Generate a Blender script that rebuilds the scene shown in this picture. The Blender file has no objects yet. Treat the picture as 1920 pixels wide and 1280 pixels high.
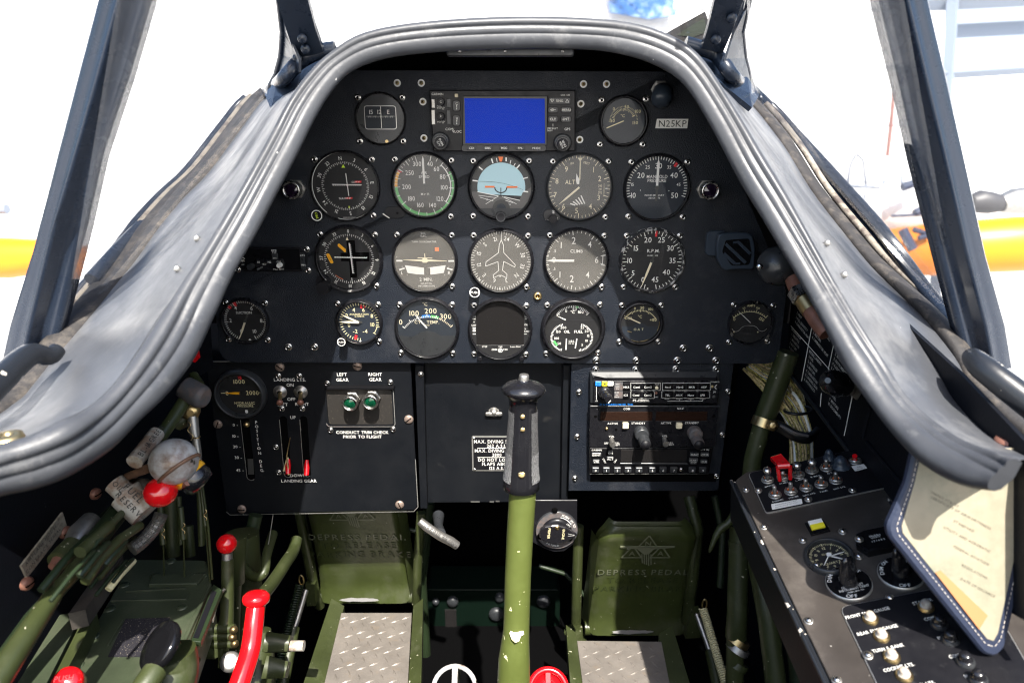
import bpy, math, random
from mathutils import Matrix, Vector
V = Vector
random.seed(7)
sc = bpy.context.scene
COL = sc.collection
rad = math.radians
PI = math.pi
# ---------------------------------------------------------------- camera, sky, sun, exposure
F = 1280.0                      # focal length in pixels of a 1920 wide picture (24 mm lens)
TH = rad(17.5)                  # the camera looks 17.5 deg down at the instrument panel
TILT = rad(12)                  # the parked tail-wheel aeroplane sits nose up
CAM = V((0, -0.883, 0))         # camera in the cockpit frame (panel is the plane y = 0)
EYE = 2.55                      # its height above the apron
FRAME = Matrix.Translation((0, 0, EYE)) @ Matrix.Rotation(TILT, 4, 'X')   # cockpit frame -> world
cd = bpy.data.cameras.new("camera"); cam = bpy.data.objects.new("camera", cd); COL.objects.link(cam)
cd.lens = 24; cd.sensor_width = 36; cd.clip_start = 0.02; cd.clip_end = 2000
cd.dof.use_dof = True; cd.dof.focus_distance = 0.885; cd.dof.aperture_fstop = 5.6
cam.matrix_basis = FRAME @ Matrix.Translation(CAM) @ Matrix.Rotation(PI / 2 - TH, 4, 'X')
sc.camera = cam
SUNV = V((0.20, -1.0, 1.45)).normalized()        # towards the sun, cockpit frame
SW = FRAME.to_3x3() @ SUNV
w = bpy.data.worlds.new("World"); sc.world = w; w.use_nodes = True
nt = w.node_tree; bg = nt.nodes["Background"]; sky = nt.nodes.new("ShaderNodeTexSky")
sky.sky_type = 'NISHITA'; sky.sun_disc = False
sky.sun_elevation = math.asin(SW.z); sky.sun_rotation = math.atan2(SW.x, SW.y)
sky.dust_density = 2.0; sky.air_density = 1.0
nt.links.new(sky.outputs[0], bg.inputs[0]); bg.inputs[1].default_value = 0.125
sl = bpy.data.lights.new("sun", 'SUN'); sl.energy = 4.6; sl.angle = rad(0.6); sl.color = (1, 0.95, 0.87)
so = bpy.data.objects.new("sun", sl); COL.objects.link(so); so.rotation_euler = SW.to_track_quat('Z', 'Y').to_euler()
sc.view_settings.view_transform = 'Standard'; sc.view_settings.look = 'None'
sc.view_settings.gamma = 1; sc.view_settings.exposure = 1.45
sc.cycles.filter_width = 1.15; sc.cycles.max_bounces = 7; sc.cycles.transparent_max_bounces = 12; sc.cycles.caustics_reflective = False
sc.cycles.sample_clamp_indirect = 6

# ---------------------------------------------------------------- pixels of the photograph -> points at real distances
CT, ST = math.cos(TH), math.sin(TH)
def ray(u, v):
    a, b = (u - 960) / F, (v - 640) / F
    return V((a, CT - ST * b, -(ST + CT * b)))
def pd(u, v, d): return CAM + ray(u, v) * d
def py(u, v, y):
    r = ray(u, v); return CAM + r * ((y - CAM.y) / r.y)
def px(u, v, x):
    r = ray(u, v); return CAM + r * (x / r.x)
def pz(u, v, z):
    r = ray(u, v); return CAM + r * (z / r.z)
class Fr:                       # a flat frame: origin, x axis, y axis, z towards the viewer
    def __init__(s, P, ex, ey):
        s.P = V(P); s.x = V(ex).normalized(); s.z = s.x.cross(V(ey)).normalized(); s.y = s.z.cross(s.x)
        s.M = Matrix.Translation(s.P) @ Matrix((s.x, s.y, s.z)).transposed().to_4x4()
    def at(s, u, v, h=0):
        r = ray(u, v); t = ((s.P - CAM).dot(s.z) + h) / r.dot(s.z); return CAM + r * t
    def l(s, u, v, h=0):
        d = s.at(u, v, h) - s.P; return d.dot(s.x), d.dot(s.y)
    def s_(s, u, v, h=0):
        return (s.at(u + 1, v, h) - s.at(u, v, h)).length
    def sub(s, u, v, h=0):
        p = s.at(u, v, h); return Fr(p, s.x, s.y)

# ---------------------------------------------------------------- materials
MATS = {}
def _n(nt, t): return nt.nodes.new(t)
def mat(name, col, rough=0.5, metal=0.0, spec=0.5, var=None, bump=None, chips=None, coat=0, dust=None, emit=0, rvar=0):
    """var=(scale, amount): brightness mottling; bump=(scale, strength[, detail]); chips=(scale, threshold, colour); dust=(scale, lo, hi, colour)"""
    m = bpy.data.materials.new(name); m.use_nodes = True; nt = m.node_tree
    b = nt.nodes["Principled BSDF"]; L = nt.links.new
    b.inputs["Base Color"].default_value = (*col, 1); b.inputs["Roughness"].default_value = rough
    b.inputs["Metallic"].default_value = metal; b.inputs["Specular IOR Level"].default_value = spec
    b.inputs["Coat Weight"].default_value = coat; b.inputs["Coat Roughness"].default_value = 0.08
    tc = _n(nt, "ShaderNodeTexCoord"); out = None
    rgb = _n(nt, "ShaderNodeRGB"); rgb.outputs[0].default_value = (*col, 1); out = rgb.outputs[0]
    def noise(sc_, det=4, r=0.6):
        t = _n(nt, "ShaderNodeTexNoise"); t.inputs["Scale"].default_value = sc_; t.inputs["Detail"].default_value = det
        t.inputs["Roughness"].default_value = r; L(tc.outputs["Object"], t.inputs["Vector"]); return t
    def ramp(src, lo, hi):
        r = _n(nt, "ShaderNodeMapRange"); r.inputs[1].default_value = lo; r.inputs[2].default_value = hi
        L(src, r.inputs[0]); return r.outputs[0]
    def mix(f, a, c):
        x = _n(nt, "ShaderNodeMix"); x.data_type = 'RGBA'; L(f, x.inputs[0]); L(a, x.inputs[6]); x.inputs[7].default_value = (*c, 1)
        return x.outputs[2]
    if var:
        t = noise(var[0], 5, 0.65); f = ramp(t.outputs[0], 0.3, 0.7)
        hs = _n(nt, "ShaderNodeHueSaturation"); L(out, hs.inputs["Color"])
        v = _n(nt, "ShaderNodeMapRange"); v.inputs[3].default_value = 1 - var[1]; v.inputs[4].default_value = 1 + var[1]; L(f, v.inputs[0])
        L(v.outputs[0], hs.inputs["Value"]); out = hs.outputs[0]
    if dust:
        t = noise(dust[0], 6, 0.7); out = mix(ramp(t.outputs[0], dust[1], dust[2]), out, dust[3])
    if chips:
        t = noise(chips[0], 3, 0.55); f = ramp(t.outputs[0], chips[1], chips[1] + 0.012); out = mix(f, out, chips[2])
    L(out, b.inputs["Base Color"])
    if rvar:
        t = noise(rvar[0], 5, 0.7); r = _n(nt, "ShaderNodeMapRange"); r.inputs[1].default_value = 0.35; r.inputs[2].default_value = 0.65
        r.inputs[3].default_value = rough - rvar[1]; r.inputs[4].default_value = rough + rvar[1]; L(t.outputs[0], r.inputs[0]); L(r.outputs[0], b.inputs["Roughness"])
    if bump:
        t = noise(bump[0], bump[2] if len(bump) > 2 else 2, 0.5); bp = _n(nt, "ShaderNodeBump"); bp.inputs["Strength"].default_value = bump[1]
        bp.inputs["Distance"].default_value = 0.001; L(t.outputs[0], bp.inputs["Height"]); L(bp.outputs[0], b.inputs["Normal"])
    if emit:
        b.inputs["Emission Color"].default_value = (*col, 1); b.inputs["Emission Strength"].default_value = emit
    MATS[name] = m; return m
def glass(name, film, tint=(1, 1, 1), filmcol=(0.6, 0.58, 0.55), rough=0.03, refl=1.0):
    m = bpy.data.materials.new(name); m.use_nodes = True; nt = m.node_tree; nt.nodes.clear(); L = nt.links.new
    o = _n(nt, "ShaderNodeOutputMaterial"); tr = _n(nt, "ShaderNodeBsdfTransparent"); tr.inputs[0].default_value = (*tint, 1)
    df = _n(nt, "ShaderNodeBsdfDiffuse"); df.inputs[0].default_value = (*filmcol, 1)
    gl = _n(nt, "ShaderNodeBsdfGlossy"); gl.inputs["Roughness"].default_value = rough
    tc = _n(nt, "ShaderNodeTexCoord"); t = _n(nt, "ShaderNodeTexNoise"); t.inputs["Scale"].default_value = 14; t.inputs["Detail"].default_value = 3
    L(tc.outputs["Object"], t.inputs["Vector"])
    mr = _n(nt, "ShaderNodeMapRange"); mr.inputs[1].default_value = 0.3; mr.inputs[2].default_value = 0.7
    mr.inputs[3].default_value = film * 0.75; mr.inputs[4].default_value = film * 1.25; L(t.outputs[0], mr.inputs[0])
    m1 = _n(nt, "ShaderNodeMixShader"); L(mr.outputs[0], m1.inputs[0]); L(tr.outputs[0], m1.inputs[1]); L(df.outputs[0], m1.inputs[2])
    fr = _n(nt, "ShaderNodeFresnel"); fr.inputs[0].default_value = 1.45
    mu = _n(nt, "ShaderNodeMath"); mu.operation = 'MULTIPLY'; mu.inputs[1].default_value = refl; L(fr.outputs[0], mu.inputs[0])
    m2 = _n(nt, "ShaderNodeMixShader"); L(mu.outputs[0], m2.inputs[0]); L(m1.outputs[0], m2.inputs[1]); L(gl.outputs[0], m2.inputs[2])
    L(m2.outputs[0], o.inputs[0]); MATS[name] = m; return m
PB = (0.011, 0.012, 0.015)
mat('crinkle', (0.0062, 0.0092, 0.0155), 0.46, spec=0.38, bump=(700, 0.9, 3), dust=(17, 0.52, 0.78, (0.034, 0.036, 0.042)), rvar=(6, 0.10), chips=(420, 0.745, (0.22, 0.22, 0.22)))  # the sky's veiling flare is put into this black as blue
mat('panel_black', (0.0042, 0.0052, 0.0072), 0.5, spec=0.25, bump=(1100, 0.25), rvar=(9, 0.12), dust=(22, 0.62, 0.9, (0.04, 0.038, 0.035)), chips=(260, 0.76, (0.3, 0.29, 0.27)))
mat('satin_black', (0.008, 0.008, 0.010), 0.38, spec=0.25, rvar=(60, 0.1), dust=(90, 0.6, 0.9, (0.05, 0.05, 0.05)))
mat('gloss_black', (0.006, 0.006, 0.007), 0.15, spec=0.35, coat=0.1, rvar=(40, 0.06))
mat('matt_black', (0.004, 0.004, 0.005), 0.8, spec=0.1)
mat('dial_black', (0.008, 0.008, 0.009), 0.6)
mat('dial_navy', (0.010, 0.016, 0.026), 0.6)
mat('dial_grey', (0.040, 0.040, 0.038), 0.6)  # as a dial face it paints part of the reflected sheen on black dials
mat('bezel', (0.009, 0.009, 0.011), 0.3, spec=0.35, rvar=(90, 0.12), chips=(300, 0.74, (0.3, 0.29, 0.28)))
mat('bezel_worn', (0.02, 0.02, 0.022), 0.35, chips=(160, 0.56, (0.42, 0.41, 0.39)))
mat('bezel_grey', (0.026, 0.028, 0.031), 0.35, rvar=(60, 0.1))
mat('white', (0.80, 0.79, 0.75), 0.5)
mat('cream', (0.78, 0.70, 0.50), 0.5)
mat('lume', (0.80, 0.72, 0.42), 0.5)
mat('yellow', (0.85, 0.75, 0.03), 0.45)
mat('amber', (0.90, 0.42, 0.01), 0.45)
mat('lime', (0.65, 0.85, 0.05), 0.45)
mat('green_paint', (0.10, 0.50, 0.13), 0.5)
mat('red_paint', (0.75, 0.02, 0.03), 0.45)
mat('orange_paint', (0.85, 0.18, 0.03), 0.45)
mat('blue_paint', (0.02, 0.22, 0.75), 0.4)
mat('sky_face', (0.42, 0.62, 0.68), 0.55)
mat('ground_face', (0.10, 0.095, 0.09), 0.55)
mat('blue_screen', (0.0006, 0.016, 0.22), 0.12, spec=0.04, emit=0.42)
mat('dark_screen', (0.015, 0.014, 0.014), 0.06, coat=0.3)
mat('amber_screen', (0.020, 0.010, 0.007), 0.12)
mat('lens_dark', (0.012, 0.006, 0.016), 0.08, coat=1)
mat('lens_green', (0.002, 0.045, 0.020), 0.1, coat=1, var=(300, 0.4))
mat('steel', (0.62, 0.60, 0.57), 0.28, 1.0, rvar=(200, 0.12))
mat('chrome', (0.75, 0.74, 0.72), 0.15, 1.0, rvar=(120, 0.08))
mat('dull_metal', (0.42, 0.41, 0.39), 0.42, 0.9, dust=(60, 0.5, 0.8, (0.22, 0.20, 0.17)))
mat('brass', (0.60, 0.45, 0.22), 0.35, 1.0)
mat('rust_screw', (0.30, 0.20, 0.155), 0.5, 0.6, dust=(500, 0.4, 0.7, (0.36, 0.33, 0.30)))
mat('alu_edge', (0.62, 0.61, 0.58), 0.35, 0.8)
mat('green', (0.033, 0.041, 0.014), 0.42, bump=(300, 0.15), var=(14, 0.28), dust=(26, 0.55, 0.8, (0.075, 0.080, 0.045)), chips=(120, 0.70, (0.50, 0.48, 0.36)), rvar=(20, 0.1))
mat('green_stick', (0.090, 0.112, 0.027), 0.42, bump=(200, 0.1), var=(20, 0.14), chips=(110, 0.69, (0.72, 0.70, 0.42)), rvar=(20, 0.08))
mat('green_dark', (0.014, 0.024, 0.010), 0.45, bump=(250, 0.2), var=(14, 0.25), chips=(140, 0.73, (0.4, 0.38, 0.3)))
mat('green_tray', (0.034, 0.044, 0.025), 0.45, bump=(300, 0.2), var=(9, 0.4), chips=(150, 0.73, (0.16, 0.16, 0.12)), dust=(12, 0.5, 0.8, (0.07, 0.075, 0.05)))
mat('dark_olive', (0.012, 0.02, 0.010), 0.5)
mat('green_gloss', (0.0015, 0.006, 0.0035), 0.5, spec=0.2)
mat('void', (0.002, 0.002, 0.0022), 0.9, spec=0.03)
mat('recess', (0.017, 0.015, 0.013), 0.6, dust=(300, 0.6, 0.7, (0.12, 0.10, 0.08)))
mat('skin_black', (0.004, 0.005, 0.008), 0.5, spec=0.2, bump=(300, 0.2), chips=(60, 0.76, (0.15, 0.15, 0.16)))
mat('rim', (0.050, 0.053, 0.060), 0.44, spec=0.45, bump=(120, 0.3, 5), var=(7, 0.25), rvar=(14, 0.12), dust=(30, 0.58, 0.85, (0.17, 0.17, 0.17)), chips=(90, 0.755, (0.6, 0.6, 0.58)))
mat('shelf', (0.070, 0.074, 0.083), 0.40, bump=(60, 0.2, 4), var=(5, 0.22), rvar=(9, 0.12), dust=(13, 0.5, 0.8, (0.17, 0.17, 0.17)), chips=(80, 0.765, (0.6, 0.58, 0.55)))
mat('seal', (0.022, 0.020, 0.020), 0.75, bump=(150, 0.9, 4), dust=(50, 0.5, 0.75, (0.10, 0.085, 0.07)))
mat('sealant', (0.26, 0.23, 0.19), 0.7, bump=(120, 1.0, 4), dust=(45, 0.5, 0.62, (0.10, 0.08, 0.07)))
mat('frame_flare_black', (0.012, 0.019, 0.034), 0.27, rvar=(25, 0.1), bump=(90, 0.08), chips=(45, 0.78, (0.5, 0.47, 0.42)))  # black paint with the blue of lens flare and sky mixed into it
mat('frame_worn', (0.012, 0.014, 0.018), 0.35, bump=(90, 0.3), chips=(60, 0.64, (0.55, 0.50, 0.43)))
mat('red_gloss', (0.66, 0.005, 0.009), 0.16, dust=(70, 0.62, 0.75, (0.30, 0.02, 0.02)), chips=(130, 0.74, (0.25, 0.10, 0.08)), coat=0.8, rvar=(40, 0.05), bump=(120, 0.06))
mat('white_ball', (0.42, 0.42, 0.42), 0.3, dust=(30, 0.44, 0.66, (0.15, 0.09, 0.055)), bump=(60, 0.15), chips=(60, 0.70, (0.03, 0.025, 0.02)), coat=0.2)
mat('brown_wear', (0.14, 0.075, 0.045), 0.5, var=(60, 0.4))
mat('yellow_gloss', (0.85, 0.42, 0.02), 0.25, coat=0.4)
mat('bakelite', (0.010, 0.010, 0.012), 0.22, coat=0.4, rvar=(50, 0.08))
mat('knurl', (0.02, 0.02, 0.022), 0.4, dust=(900, 0.45, 0.55, (0.10, 0.10, 0.10)))
mat('rubber_grey', (0.075, 0.075, 0.08), 0.6, bump=(200, 0.5, 4), dust=(90, 0.45, 0.75, (0.16, 0.11, 0.09)))
mat('plastic_blue', (0.030, 0.042, 0.060), 0.35)
mat('console', (0.050, 0.043, 0.038), 0.40, metal=0.15, bump=(240, 0.12), var=(8, 0.3), rvar=(14, 0.1), dust=(10, 0.5, 0.8, (0.13, 0.115, 0.10)), chips=(170, 0.745, (0.35, 0.33, 0.3)))
mat('tread', (0.19, 0.17, 0.15), 0.5, 0.3, var=(18, 0.25), dust=(40, 0.55, 0.8, (0.22, 0.17, 0.12)), bump=(300, 0.3))
mat('pedal_worn', (0.13, 0.14, 0.09), 0.4)
mat('bare_metal', (0.62, 0.61, 0.60), 0.45, 0.2)
mat('pedal', (0.038, 0.049, 0.014), 0.40, bump=(200, 0.12), var=(12, 0.25), dust=(20, 0.52, 0.75, (0.060, 0.068, 0.035)), rvar=(20, 0.1), chips=(110, 0.715, (0.35, 0.35, 0.28)))
mat('leather_navy', (0.018, 0.025, 0.050), 0.5, bump=(260, 0.5, 4))
mat('thread', (0.55, 0.50, 0.45), 0.8)
mat('paper', (0.31, 0.275, 0.20), 0.6, bump=(18, 0.9, 3), var=(12, 0.2), dust=(14, 0.42, 0.62, (0.20, 0.20, 0.145)))
mat('paper_orange', (0.42, 0.19, 0.08), 0.6)
mat('paper_ink', (0.10, 0.085, 0.06), 0.7)
mat('tape', (0.45, 0.43, 0.38), 0.5, dust=(60, 0.42, 0.6, (0.25, 0.17, 0.12)))
mat('ink', (0.03, 0.028, 0.026), 0.6)
mat('plate_tan', (0.34, 0.30, 0.23), 0.5, 0.3, dust=(180, 0.45, 0.7, (0.16, 0.12, 0.09)))
mat('wire_tan', (0.62, 0.48, 0.24), 0.45, dust=(220, 0.5, 0.62, (0.10, 0.08, 0.04)))
mat('wire_white', (0.80, 0.80, 0.76), 0.4)
mat('wire_yellow', (0.55, 0.48, 0.14), 0.45, dust=(250, 0.45, 0.6, (0.12, 0.10, 0.03)))
mat('wire_dark', (0.26, 0.22, 0.10), 0.45)
mat('tie_black', (0.01, 0.01, 0.012), 0.35)
mat('copper', (0.22, 0.10, 0.07), 0.5, 0.3, var=(60, 0.25))
mat('velcro', (0.009, 0.008, 0.013), 0.9, bump=(1400, 1.0, 2), chips=(700, 0.66, (0.42, 0.36, 0.28)))
mat('wing_white', (0.80, 0.80, 0.80), 0.4)
mat('wing_yellow', (0.70, 0.21, 0.003), 0.4, var=(0.8, 0.05))
mat('marking_navy', (0.03, 0.045, 0.09), 0.5)
mat('hangar_white', (0.80, 0.80, 0.80), 0.6)
mat('hangar_pale', (0.62, 0.64, 0.68), 0.6)
mat('hangar_steel', (0.22, 0.26, 0.32), 0.5, 0.2)
mat('apron', (0.60, 0.59, 0.57), 0.8, var=(0.4, 0.06), bump=(20, 0.2))
mat('denim', (0.03, 0.13, 0.38), 0.8, dust=(1.2, 0.48, 0.62, (0.35, 0.50, 0.68)))
mat('blade', (0.05, 0.05, 0.055), 0.5)
mat('wood_pole', (0.22, 0.07, 0.05), 0.6)
glass('glass_clear', 0.002, refl=0.22)
glass('glass_sheen', 0.125, filmcol=(0.55, 0.52, 0.47), refl=0.7)  # pale film paints in the grey sheen reflected by the middle dials
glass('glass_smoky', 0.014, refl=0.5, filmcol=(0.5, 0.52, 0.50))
glass('glass_smudged', 0.003, filmcol=(0.3, 0.4, 0.6), refl=0.12)
glass('pane', 0.0, refl=0.5)

# ---------------------------------------------------------------- glyphs of the built-in font, as flat meshes
GL = {}
def load_glyphs():
    chars = "ABCDEFGHIJKLMNOPQRSTUVWXYZabcdefghijklmnopqrstuvwxyz0123456789.,-+/:&°%<>()'"
    obs = []
    for wt, off in (('r', 0.0), ('b', 0.005)):
        for ch in chars:
            cu = bpy.data.curves.new("g", 'FONT'); cu.body = ch; cu.resolution_u = 2; cu.offset = off; cu.fill_mode = 'FRONT'
            ob = bpy.data.objects.new("g", cu); COL.objects.link(ob); obs.append((wt, ch, ob, cu))
    dg = bpy.context.evaluated_depsgraph_get(); dg.update()
    for wt, ch, ob, cu in obs:
        me = bpy.data.meshes.new_from_object(ob.evaluated_get(dg))
        vs = [(a.co.x, a.co.y) for a in me.vertices]; fs = [tuple(p.vertices) for p in me.polygons]
        GL[wt, ch] = (vs, fs); bpy.data.meshes.remove(me)
    for wt, ch, ob, cu in obs:
        bpy.data.objects.remove(ob); bpy.data.curves.remove(cu)
    for wt in 'rb':
        H = max(y for x, y in GL[wt, 'H'][0])
        for ch in chars:
            vs, fs = GL[wt, ch]
            if not vs: GL[wt, ch] = ([], [], 0.4); continue
            x0 = min(x for x, y in vs); x1 = max(x for x, y in vs)
            GL[wt, ch] = ([((x - x0) / H, y / H) for x, y in vs], fs, (x1 - x0) / H)
load_glyphs()

# ---------------------------------------------------------------- mesh builder
def rr(w_, h, r, n=4, cx=0, cy=0):
    r = min(r, w_ / 2 - 1e-6, h / 2 - 1e-6); o = []
    for k, (sx, sy) in enumerate(((1, 1), (-1, 1), (-1, -1), (1, -1))):
        for i in range(n + 1):
            a = PI / 2 * (k + i / n); o.append((cx + sx * (w_ / 2 - r) + r * math.cos(a), cy + sy * (h / 2 - r) + r * math.sin(a)))
    return o
def circ(r, n=24, cx=0, cy=0): return [(cx + r * math.cos(2 * PI * i / n), cy + r * math.sin(2 * PI * i / n)) for i in range(n)]
def inset(o, d):
    n = len(o); res = []
    for i in range(n):
        a, b, c = V(o[i - 1]), V(o[i]), V(o[(i + 1) % n])
        e1 = (b - a); e2 = (c - b)
        if e1.length < 1e-9: e1 = e2
        if e2.length < 1e-9: e2 = e1
        n1 = V((-e1.y, e1.x)).normalized(); n2 = V((-e2.y, e2.x)).normalized(); m = n1 + n2
        if m.length < 1e-6: m = n1
        m.normalize(); k = d / max(0.35, m.dot(n1)); res.append((b.x + m.x * k, b.y + m.y * k))
    return res
class MB:
    def __init__(s, M=None): s.v = []; s.f = []; s.M = M.copy() if M else Matrix.Identity(4); s.sm = False; s.m = None
    def add(s, vs, fs, m=None, sm=None):
        b = len(s.v); s.v += [s.M @ V(p) for p in vs]; m = m or s.m; sm = s.sm if sm is None else sm
        s.f += [(tuple(b + i for i in f), m, sm) for f in fs]
    def poly(s, o, z, m=None): s.add([(x, y, z) for x, y in o], [tuple(range(len(o)))], m)
    def prism(s, o, z0, z1, m=None, c=0, sm=False, mt=None):
        n = len(o); rings = [(o, z0), (o, z1 - c)] if c else [(o, z0), (o, z1)]
        if c: rings.append((inset(o, c), z1))
        vs = [(x, y, z) for q, z in rings for x, y in q]; k = len(rings)
        fs = [(j * n + i, j * n + (i + 1) % n, (j + 1) * n + (i + 1) % n, (j + 1) * n + i) for j in range(k - 1) for i in range(n)]
        s.add(vs, fs, m, sm); s.add(vs[-n:], [tuple(range(n))], mt or m, False); s.add(vs[:n], [tuple(reversed(range(n)))], m, False)
    def box(s, x0, x1, y0, y1, z0, z1, m=None, c=0): s.prism([(x1, y0), (x1, y1), (x0, y1), (x0, y0)], z0, z1, m, c)
    def lathe(s, prof, n=24, m=None, sm=True, caps=True, sx=1, sy=1):
        vs = [(r * sx * math.cos(2 * PI * i / n), r * sy * math.sin(2 * PI * i / n), z) for r, z in prof for i in range(n)]
        fs = [(j * n + i, j * n + (i + 1) % n, (j + 1) * n + (i + 1) % n, (j + 1) * n + i) for j in range(len(prof) - 1) for i in range(n)]
        s.add(vs, fs, m, sm)
        if caps:
            if prof[-1][0] > 1e-6: s.add(vs[-n:], [tuple(range(n))], m, False)
            if prof[0][0] > 1e-6: s.add(vs[:n], [tuple(reversed(range(n)))], m, False)
    def ball(s, r, m=None, n=24, sz=1): s.lathe([(r * math.sin(PI * i / 12), -r * sz * math.cos(PI * i / 12)) for i in range(13)], n, m)
    def tube(s, P, R, n=12, m=None, sm=True, cap=True, prof=None, up=None):
        P = [V(p) for p in P]; R = R if isinstance(R, (list, tuple)) else [R] * len(P); vs = []; T0 = None; N = None
        for i, p in enumerate(P):
            T = (P[min(i + 1, len(P) - 1)] - P[max(i - 1, 0)]).normalized()
            if N is None:
                N = (V(up) if up else (V((0, 0, 1)) if abs(T.z) < 0.9 else V((1, 0, 0)))); N = (N - T * N.dot(T)).normalized()
            else: N = (N - T * N.dot(T)).normalized()
            B = T.cross(N)
            if prof: vs += [p + (N * b + B * a) * R[i] for a, b in prof]
            else: vs += [p + (N * math.cos(2 * PI * k / n) + B * math.sin(2 * PI * k / n)) * R[i] for k in range(n)]
        if prof: n = len(prof)
        fs = [(j * n + i, j * n + (i + 1) % n, (j + 1) * n + (i + 1) % n, (j + 1) * n + i) for j in range(len(P) - 1) for i in range(n)]
        s.add(vs, fs, m, sm)
        if cap: s.add(vs[:n], [tuple(reversed(range(n)))], m, False); s.add(vs[-n:], [tuple(range(n))], m, False)
    def ring(s, r0, r1, a0, a1, z, m=None, n=None):      # clock angles, flat
        n = n or max(2, int(abs(a1 - a0) / 6)); vs = []
        for i in range(n + 1):
            a = rad(a0 + (a1 - a0) * i / n); vs += [(r0 * math.sin(a), r0 * math.cos(a), z), (r1 * math.sin(a), r1 * math.cos(a), z)]
        s.add(vs, [(2 * i, 2 * i + 2, 2 * i + 3, 2 * i + 1) for i in range(n)], m)
    def bar(s, x0, y0, x1, y1, w_, z, m=None, w1=None):
        d = V((x1 - x0, y1 - y0)); 
        if d.length < 1e-9: return
        d.normalize(); a = V((-d.y, d.x)) * w_ / 2; b = V((-d.y, d.x)) * (w_ if w1 is None else w1) / 2
        s.add([(x0 - a.x, y0 - a.y, z), (x1 - b.x, y1 - b.y, z), (x1 + b.x, y1 + b.y, z), (x0 + a.x, y0 + a.y, z)], [(0, 1, 2, 3)], m)
    def text(s, t, x, y, h, z=0, m=None, rot=0, al='c', bold=False, sx=1.0, gap=0.16, va='c'):
        wt = 'b' if bold else 'r'; W = 0; L = []
        for ch in t:
            if ch == ' ' or (wt, ch) not in GL: W += 0.5; continue
            g = GL[wt, ch]; L.append((W, g)); W += g[2] + gap
        W -= gap; ca, sa = math.cos(rad(rot)), math.sin(rad(rot)); ox = {'c': -W / 2, 'l': 0, 'r': -W}[al]; oy = -0.5 if va == 'c' else 0
        for dx, g in L:
            vs = []
            for a, b in g[0]:
                a = (a + dx + ox) * h * sx; b = (b + oy) * h; vs.append((x + a * ca - b * sa, y + a * sa + b * ca, z))
            s.add(vs, g[1], m or s.m)
    def build(s, name, parent=None, root=None):
        """one mesh object; parent may be a root or a part"""
        inv = ROOTM[parent.name].inverted() if parent else Matrix.Identity(4)
        me = bpy.data.meshes.new(name); me.from_pydata([inv @ p for p in s.v], [], [f[0] for f in s.f])
        names = []
        for f in s.f:
            if f[1] not in names: names.append(f[1])
        for nm in names: me.materials.append(MATS[nm])
        ix = {nm: i for i, nm in enumerate(names)}
        me.polygons.foreach_set("material_index", [ix[f[1]] for f in s.f]); me.polygons.foreach_set("use_smooth", [f[2] for f in s.f])
        me.update(); o = bpy.data.objects.new(name, me); COL.objects.link(o)
        if parent: o.parent = parent; ROOTM[o.name] = ROOTM[parent.name]
        return o
ROOTM = {}
WORLD = set()
def thing(name, label, cat, at=(0, 0, 0), group=None, world=False, M=None):
    o = bpy.data.objects.new(name, None); COL.objects.link(o); o.empty_display_size = 0.01
    m = M.copy() if M else Matrix.Translation(V(at)); o.matrix_basis = m; ROOTM[o.name] = m
    o["label"] = label; o["category"] = cat
    if group: o["group"] = group
    if world: WORLD.add(o.name)
    return o
def structure(mb, name, world=False):
    o = mb.build(name); o["kind"] = "structure"
    if world: WORLD.add(o.name)
    return o
def copy_part(src, parent, M):          # M: world placement of a mesh built round the origin
    c = src.copy(); COL.objects.link(c); c.parent = parent; c.matrix_basis = ROOTM[parent.name].inverted() @ M; ROOTM[c.name] = M; return c
PROTO = {}
def inst(key, maker, name, parent, M):
    """a small repeated part: the mesh is made once, at the origin, and shared"""
    if key not in PROTO:
        mb = MB(); maker(mb); o = mb.build(name); PROTO[key] = o.data; bpy.data.objects.remove(o)
    o = bpy.data.objects.new(name, PROTO[key]); COL.objects.link(o); o.parent = parent
    o.matrix_basis = ROOTM[parent.name].inverted() @ M; ROOTM[o.name] = M; return o
def frame_at(p, z, up=(0, 0, 1)):
    z = V(z).normalized(); x = V(up).cross(z)
    if x.length < 1e-4: x = V((1, 0, 0))
    x.normalize(); y = z.cross(x); return Matrix.Translation(V(p)) @ Matrix((x, y, z)).transposed().to_4x4()

def k_cap(mb):                           # socket cap screw on a washer
    mb.lathe([(0.0042, 0), (0.0042, 0.0008), (0.0026, 0.0009)], 16, 'steel', caps=False)
    mb.lathe([(0.0029, 0.0006), (0.0030, 0.0030), (0.0026, 0.0036), (0.0015, 0.0036), (0.0014, 0.0026)], 14, 'chrome', caps=False)
    mb.poly(circ(0.0014, 6), 0.0025, 'void')
def k_cap_big(mb):
    mb.lathe([(0.0052, 0), (0.0052, 0.001), (0.0032, 0.0011)], 18, 'steel', caps=False)
    mb.lathe([(0.0036, 0.001), (0.0037, 0.0052), (0.0031, 0.006), (0.0018, 0.006), (0.0017, 0.0045)], 16, 'chrome', caps=False)
    mb.poly(circ(0.0017, 6), 0.0044, 'void')
def k_flush(mb):                         # pale ring round a dark flush screw
    mb.ring(0.0024, 0.0044, 0, 360, 0.0006, 'white', 18); mb.lathe([(0.0024, 0.0004), (0.0020, 0.0022), (0.0, 0.0026)], 14, 'brass'); mb.poly(circ(0.0008, 6), 0.0028, 'void')
def slot_screw(r, h, m, sl='void'):
    def k(mb):
        mb.lathe([(r, 0), (r * 0.97, h * 0.5), (r * 0.7, h * 0.85), (0, h)], 18, m); mb.box(-r * 0.75, r * 0.75, -r * 0.10, r * 0.10, h * 0.3, h + 0.0001, sl)
    return k
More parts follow.
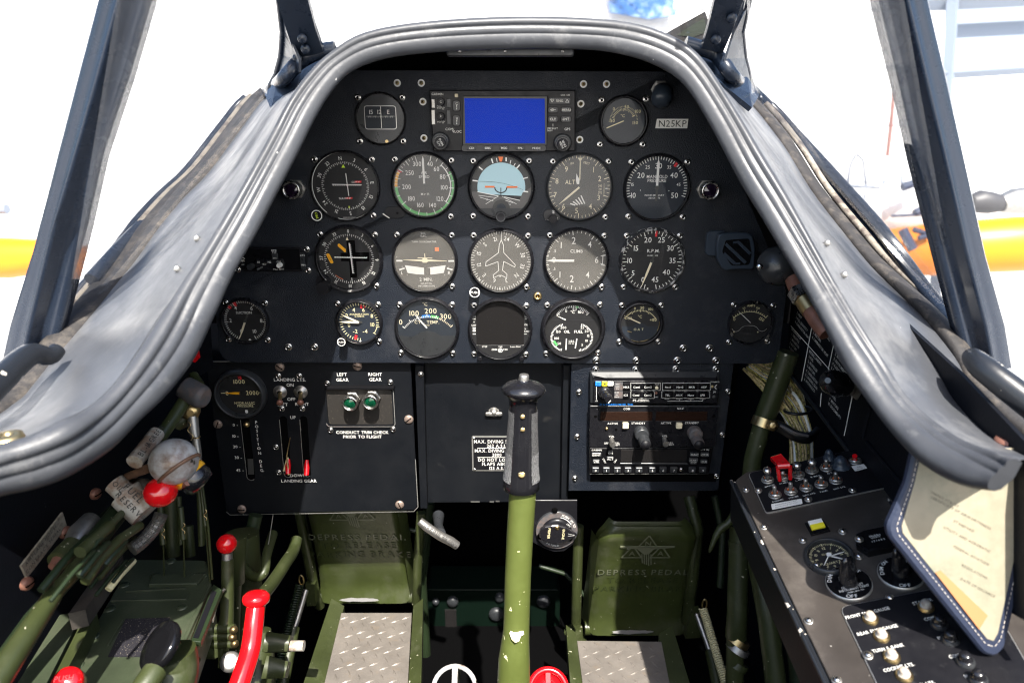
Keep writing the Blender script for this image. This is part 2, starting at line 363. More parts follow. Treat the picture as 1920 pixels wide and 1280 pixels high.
def k_dome(mb):
    mb.lathe([(0.0042, 0), (0.0042, 0.0009), (0.0030, 0.001)], 14, 'dull_metal', caps=False)
    mb.lathe([(0.0030, 0.0009), (0.0027, 0.0024), (0.0014, 0.0032), (0, 0.0034)], 14, 'steel'); mb.poly(circ(0.0009, 5), 0.0036, 'void')
# ================================================================= THE INSTRUMENT PANEL
PAN = Fr((0, 0, 0), (1, 0, 0), (0, 0, 1))
def outline(fr, pts, r=None):
    return [fr.l(u, v) for u, v in pts]
def roundpoly(o, rs, n=5):               # rounds the corners of a polygon, one radius each
    res = []; N = len(o)
    for i in range(N):
        a, b, c = V(o[i - 1]), V(o[i]), V(o[(i + 1) % N]); r = rs[i] if isinstance(rs, (list, tuple)) else rs
        if r <= 0: res.append(tuple(b)); continue
        p, q = b + (a - b).normalized() * r, b + (c - b).normalized() * r
        for k in range(n + 1):
            t = k / n; res.append(tuple(p * (1 - t) ** 2 + b * 2 * t * (1 - t) + q * t * t))
    return res
def ccw(o):
    A = sum(o[i - 1][0] * o[i][1] - o[i][0] * o[i - 1][1] for i in range(len(o))); return o if A > 0 else o[::-1]
# the main panel plate
pt_ = thing('instrument_panel', 'big crinkle black instrument panel plate carrying all the round gauges', 'instrument panel', (0, 0, -0.31))
po = ccw(roundpoly(outline(PAN, [(640, 131), (1262, 134), (1300, 160), (1372, 300), (1475, 545), (1460, 682), (412, 680), (402, 560), (540, 240)]), [0.01, 0.02, 0.03, 0.02, 0.01, 0.02, 0.025, 0.01, 0.02]))
mb = MB(PAN.M); mb.prism(po, -0.004, 0, 'crinkle', c=0.0006); mb.build('panel_plate', pt_)
for u, v in ((745, 156), (790, 156), (1094, 158), (1137, 158), (793, 191), (795, 259), (1089, 195), (1087, 262)):
    inst('flush', k_flush, 'screw', pt_, PAN.sub(u, v).M)
for u, v in ((541, 650), (590, 650), (1118, 675), (1281, 652), (1330, 652), (1193, 675), (1270, 675), (1342, 675)):
    inst('capbig', k_cap_big, 'screw', pt_, PAN.sub(u, v).M)
# name sticker
lab = thing('name_sticker', 'white sticker with black letters N25KP stuck right of the small temperature dial', 'sticker', PAN.at(1260, 232))
f = PAN.sub(1260, 232); mb = MB(f.M); s = f.s_(1260, 232)
mb.prism([(-31 * s, -8.5 * s), (29 * s, -8.5 * s), (30 * s, 8.5 * s), (-29 * s, 8.5 * s)], 0.0002, 0.0006, 'white'); mb.text('N25KP', 1 * s, 0, 11.5 * s, 0.0009, 'ink', sx=1.06); mb.build('sticker_face', lab)

class Dial:
    """marks drawn in the pixels of an enlarged view: centre (cx, cy), dial radius R pixels -> unit circle"""
    def __init__(s, mb, cx, cy, R, col='white', z=0.0): s.mb = mb; s.cx = cx; s.cy = cy; s.R = R; s.c = col; s.z = z
    def p(s, X, Y): return (X - s.cx) / s.R, (s.cy - Y) / s.R
    def t(s, t, X, Y, h, rot=0, m=None, **k):
        x, y = s.p(X, Y); k.setdefault('bold', True); s.mb.text(t, x, y, h * 1.04 / s.R, s.z, m or s.c, rot, **k)
    def pol(s, t, a, r, h, m=None, rad_=False, **k):
        x, y = r * math.sin(rad(a)), r * math.cos(rad(a)); s.mb.text(t, x, y, h, s.z, m or s.c, -a if rad_ else 0, **k)
    def tk(s, a, r0, r1, w_, m=None):
        a = rad(a); s.mb.bar(r0 * math.sin(a), r0 * math.cos(a), r1 * math.sin(a), r1 * math.cos(a), w_, s.z, m or s.c)
    def tks(s, a0, a1, n, r0, r1, w_, m=None, skip=()):
        for i in range(n + 1):
            if i not in skip: s.tk(a0 + (a1 - a0) * i / n, r0, r1, w_, m)
    def maj(s, A, sub, r0, r0m, r1, w_=0.03, wm=0.018, m=None):     # major angles with minor ticks between
        for i, a in enumerate(A):
            s.tk(a, r0, r1, w_, m)
            if i + 1 < len(A):
                for k in range(1, sub): s.tk(a + (A[i + 1] - a) * k / sub, r0m, r1, wm, m)
    def arc(s, a0, a1, r0, r1, m): s.mb.ring(r0, r1, a0, a1, s.z - 0.00012, m, max(3, int(abs(a1 - a0) / 4)))
    def ln(s, X0, Y0, X1, Y1, w_, m=None, w1=None):
        a = s.p(X0, Y0); b = s.p(X1, Y1); s.mb.bar(*a, *b, w_ / s.R, s.z, m or s.c, None if w1 is None else w1 / s.R)
    def pg(s, pts, m, dz=0): s.mb.poly([s.p(X, Y) for X, Y in pts], s.z + dz, m)
def needle(parent, f, R, a, L, w_, tail=0.2, m='white', z=0.004, tip=0.3, name='needle', hub=0.07, tailm='dial_grey'):
    mb = MB(f.M @ Matrix.Rotation(-rad(a), 4, 'Z') @ Matrix.Diagonal((R, R, 1, 1)))
    mb.prism([(w_ / 2, 0.0), (w_ / 2, L * (1 - tip)), (0.004, L), (-0.004, L), (-w_ / 2, L * (1 - tip)), (-w_ / 2, 0.0)], z, z + 0.0005, m)
    if tail: mb.prism([(w_ * 0.35, -0.001), (-w_ * 0.35, -0.001), (-w_ * 0.5, -tail), (w_ * 0.5, -tail)], z, z + 0.0004, tailm)
    if hub: mb.prism(circ(hub, 14), z, z + 0.0012, tailm)
    mb.build(name, parent)
def gauge(name, label, cat, u, v, d, marks, face='dial_black', bez='bezel', gls='glass_clear', rim=0.88, screws='4', sq=None, needles=(), ht=0.0075, fr=PAN, dial_z=0.0012, knob=None, sr=None, scr='cap'):
    f = fr.sub(u, v); s = fr.s_(u, v); RO = d / 2 * s; R = RO * rim
    t = thing(name, label, cat, f.P, M=f.M)
    mb = MB(f.M); mb.lathe([(RO, 0), (RO, ht * 0.45), (RO * 0.985, ht * 0.7), (RO * 0.95, ht * 0.8), (RO * 0.94, ht * 0.95), (R * 1.02, ht), (R, ht * 0.9), (R * 0.985, dial_z)], 56, bez, caps=False); mb.build('bezel', t)
    mb = MB(f.M); mb.poly(circ(R * 0.995, 48), dial_z, face); mb.build('dial_face', t)
    mb = MB(f.M @ Matrix.Diagonal((R, R, 1, 1))); mb.m = 'white'; D = marks(mb, dial_z + 0.0003)
    if mb.v: mb.build('dial_print', t)
    for k, nd in enumerate(needles): needle(t, f, R, z=dial_z + 0.001 + 0.0011 * k, **nd)
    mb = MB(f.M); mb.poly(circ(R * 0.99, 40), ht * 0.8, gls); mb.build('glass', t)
    P = {'4': ((-1, 1), (1, 1), (-1, -1), (1, -1)), '3': ((-1, 1), (1, 1), (1, -1)), '0': ()}[screws] if isinstance(screws, str) else ()
    q = sr or 0.80
    for a, b in P: inst(scr, {'cap': k_cap, 'dome': k_dome}[scr], 'screw', t, f.M @ Matrix.Translation((a * RO * q, b * RO * q * 0.97, 0)))
    if not isinstance(screws, str):
        for su, sv in screws: inst(scr, {'cap': k_cap, 'dome': k_dome}[scr], 'screw', t, fr.sub(su, sv).M)
    return t, f, R, RO, s
def knobpart(t, fr, u, v, r_px, h, m='satin_black', cap=None, name='knob', txt=None, tm='white', rot=0, ring=None):
    f = fr.sub(u, v, h); g = Matrix.Translation(-fr.z * h) @ f.M; r = r_px * fr.s_(u, v, h)
    mb = MB(g); mb.lathe([(r * 0.7, 0), (r * 0.7, h * 0.45), (r, h * 0.5), (r, h * 0.93), (r * 0.93, h)], 28, m, caps=True)
    if ring: mb.ring(r * 0.82, r * 0.98, 0, 360, h + 0.0004, ring, 24)
    if txt:
        for i, l in enumerate(txt): mb.text(l, 0, (len(txt) - 1) * 0.28 * r - i * 0.56 * r, r * 0.42, h + 0.0006, tm, rot, bold=True)
    return mb.build(name, t)
# ---- row 1
def m_compass(mb, z):
    D = Dial(mb, 340, 375, 215, 'white', z + 0.0006)
    mb.poly([D.p(X, Y) for X, Y in rr(282, 198, 22, 4, 340, 365)][::-1], z, 'dial_navy')
    o = rr(282, 198, 22, 4, 340, 365)
    for i in range(len(o)): D.ln(*o[i - 1], *o[i], 5, 'alu_edge')
    for t, X in (('15', 258), ('12', 333), ('E', 413)): D.t(t, X, 317, 34)
    for i in range(23): D.ln(220 + i * 11, 350, 220 + i * 11, 366 if i % 2 else 358, 3)
    D.ln(346, 270, 346, 455, 6)
    for X0, Y0, X1, Y1 in ((325, 250, 325, 195), (325, 195, 340, 180), (340, 180, 352, 195), (352, 195, 352, 250), (380, 180, 380, 250), (400, 180, 400, 250), (415, 195, 415, 250), (262, 200, 262, 245)): D.ln(X0, Y0, X1, Y1, 5, 'bezel_grey')
    D.z = z + 0.0006; mb.poly(circ(0.07, 12, -0.12, -0.9), z, 'bezel_grey'); mb.poly(circ(0.07, 12, 0.21, -0.91), z, 'brass')
gauge('compass', 'round magnetic compass with a small window showing 15 12 E', 'compass', 714, 223, 96, m_compass, face='bezel_grey', rim=0.93, screws=((671, 183), (754, 183), (675, 265), (756, 265)), ht=0.006)
def m_t1(mb, z):
    D = Dial(mb, 310, 400, 190, 'lume', z)
    D.maj((-75, -40, -5, 28, 62 , 66), 5, 0.42, 0.46, 0.56, 0.02, 0.02); D.tks(-86, 86, 30, 0.60, 0.66, 0.016)
    for t, X, Y in (('0', 219, 300), ('50', 332, 282), ('100', 432, 320), ('-50', 205, 398), ('150', 413, 415)): D.t(t, X, Y, 26)
    D.t('°C', 300, 357, 24)
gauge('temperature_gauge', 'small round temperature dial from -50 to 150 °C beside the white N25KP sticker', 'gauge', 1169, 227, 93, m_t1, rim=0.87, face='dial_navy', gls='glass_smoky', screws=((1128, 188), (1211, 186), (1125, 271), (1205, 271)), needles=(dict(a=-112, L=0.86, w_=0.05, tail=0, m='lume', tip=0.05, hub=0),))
# ---- row 2
def rose(D, r, h, names, a0=0, m=None, rn=None, sx=1):
    for i, t in enumerate(names): D.pol(t, a0 + 30 * i, r, h, m, True, sx=sx, bold=True)
def m_vor(mb, z):
    D = Dial(mb, 1177, 347, 290, 'white', z)
    rose(D, 0.80, 0.105, ('N', '3', '6', 'E', '12', '15', 'S', '21', '24', 'W', '30', '33'), -7, sx=0.9)
    for i in range(72): D.tk(-7 + i * 5, 0.625 if i % 2 == 0 else 0.655, 0.70, 0.014)
    D.arc(-142, 218 - 21, 0.965, 0.985, 'white'); D.ln(1065, 332, 1318, 336, 7); D.ln(1188, 240, 1201, 428, 7)
    for i in range(13): D.ln(1075 + i * 19, 334, 1075 + i * 19, 345, 6)
    D.pg([(1172, 165), (1187, 194), (1155, 194)], 'lime'); D.pg([(1188, 515), (1207, 515), (1200, 522), (1207, 530), (1188, 530), (1194, 522)], 'lime')
    D.t('GS', 1246, 313, 15); D.t('NAV', 1145, 450, 18); D.pg([(1262, 303), (1318, 303), (1314, 318), (1258, 318)], 'red_paint'); D.pg([(1176, 440), (1232, 440), (1228, 455), (1172, 455)], 'red_paint')
    for k in (0, 1): D.pg([(1270 + k * 22, 306), (1280 + k * 22, 306), (1274 + k * 22, 316), (1264 + k * 22, 316)], 'white', 0.0002); D.pg([(1184 + k * 22, 443), (1194 + k * 22, 443), (1188 + k * 22, 453), (1178 + k * 22, 453)], 'white', 0.0002)
    D.pg([(1135, 603), (1250, 603), (1250, 625), (1135, 625)], 'dial_grey'); D.t('BENDIX/KING', 1193, 614, 12, 0, sx=0.9)
t, f, R, RO, s = gauge('course_indicator', 'navigation indicator ringed by a white circle, with a yellow lettered OBS knob', 'gauge', 648, 349, 131, m_vor, rim=0.97, ht=0.005, face='dial_black', screws=((590, 299), (697, 299), (700, 404)))
knobpart(t, PAN, 594, 404, 10.5, 0.012, ring='white', txt=('OBS',), tm='lime', rot=-80)
def m_asi(mb, z):
    D = Dial(mb, 708, 965, 265, 'white', z)
    A = (15, 41, 67, 95, 127, 160, 194, 231, 267, 303, 344); D.maj(A, 2, 0.80, 0.86, 0.97, 0.024, 0.018); D.maj((267, 285, 303, 323, 344), 3, 0.8, 0.88, 0.97, 0.02, 0.015)
    D.arc(62, 176, 0.90, 0.97, 'green_paint'); D.arc(176, 266, 0.88, 0.97, 'green_paint'); D.arc(42, 127, 0.84, 0.875, 'white'); D.arc(268, 298, 0.88, 0.97, 'amber'); D.tk(300, 0.84, 0.98, 0.035, 'red_paint')
    for t, X, Y in (('300', 652, 783), ('40', 762, 783), ('60', 817, 825), ('80', 868, 890), ('100', 880, 980), ('120', 840, 1077), ('140', 775, 1132), ('160', 667, 1130), ('180', 592, 1075), ('200', 553, 975), ('250', 585, 857)): D.t(t, X, Y, 37, sx=0.85)
    D.t('AIR', 708, 857, 22); D.t('SPEED', 708, 890, 22); D.t('M', 685, 1037, 20); D.t('P', 711, 1037, 20); D.t('H', 737, 1037, 20)
t, f, R, RO, s = gauge('airspeed_indicator', 'sheen-greyed airspeed dial ringed by green, yellow and white arcs', 'gauge', 796, 348, 124, m_asi, face='dial_grey', rim=0.925, gls='glass_sheen', screws=((740, 299), (846, 301), (845, 406)), needles=(dict(a=-1, L=0.93, w_=0.065, tail=0.25, tip=0.12),))
mb = MB(PAN.sub(741, 398).M); mb.prism(rr(0.026, 0.015, 0.007), 0.0, 0.002, 'satin_black', c=0.0004); mb.M = mb.M @ Matrix.Rotation(-0.6, 4, 'Z'); mb.box(-0.012, -0.002, -0.0108, -0.0095, 0, 0.0024, 'alu_edge'); mb.prism(circ(0.0015, 10, 0.003, 0.001), 0.002, 0.0023, 'void'); mb.build('lug', t)
def m_ah(mb, z):
    D = Dial(mb, 370, 960, 262, 'white', z + 0.0004)
    mb.ring(0.74, 0.985, -118, 118, z - 0.0001, 'dial_grey')
    n = 30; P = [D.p(370 + 205 * math.sin(rad(a)), 965 - 205 * math.cos(rad(a))) for a in range(-105, 113, 6)]
    mb.poly(P[::-1], z + 0.0002, 'sky_face')
    D.z = z + 0.0005; D.pg([(105, 1000), (168, 1000), (370, 1040), (525, 1072), (552, 1010), (630, 960), (625, 1030), (570, 1142), (170, 1142), (125, 1080)], 'ground_face')
    D.z = z + 0.0008; D.ln(165, 1002, 345, 1038, 6); D.ln(395, 1045, 530, 1075, 6)
    for X0, Y0, X1, Y1 in ((175, 1032, 325, 1052), (185, 1048, 300, 1080), (235, 1105, 345, 1040), (375, 1040, 500, 1105), (405, 1075, 470, 1095)): D.ln(X0, Y0, X1, Y1, 4)
    D.t('20', 245, 1068, 13); D.t('20', 440, 1110, 13)
    for X0, Y0, X1, Y1, w_ in ((288, 728, 300, 765, 11), (180, 795, 212, 820, 11), (125, 907, 170, 913, 11), (330, 722, 336, 755, 6), (452, 740, 445, 770, 6), (490, 765, 475, 790, 6), (527, 778, 500, 808, 11), (597, 882, 555, 893, 9), (600, 1003, 560, 998, 11)): D.ln(X0, Y0, X1, Y1, w_)
    D.pg([(345, 712), (388, 712), (375, 752), (358, 752)], 'orange_paint'); mb.ring(0.03, 0.07, 0, 360, z + 0.0006, 'white', 12) if 0 else None
    D.ln(412, 718, 412, 750, 12); D.ln(230, 960, 312, 960, 15, 'orange_paint'); D.ln(415, 962, 508, 962, 15, 'orange_paint')
    P = [(315 + 0, 965)] + [(366 + 52 * math.sin(rad(a)), 965 - 45 * math.cos(rad(a))) for a in range(-90, -271, -20)]
    for a, b in zip(P, P[1:]): D.ln(*a, *b, 9, 'dial_black')
    D.ln(366, 968, 366, 1035, 7, 'dial_black')
    P = [(170 + (555 - 170) * k / 12, 915 - 30 * math.sin(PI * k / 12 * 0.85) + 7 * k) for k in range(13)]
    for a, b in zip(P, P[1:]): D.ln(*a, *b, 2, 'dial_grey')
    D.z = z + 0.001; mb.poly([D.p(368 + 75 * math.sin(rad(a)), 1142 - 75 * math.cos(rad(a))) for a in range(90, -91, -12)], z + 0.001, 'dial_grey')
    mb.poly([D.p(368 + 42 * math.sin(rad(a)), 1142 - 42 * math.cos(rad(a))) for a in range(90, -91, -12)], z + 0.0013, 'dial_navy')
    D.z = z + 0.0015; D.pg([(160, 1142), (575, 1142), (480, 1210), (370, 1226), (250, 1205)], 'bezel_grey')
t, f, R, RO, s = gauge('attitude_indicator', 'artificial horizon with pale blue sky and orange wings in the middle column', 'gauge', 940, 350, 126, m_ah, face='bezel', rim=0.91, screws=((887, 302), (992, 302), (887, 405), (990, 406)))
knobpart(t, PAN, 939, 407, 9, 0.018, 'satin_black', ring='bezel_grey')
def m_alt(mb, z):
    D = Dial(mb, 1030, 950, 262, 'cream', z)
    D.tks(0, 360, 50, 0.90, 0.985, 0.016); D.tks(0, 360, 10, 0.82, 0.985, 0.024)
    for t, X, Y in (('9', 918, 803), ('1', 1144, 808), ('2', 1198, 880), ('3', 1195, 1035), ('4', 1128, 1108), ('5', 1012, 1143), ('6', 902, 1108), ('7', 830, 1012), ('8', 842, 900)): D.t(t, X, Y, 42, sx=0.9)
    D.t('ALT', 952, 908, 34, sx=0.85); D.t('FEET', 1086, 755, 17, -14); D.t('100', 965, 757, 15, 12)
    D.ln(1032, 730, 1032, 890, 9, 'cream'); D.pg([(1010, 712), (1052, 712), (1032, 745)], 'cream')
    D.pg([(1002, 838), (1030, 890), (1028, 925), (1008, 925), (1000, 895)], 'white', 0.0008)
    for k in range(5): D.ln(958 + k * 22, 1085 - k * 17, 1000 + k * 20, 1098 - k * 3 , 10, 'white')
    for i, t in enumerate(('290', '291', '292')): D.t(t, 1204, 940 + i * 27, 19, sx=0.7)
    for i in range(12): D.ln(1232, 925 + i * 9, 1244, 925 + i * 9, 2)
    D.ln(1248, 960, 1266, 960, 7, 'white')
t, f, R, RO, s = gauge('altimeter', 'sheen-greyed altimeter dial with numbers 1 to 9 and a striped flag under its hub', 'gauge', 1086, 351, 126, m_alt, face='dial_grey', bez='bezel_grey', rim=0.93, gls='glass_sheen', screws=((1037, 303), (1141, 303), (1135, 407)), needles=(dict(a=-130, L=0.83, w_=0.06, tail=0, m='cream', tip=0.35, hub=0),))
knobpart(t, PAN, 1037, 411, 8, 0.016, 'satin_black', ring=None)
mb = MB(PAN.sub(1035, 403).M); mb.prism(rr(0.022, 0.014, 0.006), 0, 0.002, 'bezel_worn', c=0.0004); mb.build('lug', t)
def m_mp(mb, z):
    D = Dial(mb, 600, 965, 262, 'white', z)
    A = [-107 + 214 * i / 8 for i in range(9)]; D.maj(A, 5, 0.86, 0.88, 0.985, 0.026, 0.022)
    for t, X, Y, h in (('10', 405, 1028, 42), ('15', 393, 938, 24), ('20', 460, 862, 42), ('25', 513, 795, 27), ('30', 605, 785, 42), ('35', 694, 795, 27), ('40', 738, 862, 42), ('45', 782, 938, 24), ('50', 755, 1028, 42)): D.t(t, X, Y, h, sx=0.95)
    D.t('MANIFOLD', 597, 873, 25, sx=0.92); D.t('PRESSURE', 597, 906, 25, sx=0.92); D.t('INCHES MERCURY', 584, 1027, 13); D.t('ABSOLUTE', 584, 1050, 13)
    D.ln(738, 792, 758, 758, 22, 'red_paint'); D.ln(572, 1222, 572, 1245, 12); 
    for X, Y in ((463, 968), (704, 972)): D.t('.', X, Y, 40)
gauge('manifold_pressure_gauge', 'dark dial lettered MANIFOLD PRESSURE with large numbers 10 to 50', 'gauge', 1231, 352, 126, m_mp, rim=0.92, face='dial_navy', screws=((1184, 304), (1289, 304), (1178, 406), (1280, 407)), needles=(dict(a=0, L=0.88, w_=0.075, tail=0.42, tip=0.1),))
# ---- row 3
def m_vor2(mb, z):
    D = Dial(mb, 432, 380, 258, 'white', z)
    mb.poly([D.p(X, Y) for X, Y in ((365, 330), (420, 330), (420, 225), (490, 225), (490, 325), (600, 325), (600, 400), (490, 400), (490, 540), (430, 540), (430, 400), (365, 400))][::-1], z - 0.0001, 'void')
    rose(D, 0.89, 0.105, ('0', '3', '6', '9', '12', '15', '18', '21', '24', '27', '30', '33'), 2, sx=0.9)
    for i in range(72): D.tk(i * 5, 0.72 if i % 2 == 0 else 0.75, 0.80, 0.013)
    D.arc(140, 222, 0.985, 1.0, 'bezel_worn'); D.arc(200, 222, 0.70, 0.715, 'orange_paint')
    D.ln(310, 366, 580, 372, 8); D.ln(442, 248, 456, 502, 9)
    for i in range(14): D.ln(320 + i * 20, 360, 320 + i * 20, 372, 5); D.ln(440 + i * .9, 265 + i * 18, 456 + i * .9, 265 + i * 18, 5)
    D.pg([(428, 198), (440, 225), (416, 225)], 'cream'); D.ln(443, 540, 445, 590, 5)
    D.pg([(345, 265), (352, 254), (362, 254), (410, 298), (410, 322), (400, 326), (348, 275)], 'amber')
    for i, c in enumerate('N-T'): D.t(c, 365 + i * 16, 272 + i * 14, 12, -45, 'ink', bold=True)
    D.pg([(244, 345), (252, 335), (265, 334), (274, 342), (300, 405), (297, 415), (285, 419), (274, 414)], 'amber'); D.t('OFF', 272, 376, 16, -72, 'ink')
t, f, R, RO, s = gauge('course_indicator', 'navigation indicator with white cross hairs and two yellow warning flags', 'gauge', 655, 485, 128, m_vor2, rim=0.91, bez='bezel', screws=((600, 439), (703, 440), (706, 536)), sr=.8)
mb = MB(f.M); mb.ring(R * 0.985, R * 1.05, 140, 232, 0.0079, 'bezel_worn', 30); mb.build('worn_edge', t)
knobpart(t, PAN, 604, 541, 12, 0.026, 'rubber_grey' if 0 else 'satin_black')
mb = MB(PAN.sub(608, 528).M); mb.prism(rr(0.02, 0.02, 0.008), 0, 0.003, 'bezel', c=0.0005); mb.build('lug', t)
def m_tc(mb, z):
    D = Dial(mb, 1085, 395, 255, 'white', z)
    D.t('D.C.', 1080, 167, 14); D.t('ELEC.', 1083, 190, 14); D.t('TURN COORDINATOR', 1083, 238, 14, sx=0.9); D.ln(1188, 284, 1188, 317, 34, 'orange_paint')
    D.ln(845, 397, 897, 397, 14); D.ln(1280, 399, 1328, 399, 14); D.ln(866, 474, 912, 460, 13); D.ln(1314, 474, 1268, 460, 13)
    D.t('L', 889, 500, 26); D.t('R', 1286, 500, 26); D.t('2 MIN.', 1088, 556, 26, bold=True); D.t('NO PITCH', 1090, 592, 13); D.t('INFORMATION', 1090, 613, 13)
    D.pg([(915, 435), (1085, 458), (1258, 435), (1240, 500), (1160, 512), (1085, 516), (1010, 512), (935, 500)], 'white')
    D.z += 0.0004; D.pg([(1075, 456), (1126, 456), (1126, 516), (1075, 516)], 'dial_black'); D.pg([(1084, 458), (1113, 458), (1113, 514), (1084, 514)], 'dial_grey', .0002)
    D.pg([(905, 386), (1060, 385), (1070, 375), (1100, 375), (1112, 385), (1268, 395), (1268, 400), (1112, 402), (1100, 412), (1070, 412), (1060, 402), (905, 389)], 'cream', 0.001); D.ln(1085, 335, 1087, 385, 6, 'cream'); D.ln(1025, 372, 1148, 375, 6, 'cream')
    for X, Y in ((851, 353), (1320, 355), (892, 432), (1284, 432), (931, 505), (1248, 505)): D.t('.', X, Y, 30)
gauge('turn_coordinator', 'sheen-greyed turn coordinator with a small white aeroplane over a bright ball tube', 'gauge', 797, 488, 124, m_tc, face='dial_grey', rim=0.92, gls='glass_sheen', screws=((744, 440), (847, 441), (848, 537)))
def m_hsi(mb, z):
    D = Dial(mb, 362, 400, 255, 'white', z)
    for i in range(72): D.tk(2 + i * 5, 0.87 if i % 2 == 0 else 0.91, 0.99, 0.018)
    for t, X, Y, r in (('21', 315, 215, 15), ('24', 412, 213, -15), ('W', 502, 268, -50), ('30', 547, 350, -80), ('33', 543, 445, -105), ('N', 495, 523, -140), ('3', 408, 568, -165), ('6', 307, 568, 165), ('E', 220, 520, 135), ('12', 177, 430, 100), ('15', 180, 335, 75), ('S', 230, 260, 40)): D.t(t, X, Y, 34, r, sx=0.85)
    P = [(368, 165), (366, 225), (350, 262), (343, 330), (237, 408), (234, 445), (338, 405), (345, 480), (298, 518), (298, 545), (350, 520), (355, 538), (360, 520), (412, 545), (414, 512), (376, 478), (386, 403), (480, 452), (484, 432), (388, 330), (384, 262), (368, 225)]
    for a, b in zip(P, P[1:]): D.ln(*a, *b, 5)
    for X, Y, r in ((352, 635, 0), (178, 560, 40), (535, 572, -45)): D.pg([(X - 10, Y + 10), (X + 10, Y + 10), (X, Y - 14)], 'white')
t, f, R, RO, s = gauge('heading_indicator', 'sheen-greyed heading indicator with a white outlined aeroplane pointing up', 'gauge', 939, 489, 124, m_hsi, face='dial_grey', rim=0.915, gls='glass_sheen', screws=((888, 441), (990, 442), (987, 538)))
knobpart(t, PAN, 890, 548, 10, 0.018, 'satin_black', ring='white', txt=('PUSH',), rot=0)
def m_clb(mb, z):
    D = Dial(mb, 1008, 398, 252, 'white', z)
    D.maj([-90, -45, -8, 35, 90 - 10], 5, 0.84, 0.90, 0.99, 0.025, 0.018); D.maj([-90, -135, -172, -215, -260], 5, 0.84, 0.90, 0.99, 0.025, 0.018)
    for i in range(12): D.tk(-90 + i * 4, 0.92, 0.99, 0.014); D.tk(-90 - i * 4, 0.92, 0.99, 0.014)
    for t, X, Y, h in (('2', 984, 233, 55), ('1', 882, 270, 48), ('4', 1116, 265, 48), ('6', 1178, 393, 50), ('4', 1107, 518, 48), ('2', 976, 552, 55), ('1', 877, 517, 48), ('.5', 830, 318, 24), ('.5', 828, 467, 24), ('0', 825, 393, 46)): D.t(t, X, Y, h, sx=0.88)
    D.t('CLIMB', 1010, 320, 25); D.ln(1210, 360, 1250, 350, 6); D.ln(1212, 425, 1246, 433, 6); D.ln(1228, 357, 1228, 428, 6)
gauge('climb_indicator', 'sheen-greyed dial lettered CLIMB with its thick white needle lying level to the left', 'gauge', 1080, 488, 124, m_clb, face='dial_grey', rim=0.92, gls='glass_sheen', screws=((1031, 441), (1133, 442), (1128, 538)), needles=(dict(a=-90, L=0.98, w_=0.075, tail=0.3, tip=0.2),))
def m_rpm(mb, z):
    D = Dial(mb, 455, 402, 250, 'white', z)
    A = [-170 + 340 * i / 9 - 0 for i in range(10)]; A = [-168 + 336 * i / 9 for i in range(10)]; D.maj(A, 5, 0.83, 0.89, 0.985, 0.026, 0.022)
    for t, X, Y in (('0', 390, 563), ('5', 305, 507), ('10', 272, 402), ('15', 318, 300), ('20', 412, 232), ('25', 522, 232), ('30', 600, 300), ('35', 625, 402), ('40', 580, 500), ('45', 490, 562)): D.t(t, X, Y, 42, sx=0.92, bold=True)
    D.t('R.P.M.', 462, 322, 26); D.t('HUNDREDS', 458, 361, 11); D.ln(478, 155, 476, 205, 17, 'red_paint'); D.ln(433, 632, 433, 656, 12)
t, f, R, RO, s = gauge('tachometer', 'black dial lettered R.P.M. with a scuffed silvery bezel', 'gauge', 1222, 488, 124, m_rpm, bez='bezel_worn', rim=0.915, screws=((1175, 442), (1275, 442), (1169, 538), (1266, 538)), needles=(dict(a=199, L=0.93, w_=0.07, tail=0.25, m='cream', tip=0.5),))
# ---- row 4
def m_suc(mb, z):
    D = Dial(mb, 395, 812, 182, 'white', z)
    A = [-150 + 300 * i / 10 for i in range(11)]; D.maj([-155 + 310 * i / 5 for i in range(6)], 10, 0.80, 0.86, 0.98, 0.03, 0.024)
    for t, X, Y in (('0', 350, 903), ('2', 270, 808), ('4', 325, 700), ('6', 458, 702), ('8', 528, 810), ('10', 462, 902)): D.t(t, X, Y, 30, bold=True)
    D.t('SUCTION', 390, 740, 20, bold=True); D.ln(285, 705, 265, 680, 24, 'red_paint'); D.ln(330, 685, 318, 652, 24, 'red_paint')
    D.pg([(413, 985), (400, 978), (413, 968), (427, 978)], 'white')
gauge('suction_gauge', 'small black dial lettered SUCTION at the lower left corner of the panel', 'gauge', 461, 601, 90, m_suc, rim=0.9, screws=((423, 567), (497, 568), (429, 636), (502, 637)), needles=(dict(a=203, L=0.9, w_=0.09, tail=0.35, m='cream', tip=0.5),))
def m_acc(mb, z):
    D = Dial(mb, 515, 922, 182, 'lume', z)
    D.tks(-180, 100, 34, 0.80, 0.93, 0.03)
    for t, X, Y in (('4', 475, 815), ('6', 558, 815), ('2', 412, 865), ('8', 627, 868), ('0', 425, 950), ('10', 628, 945), ('-2', 475, 1005), ('-4', 560, 1005)): D.t(t, X, Y, 32, bold=True)
    D.t('ACCELERATION', 517, 853, 14); D.t('G UNITS', 520, 871, 14); D.ln(541, 770, 541, 800, 18, 'red_paint'); D.ln(572, 775, 570, 796, 7, 'red_paint'); D.ln(482, 1040, 470, 1078, 22, 'red_paint')
    D.ln(655, 962, 690, 966, 5); D.ln(628, 1018, 652, 1030, 5); D.ln(668, 965, 640, 1022, 5); D.pg([(505, 1090), (525, 1092), (508, 1104)], 'white')
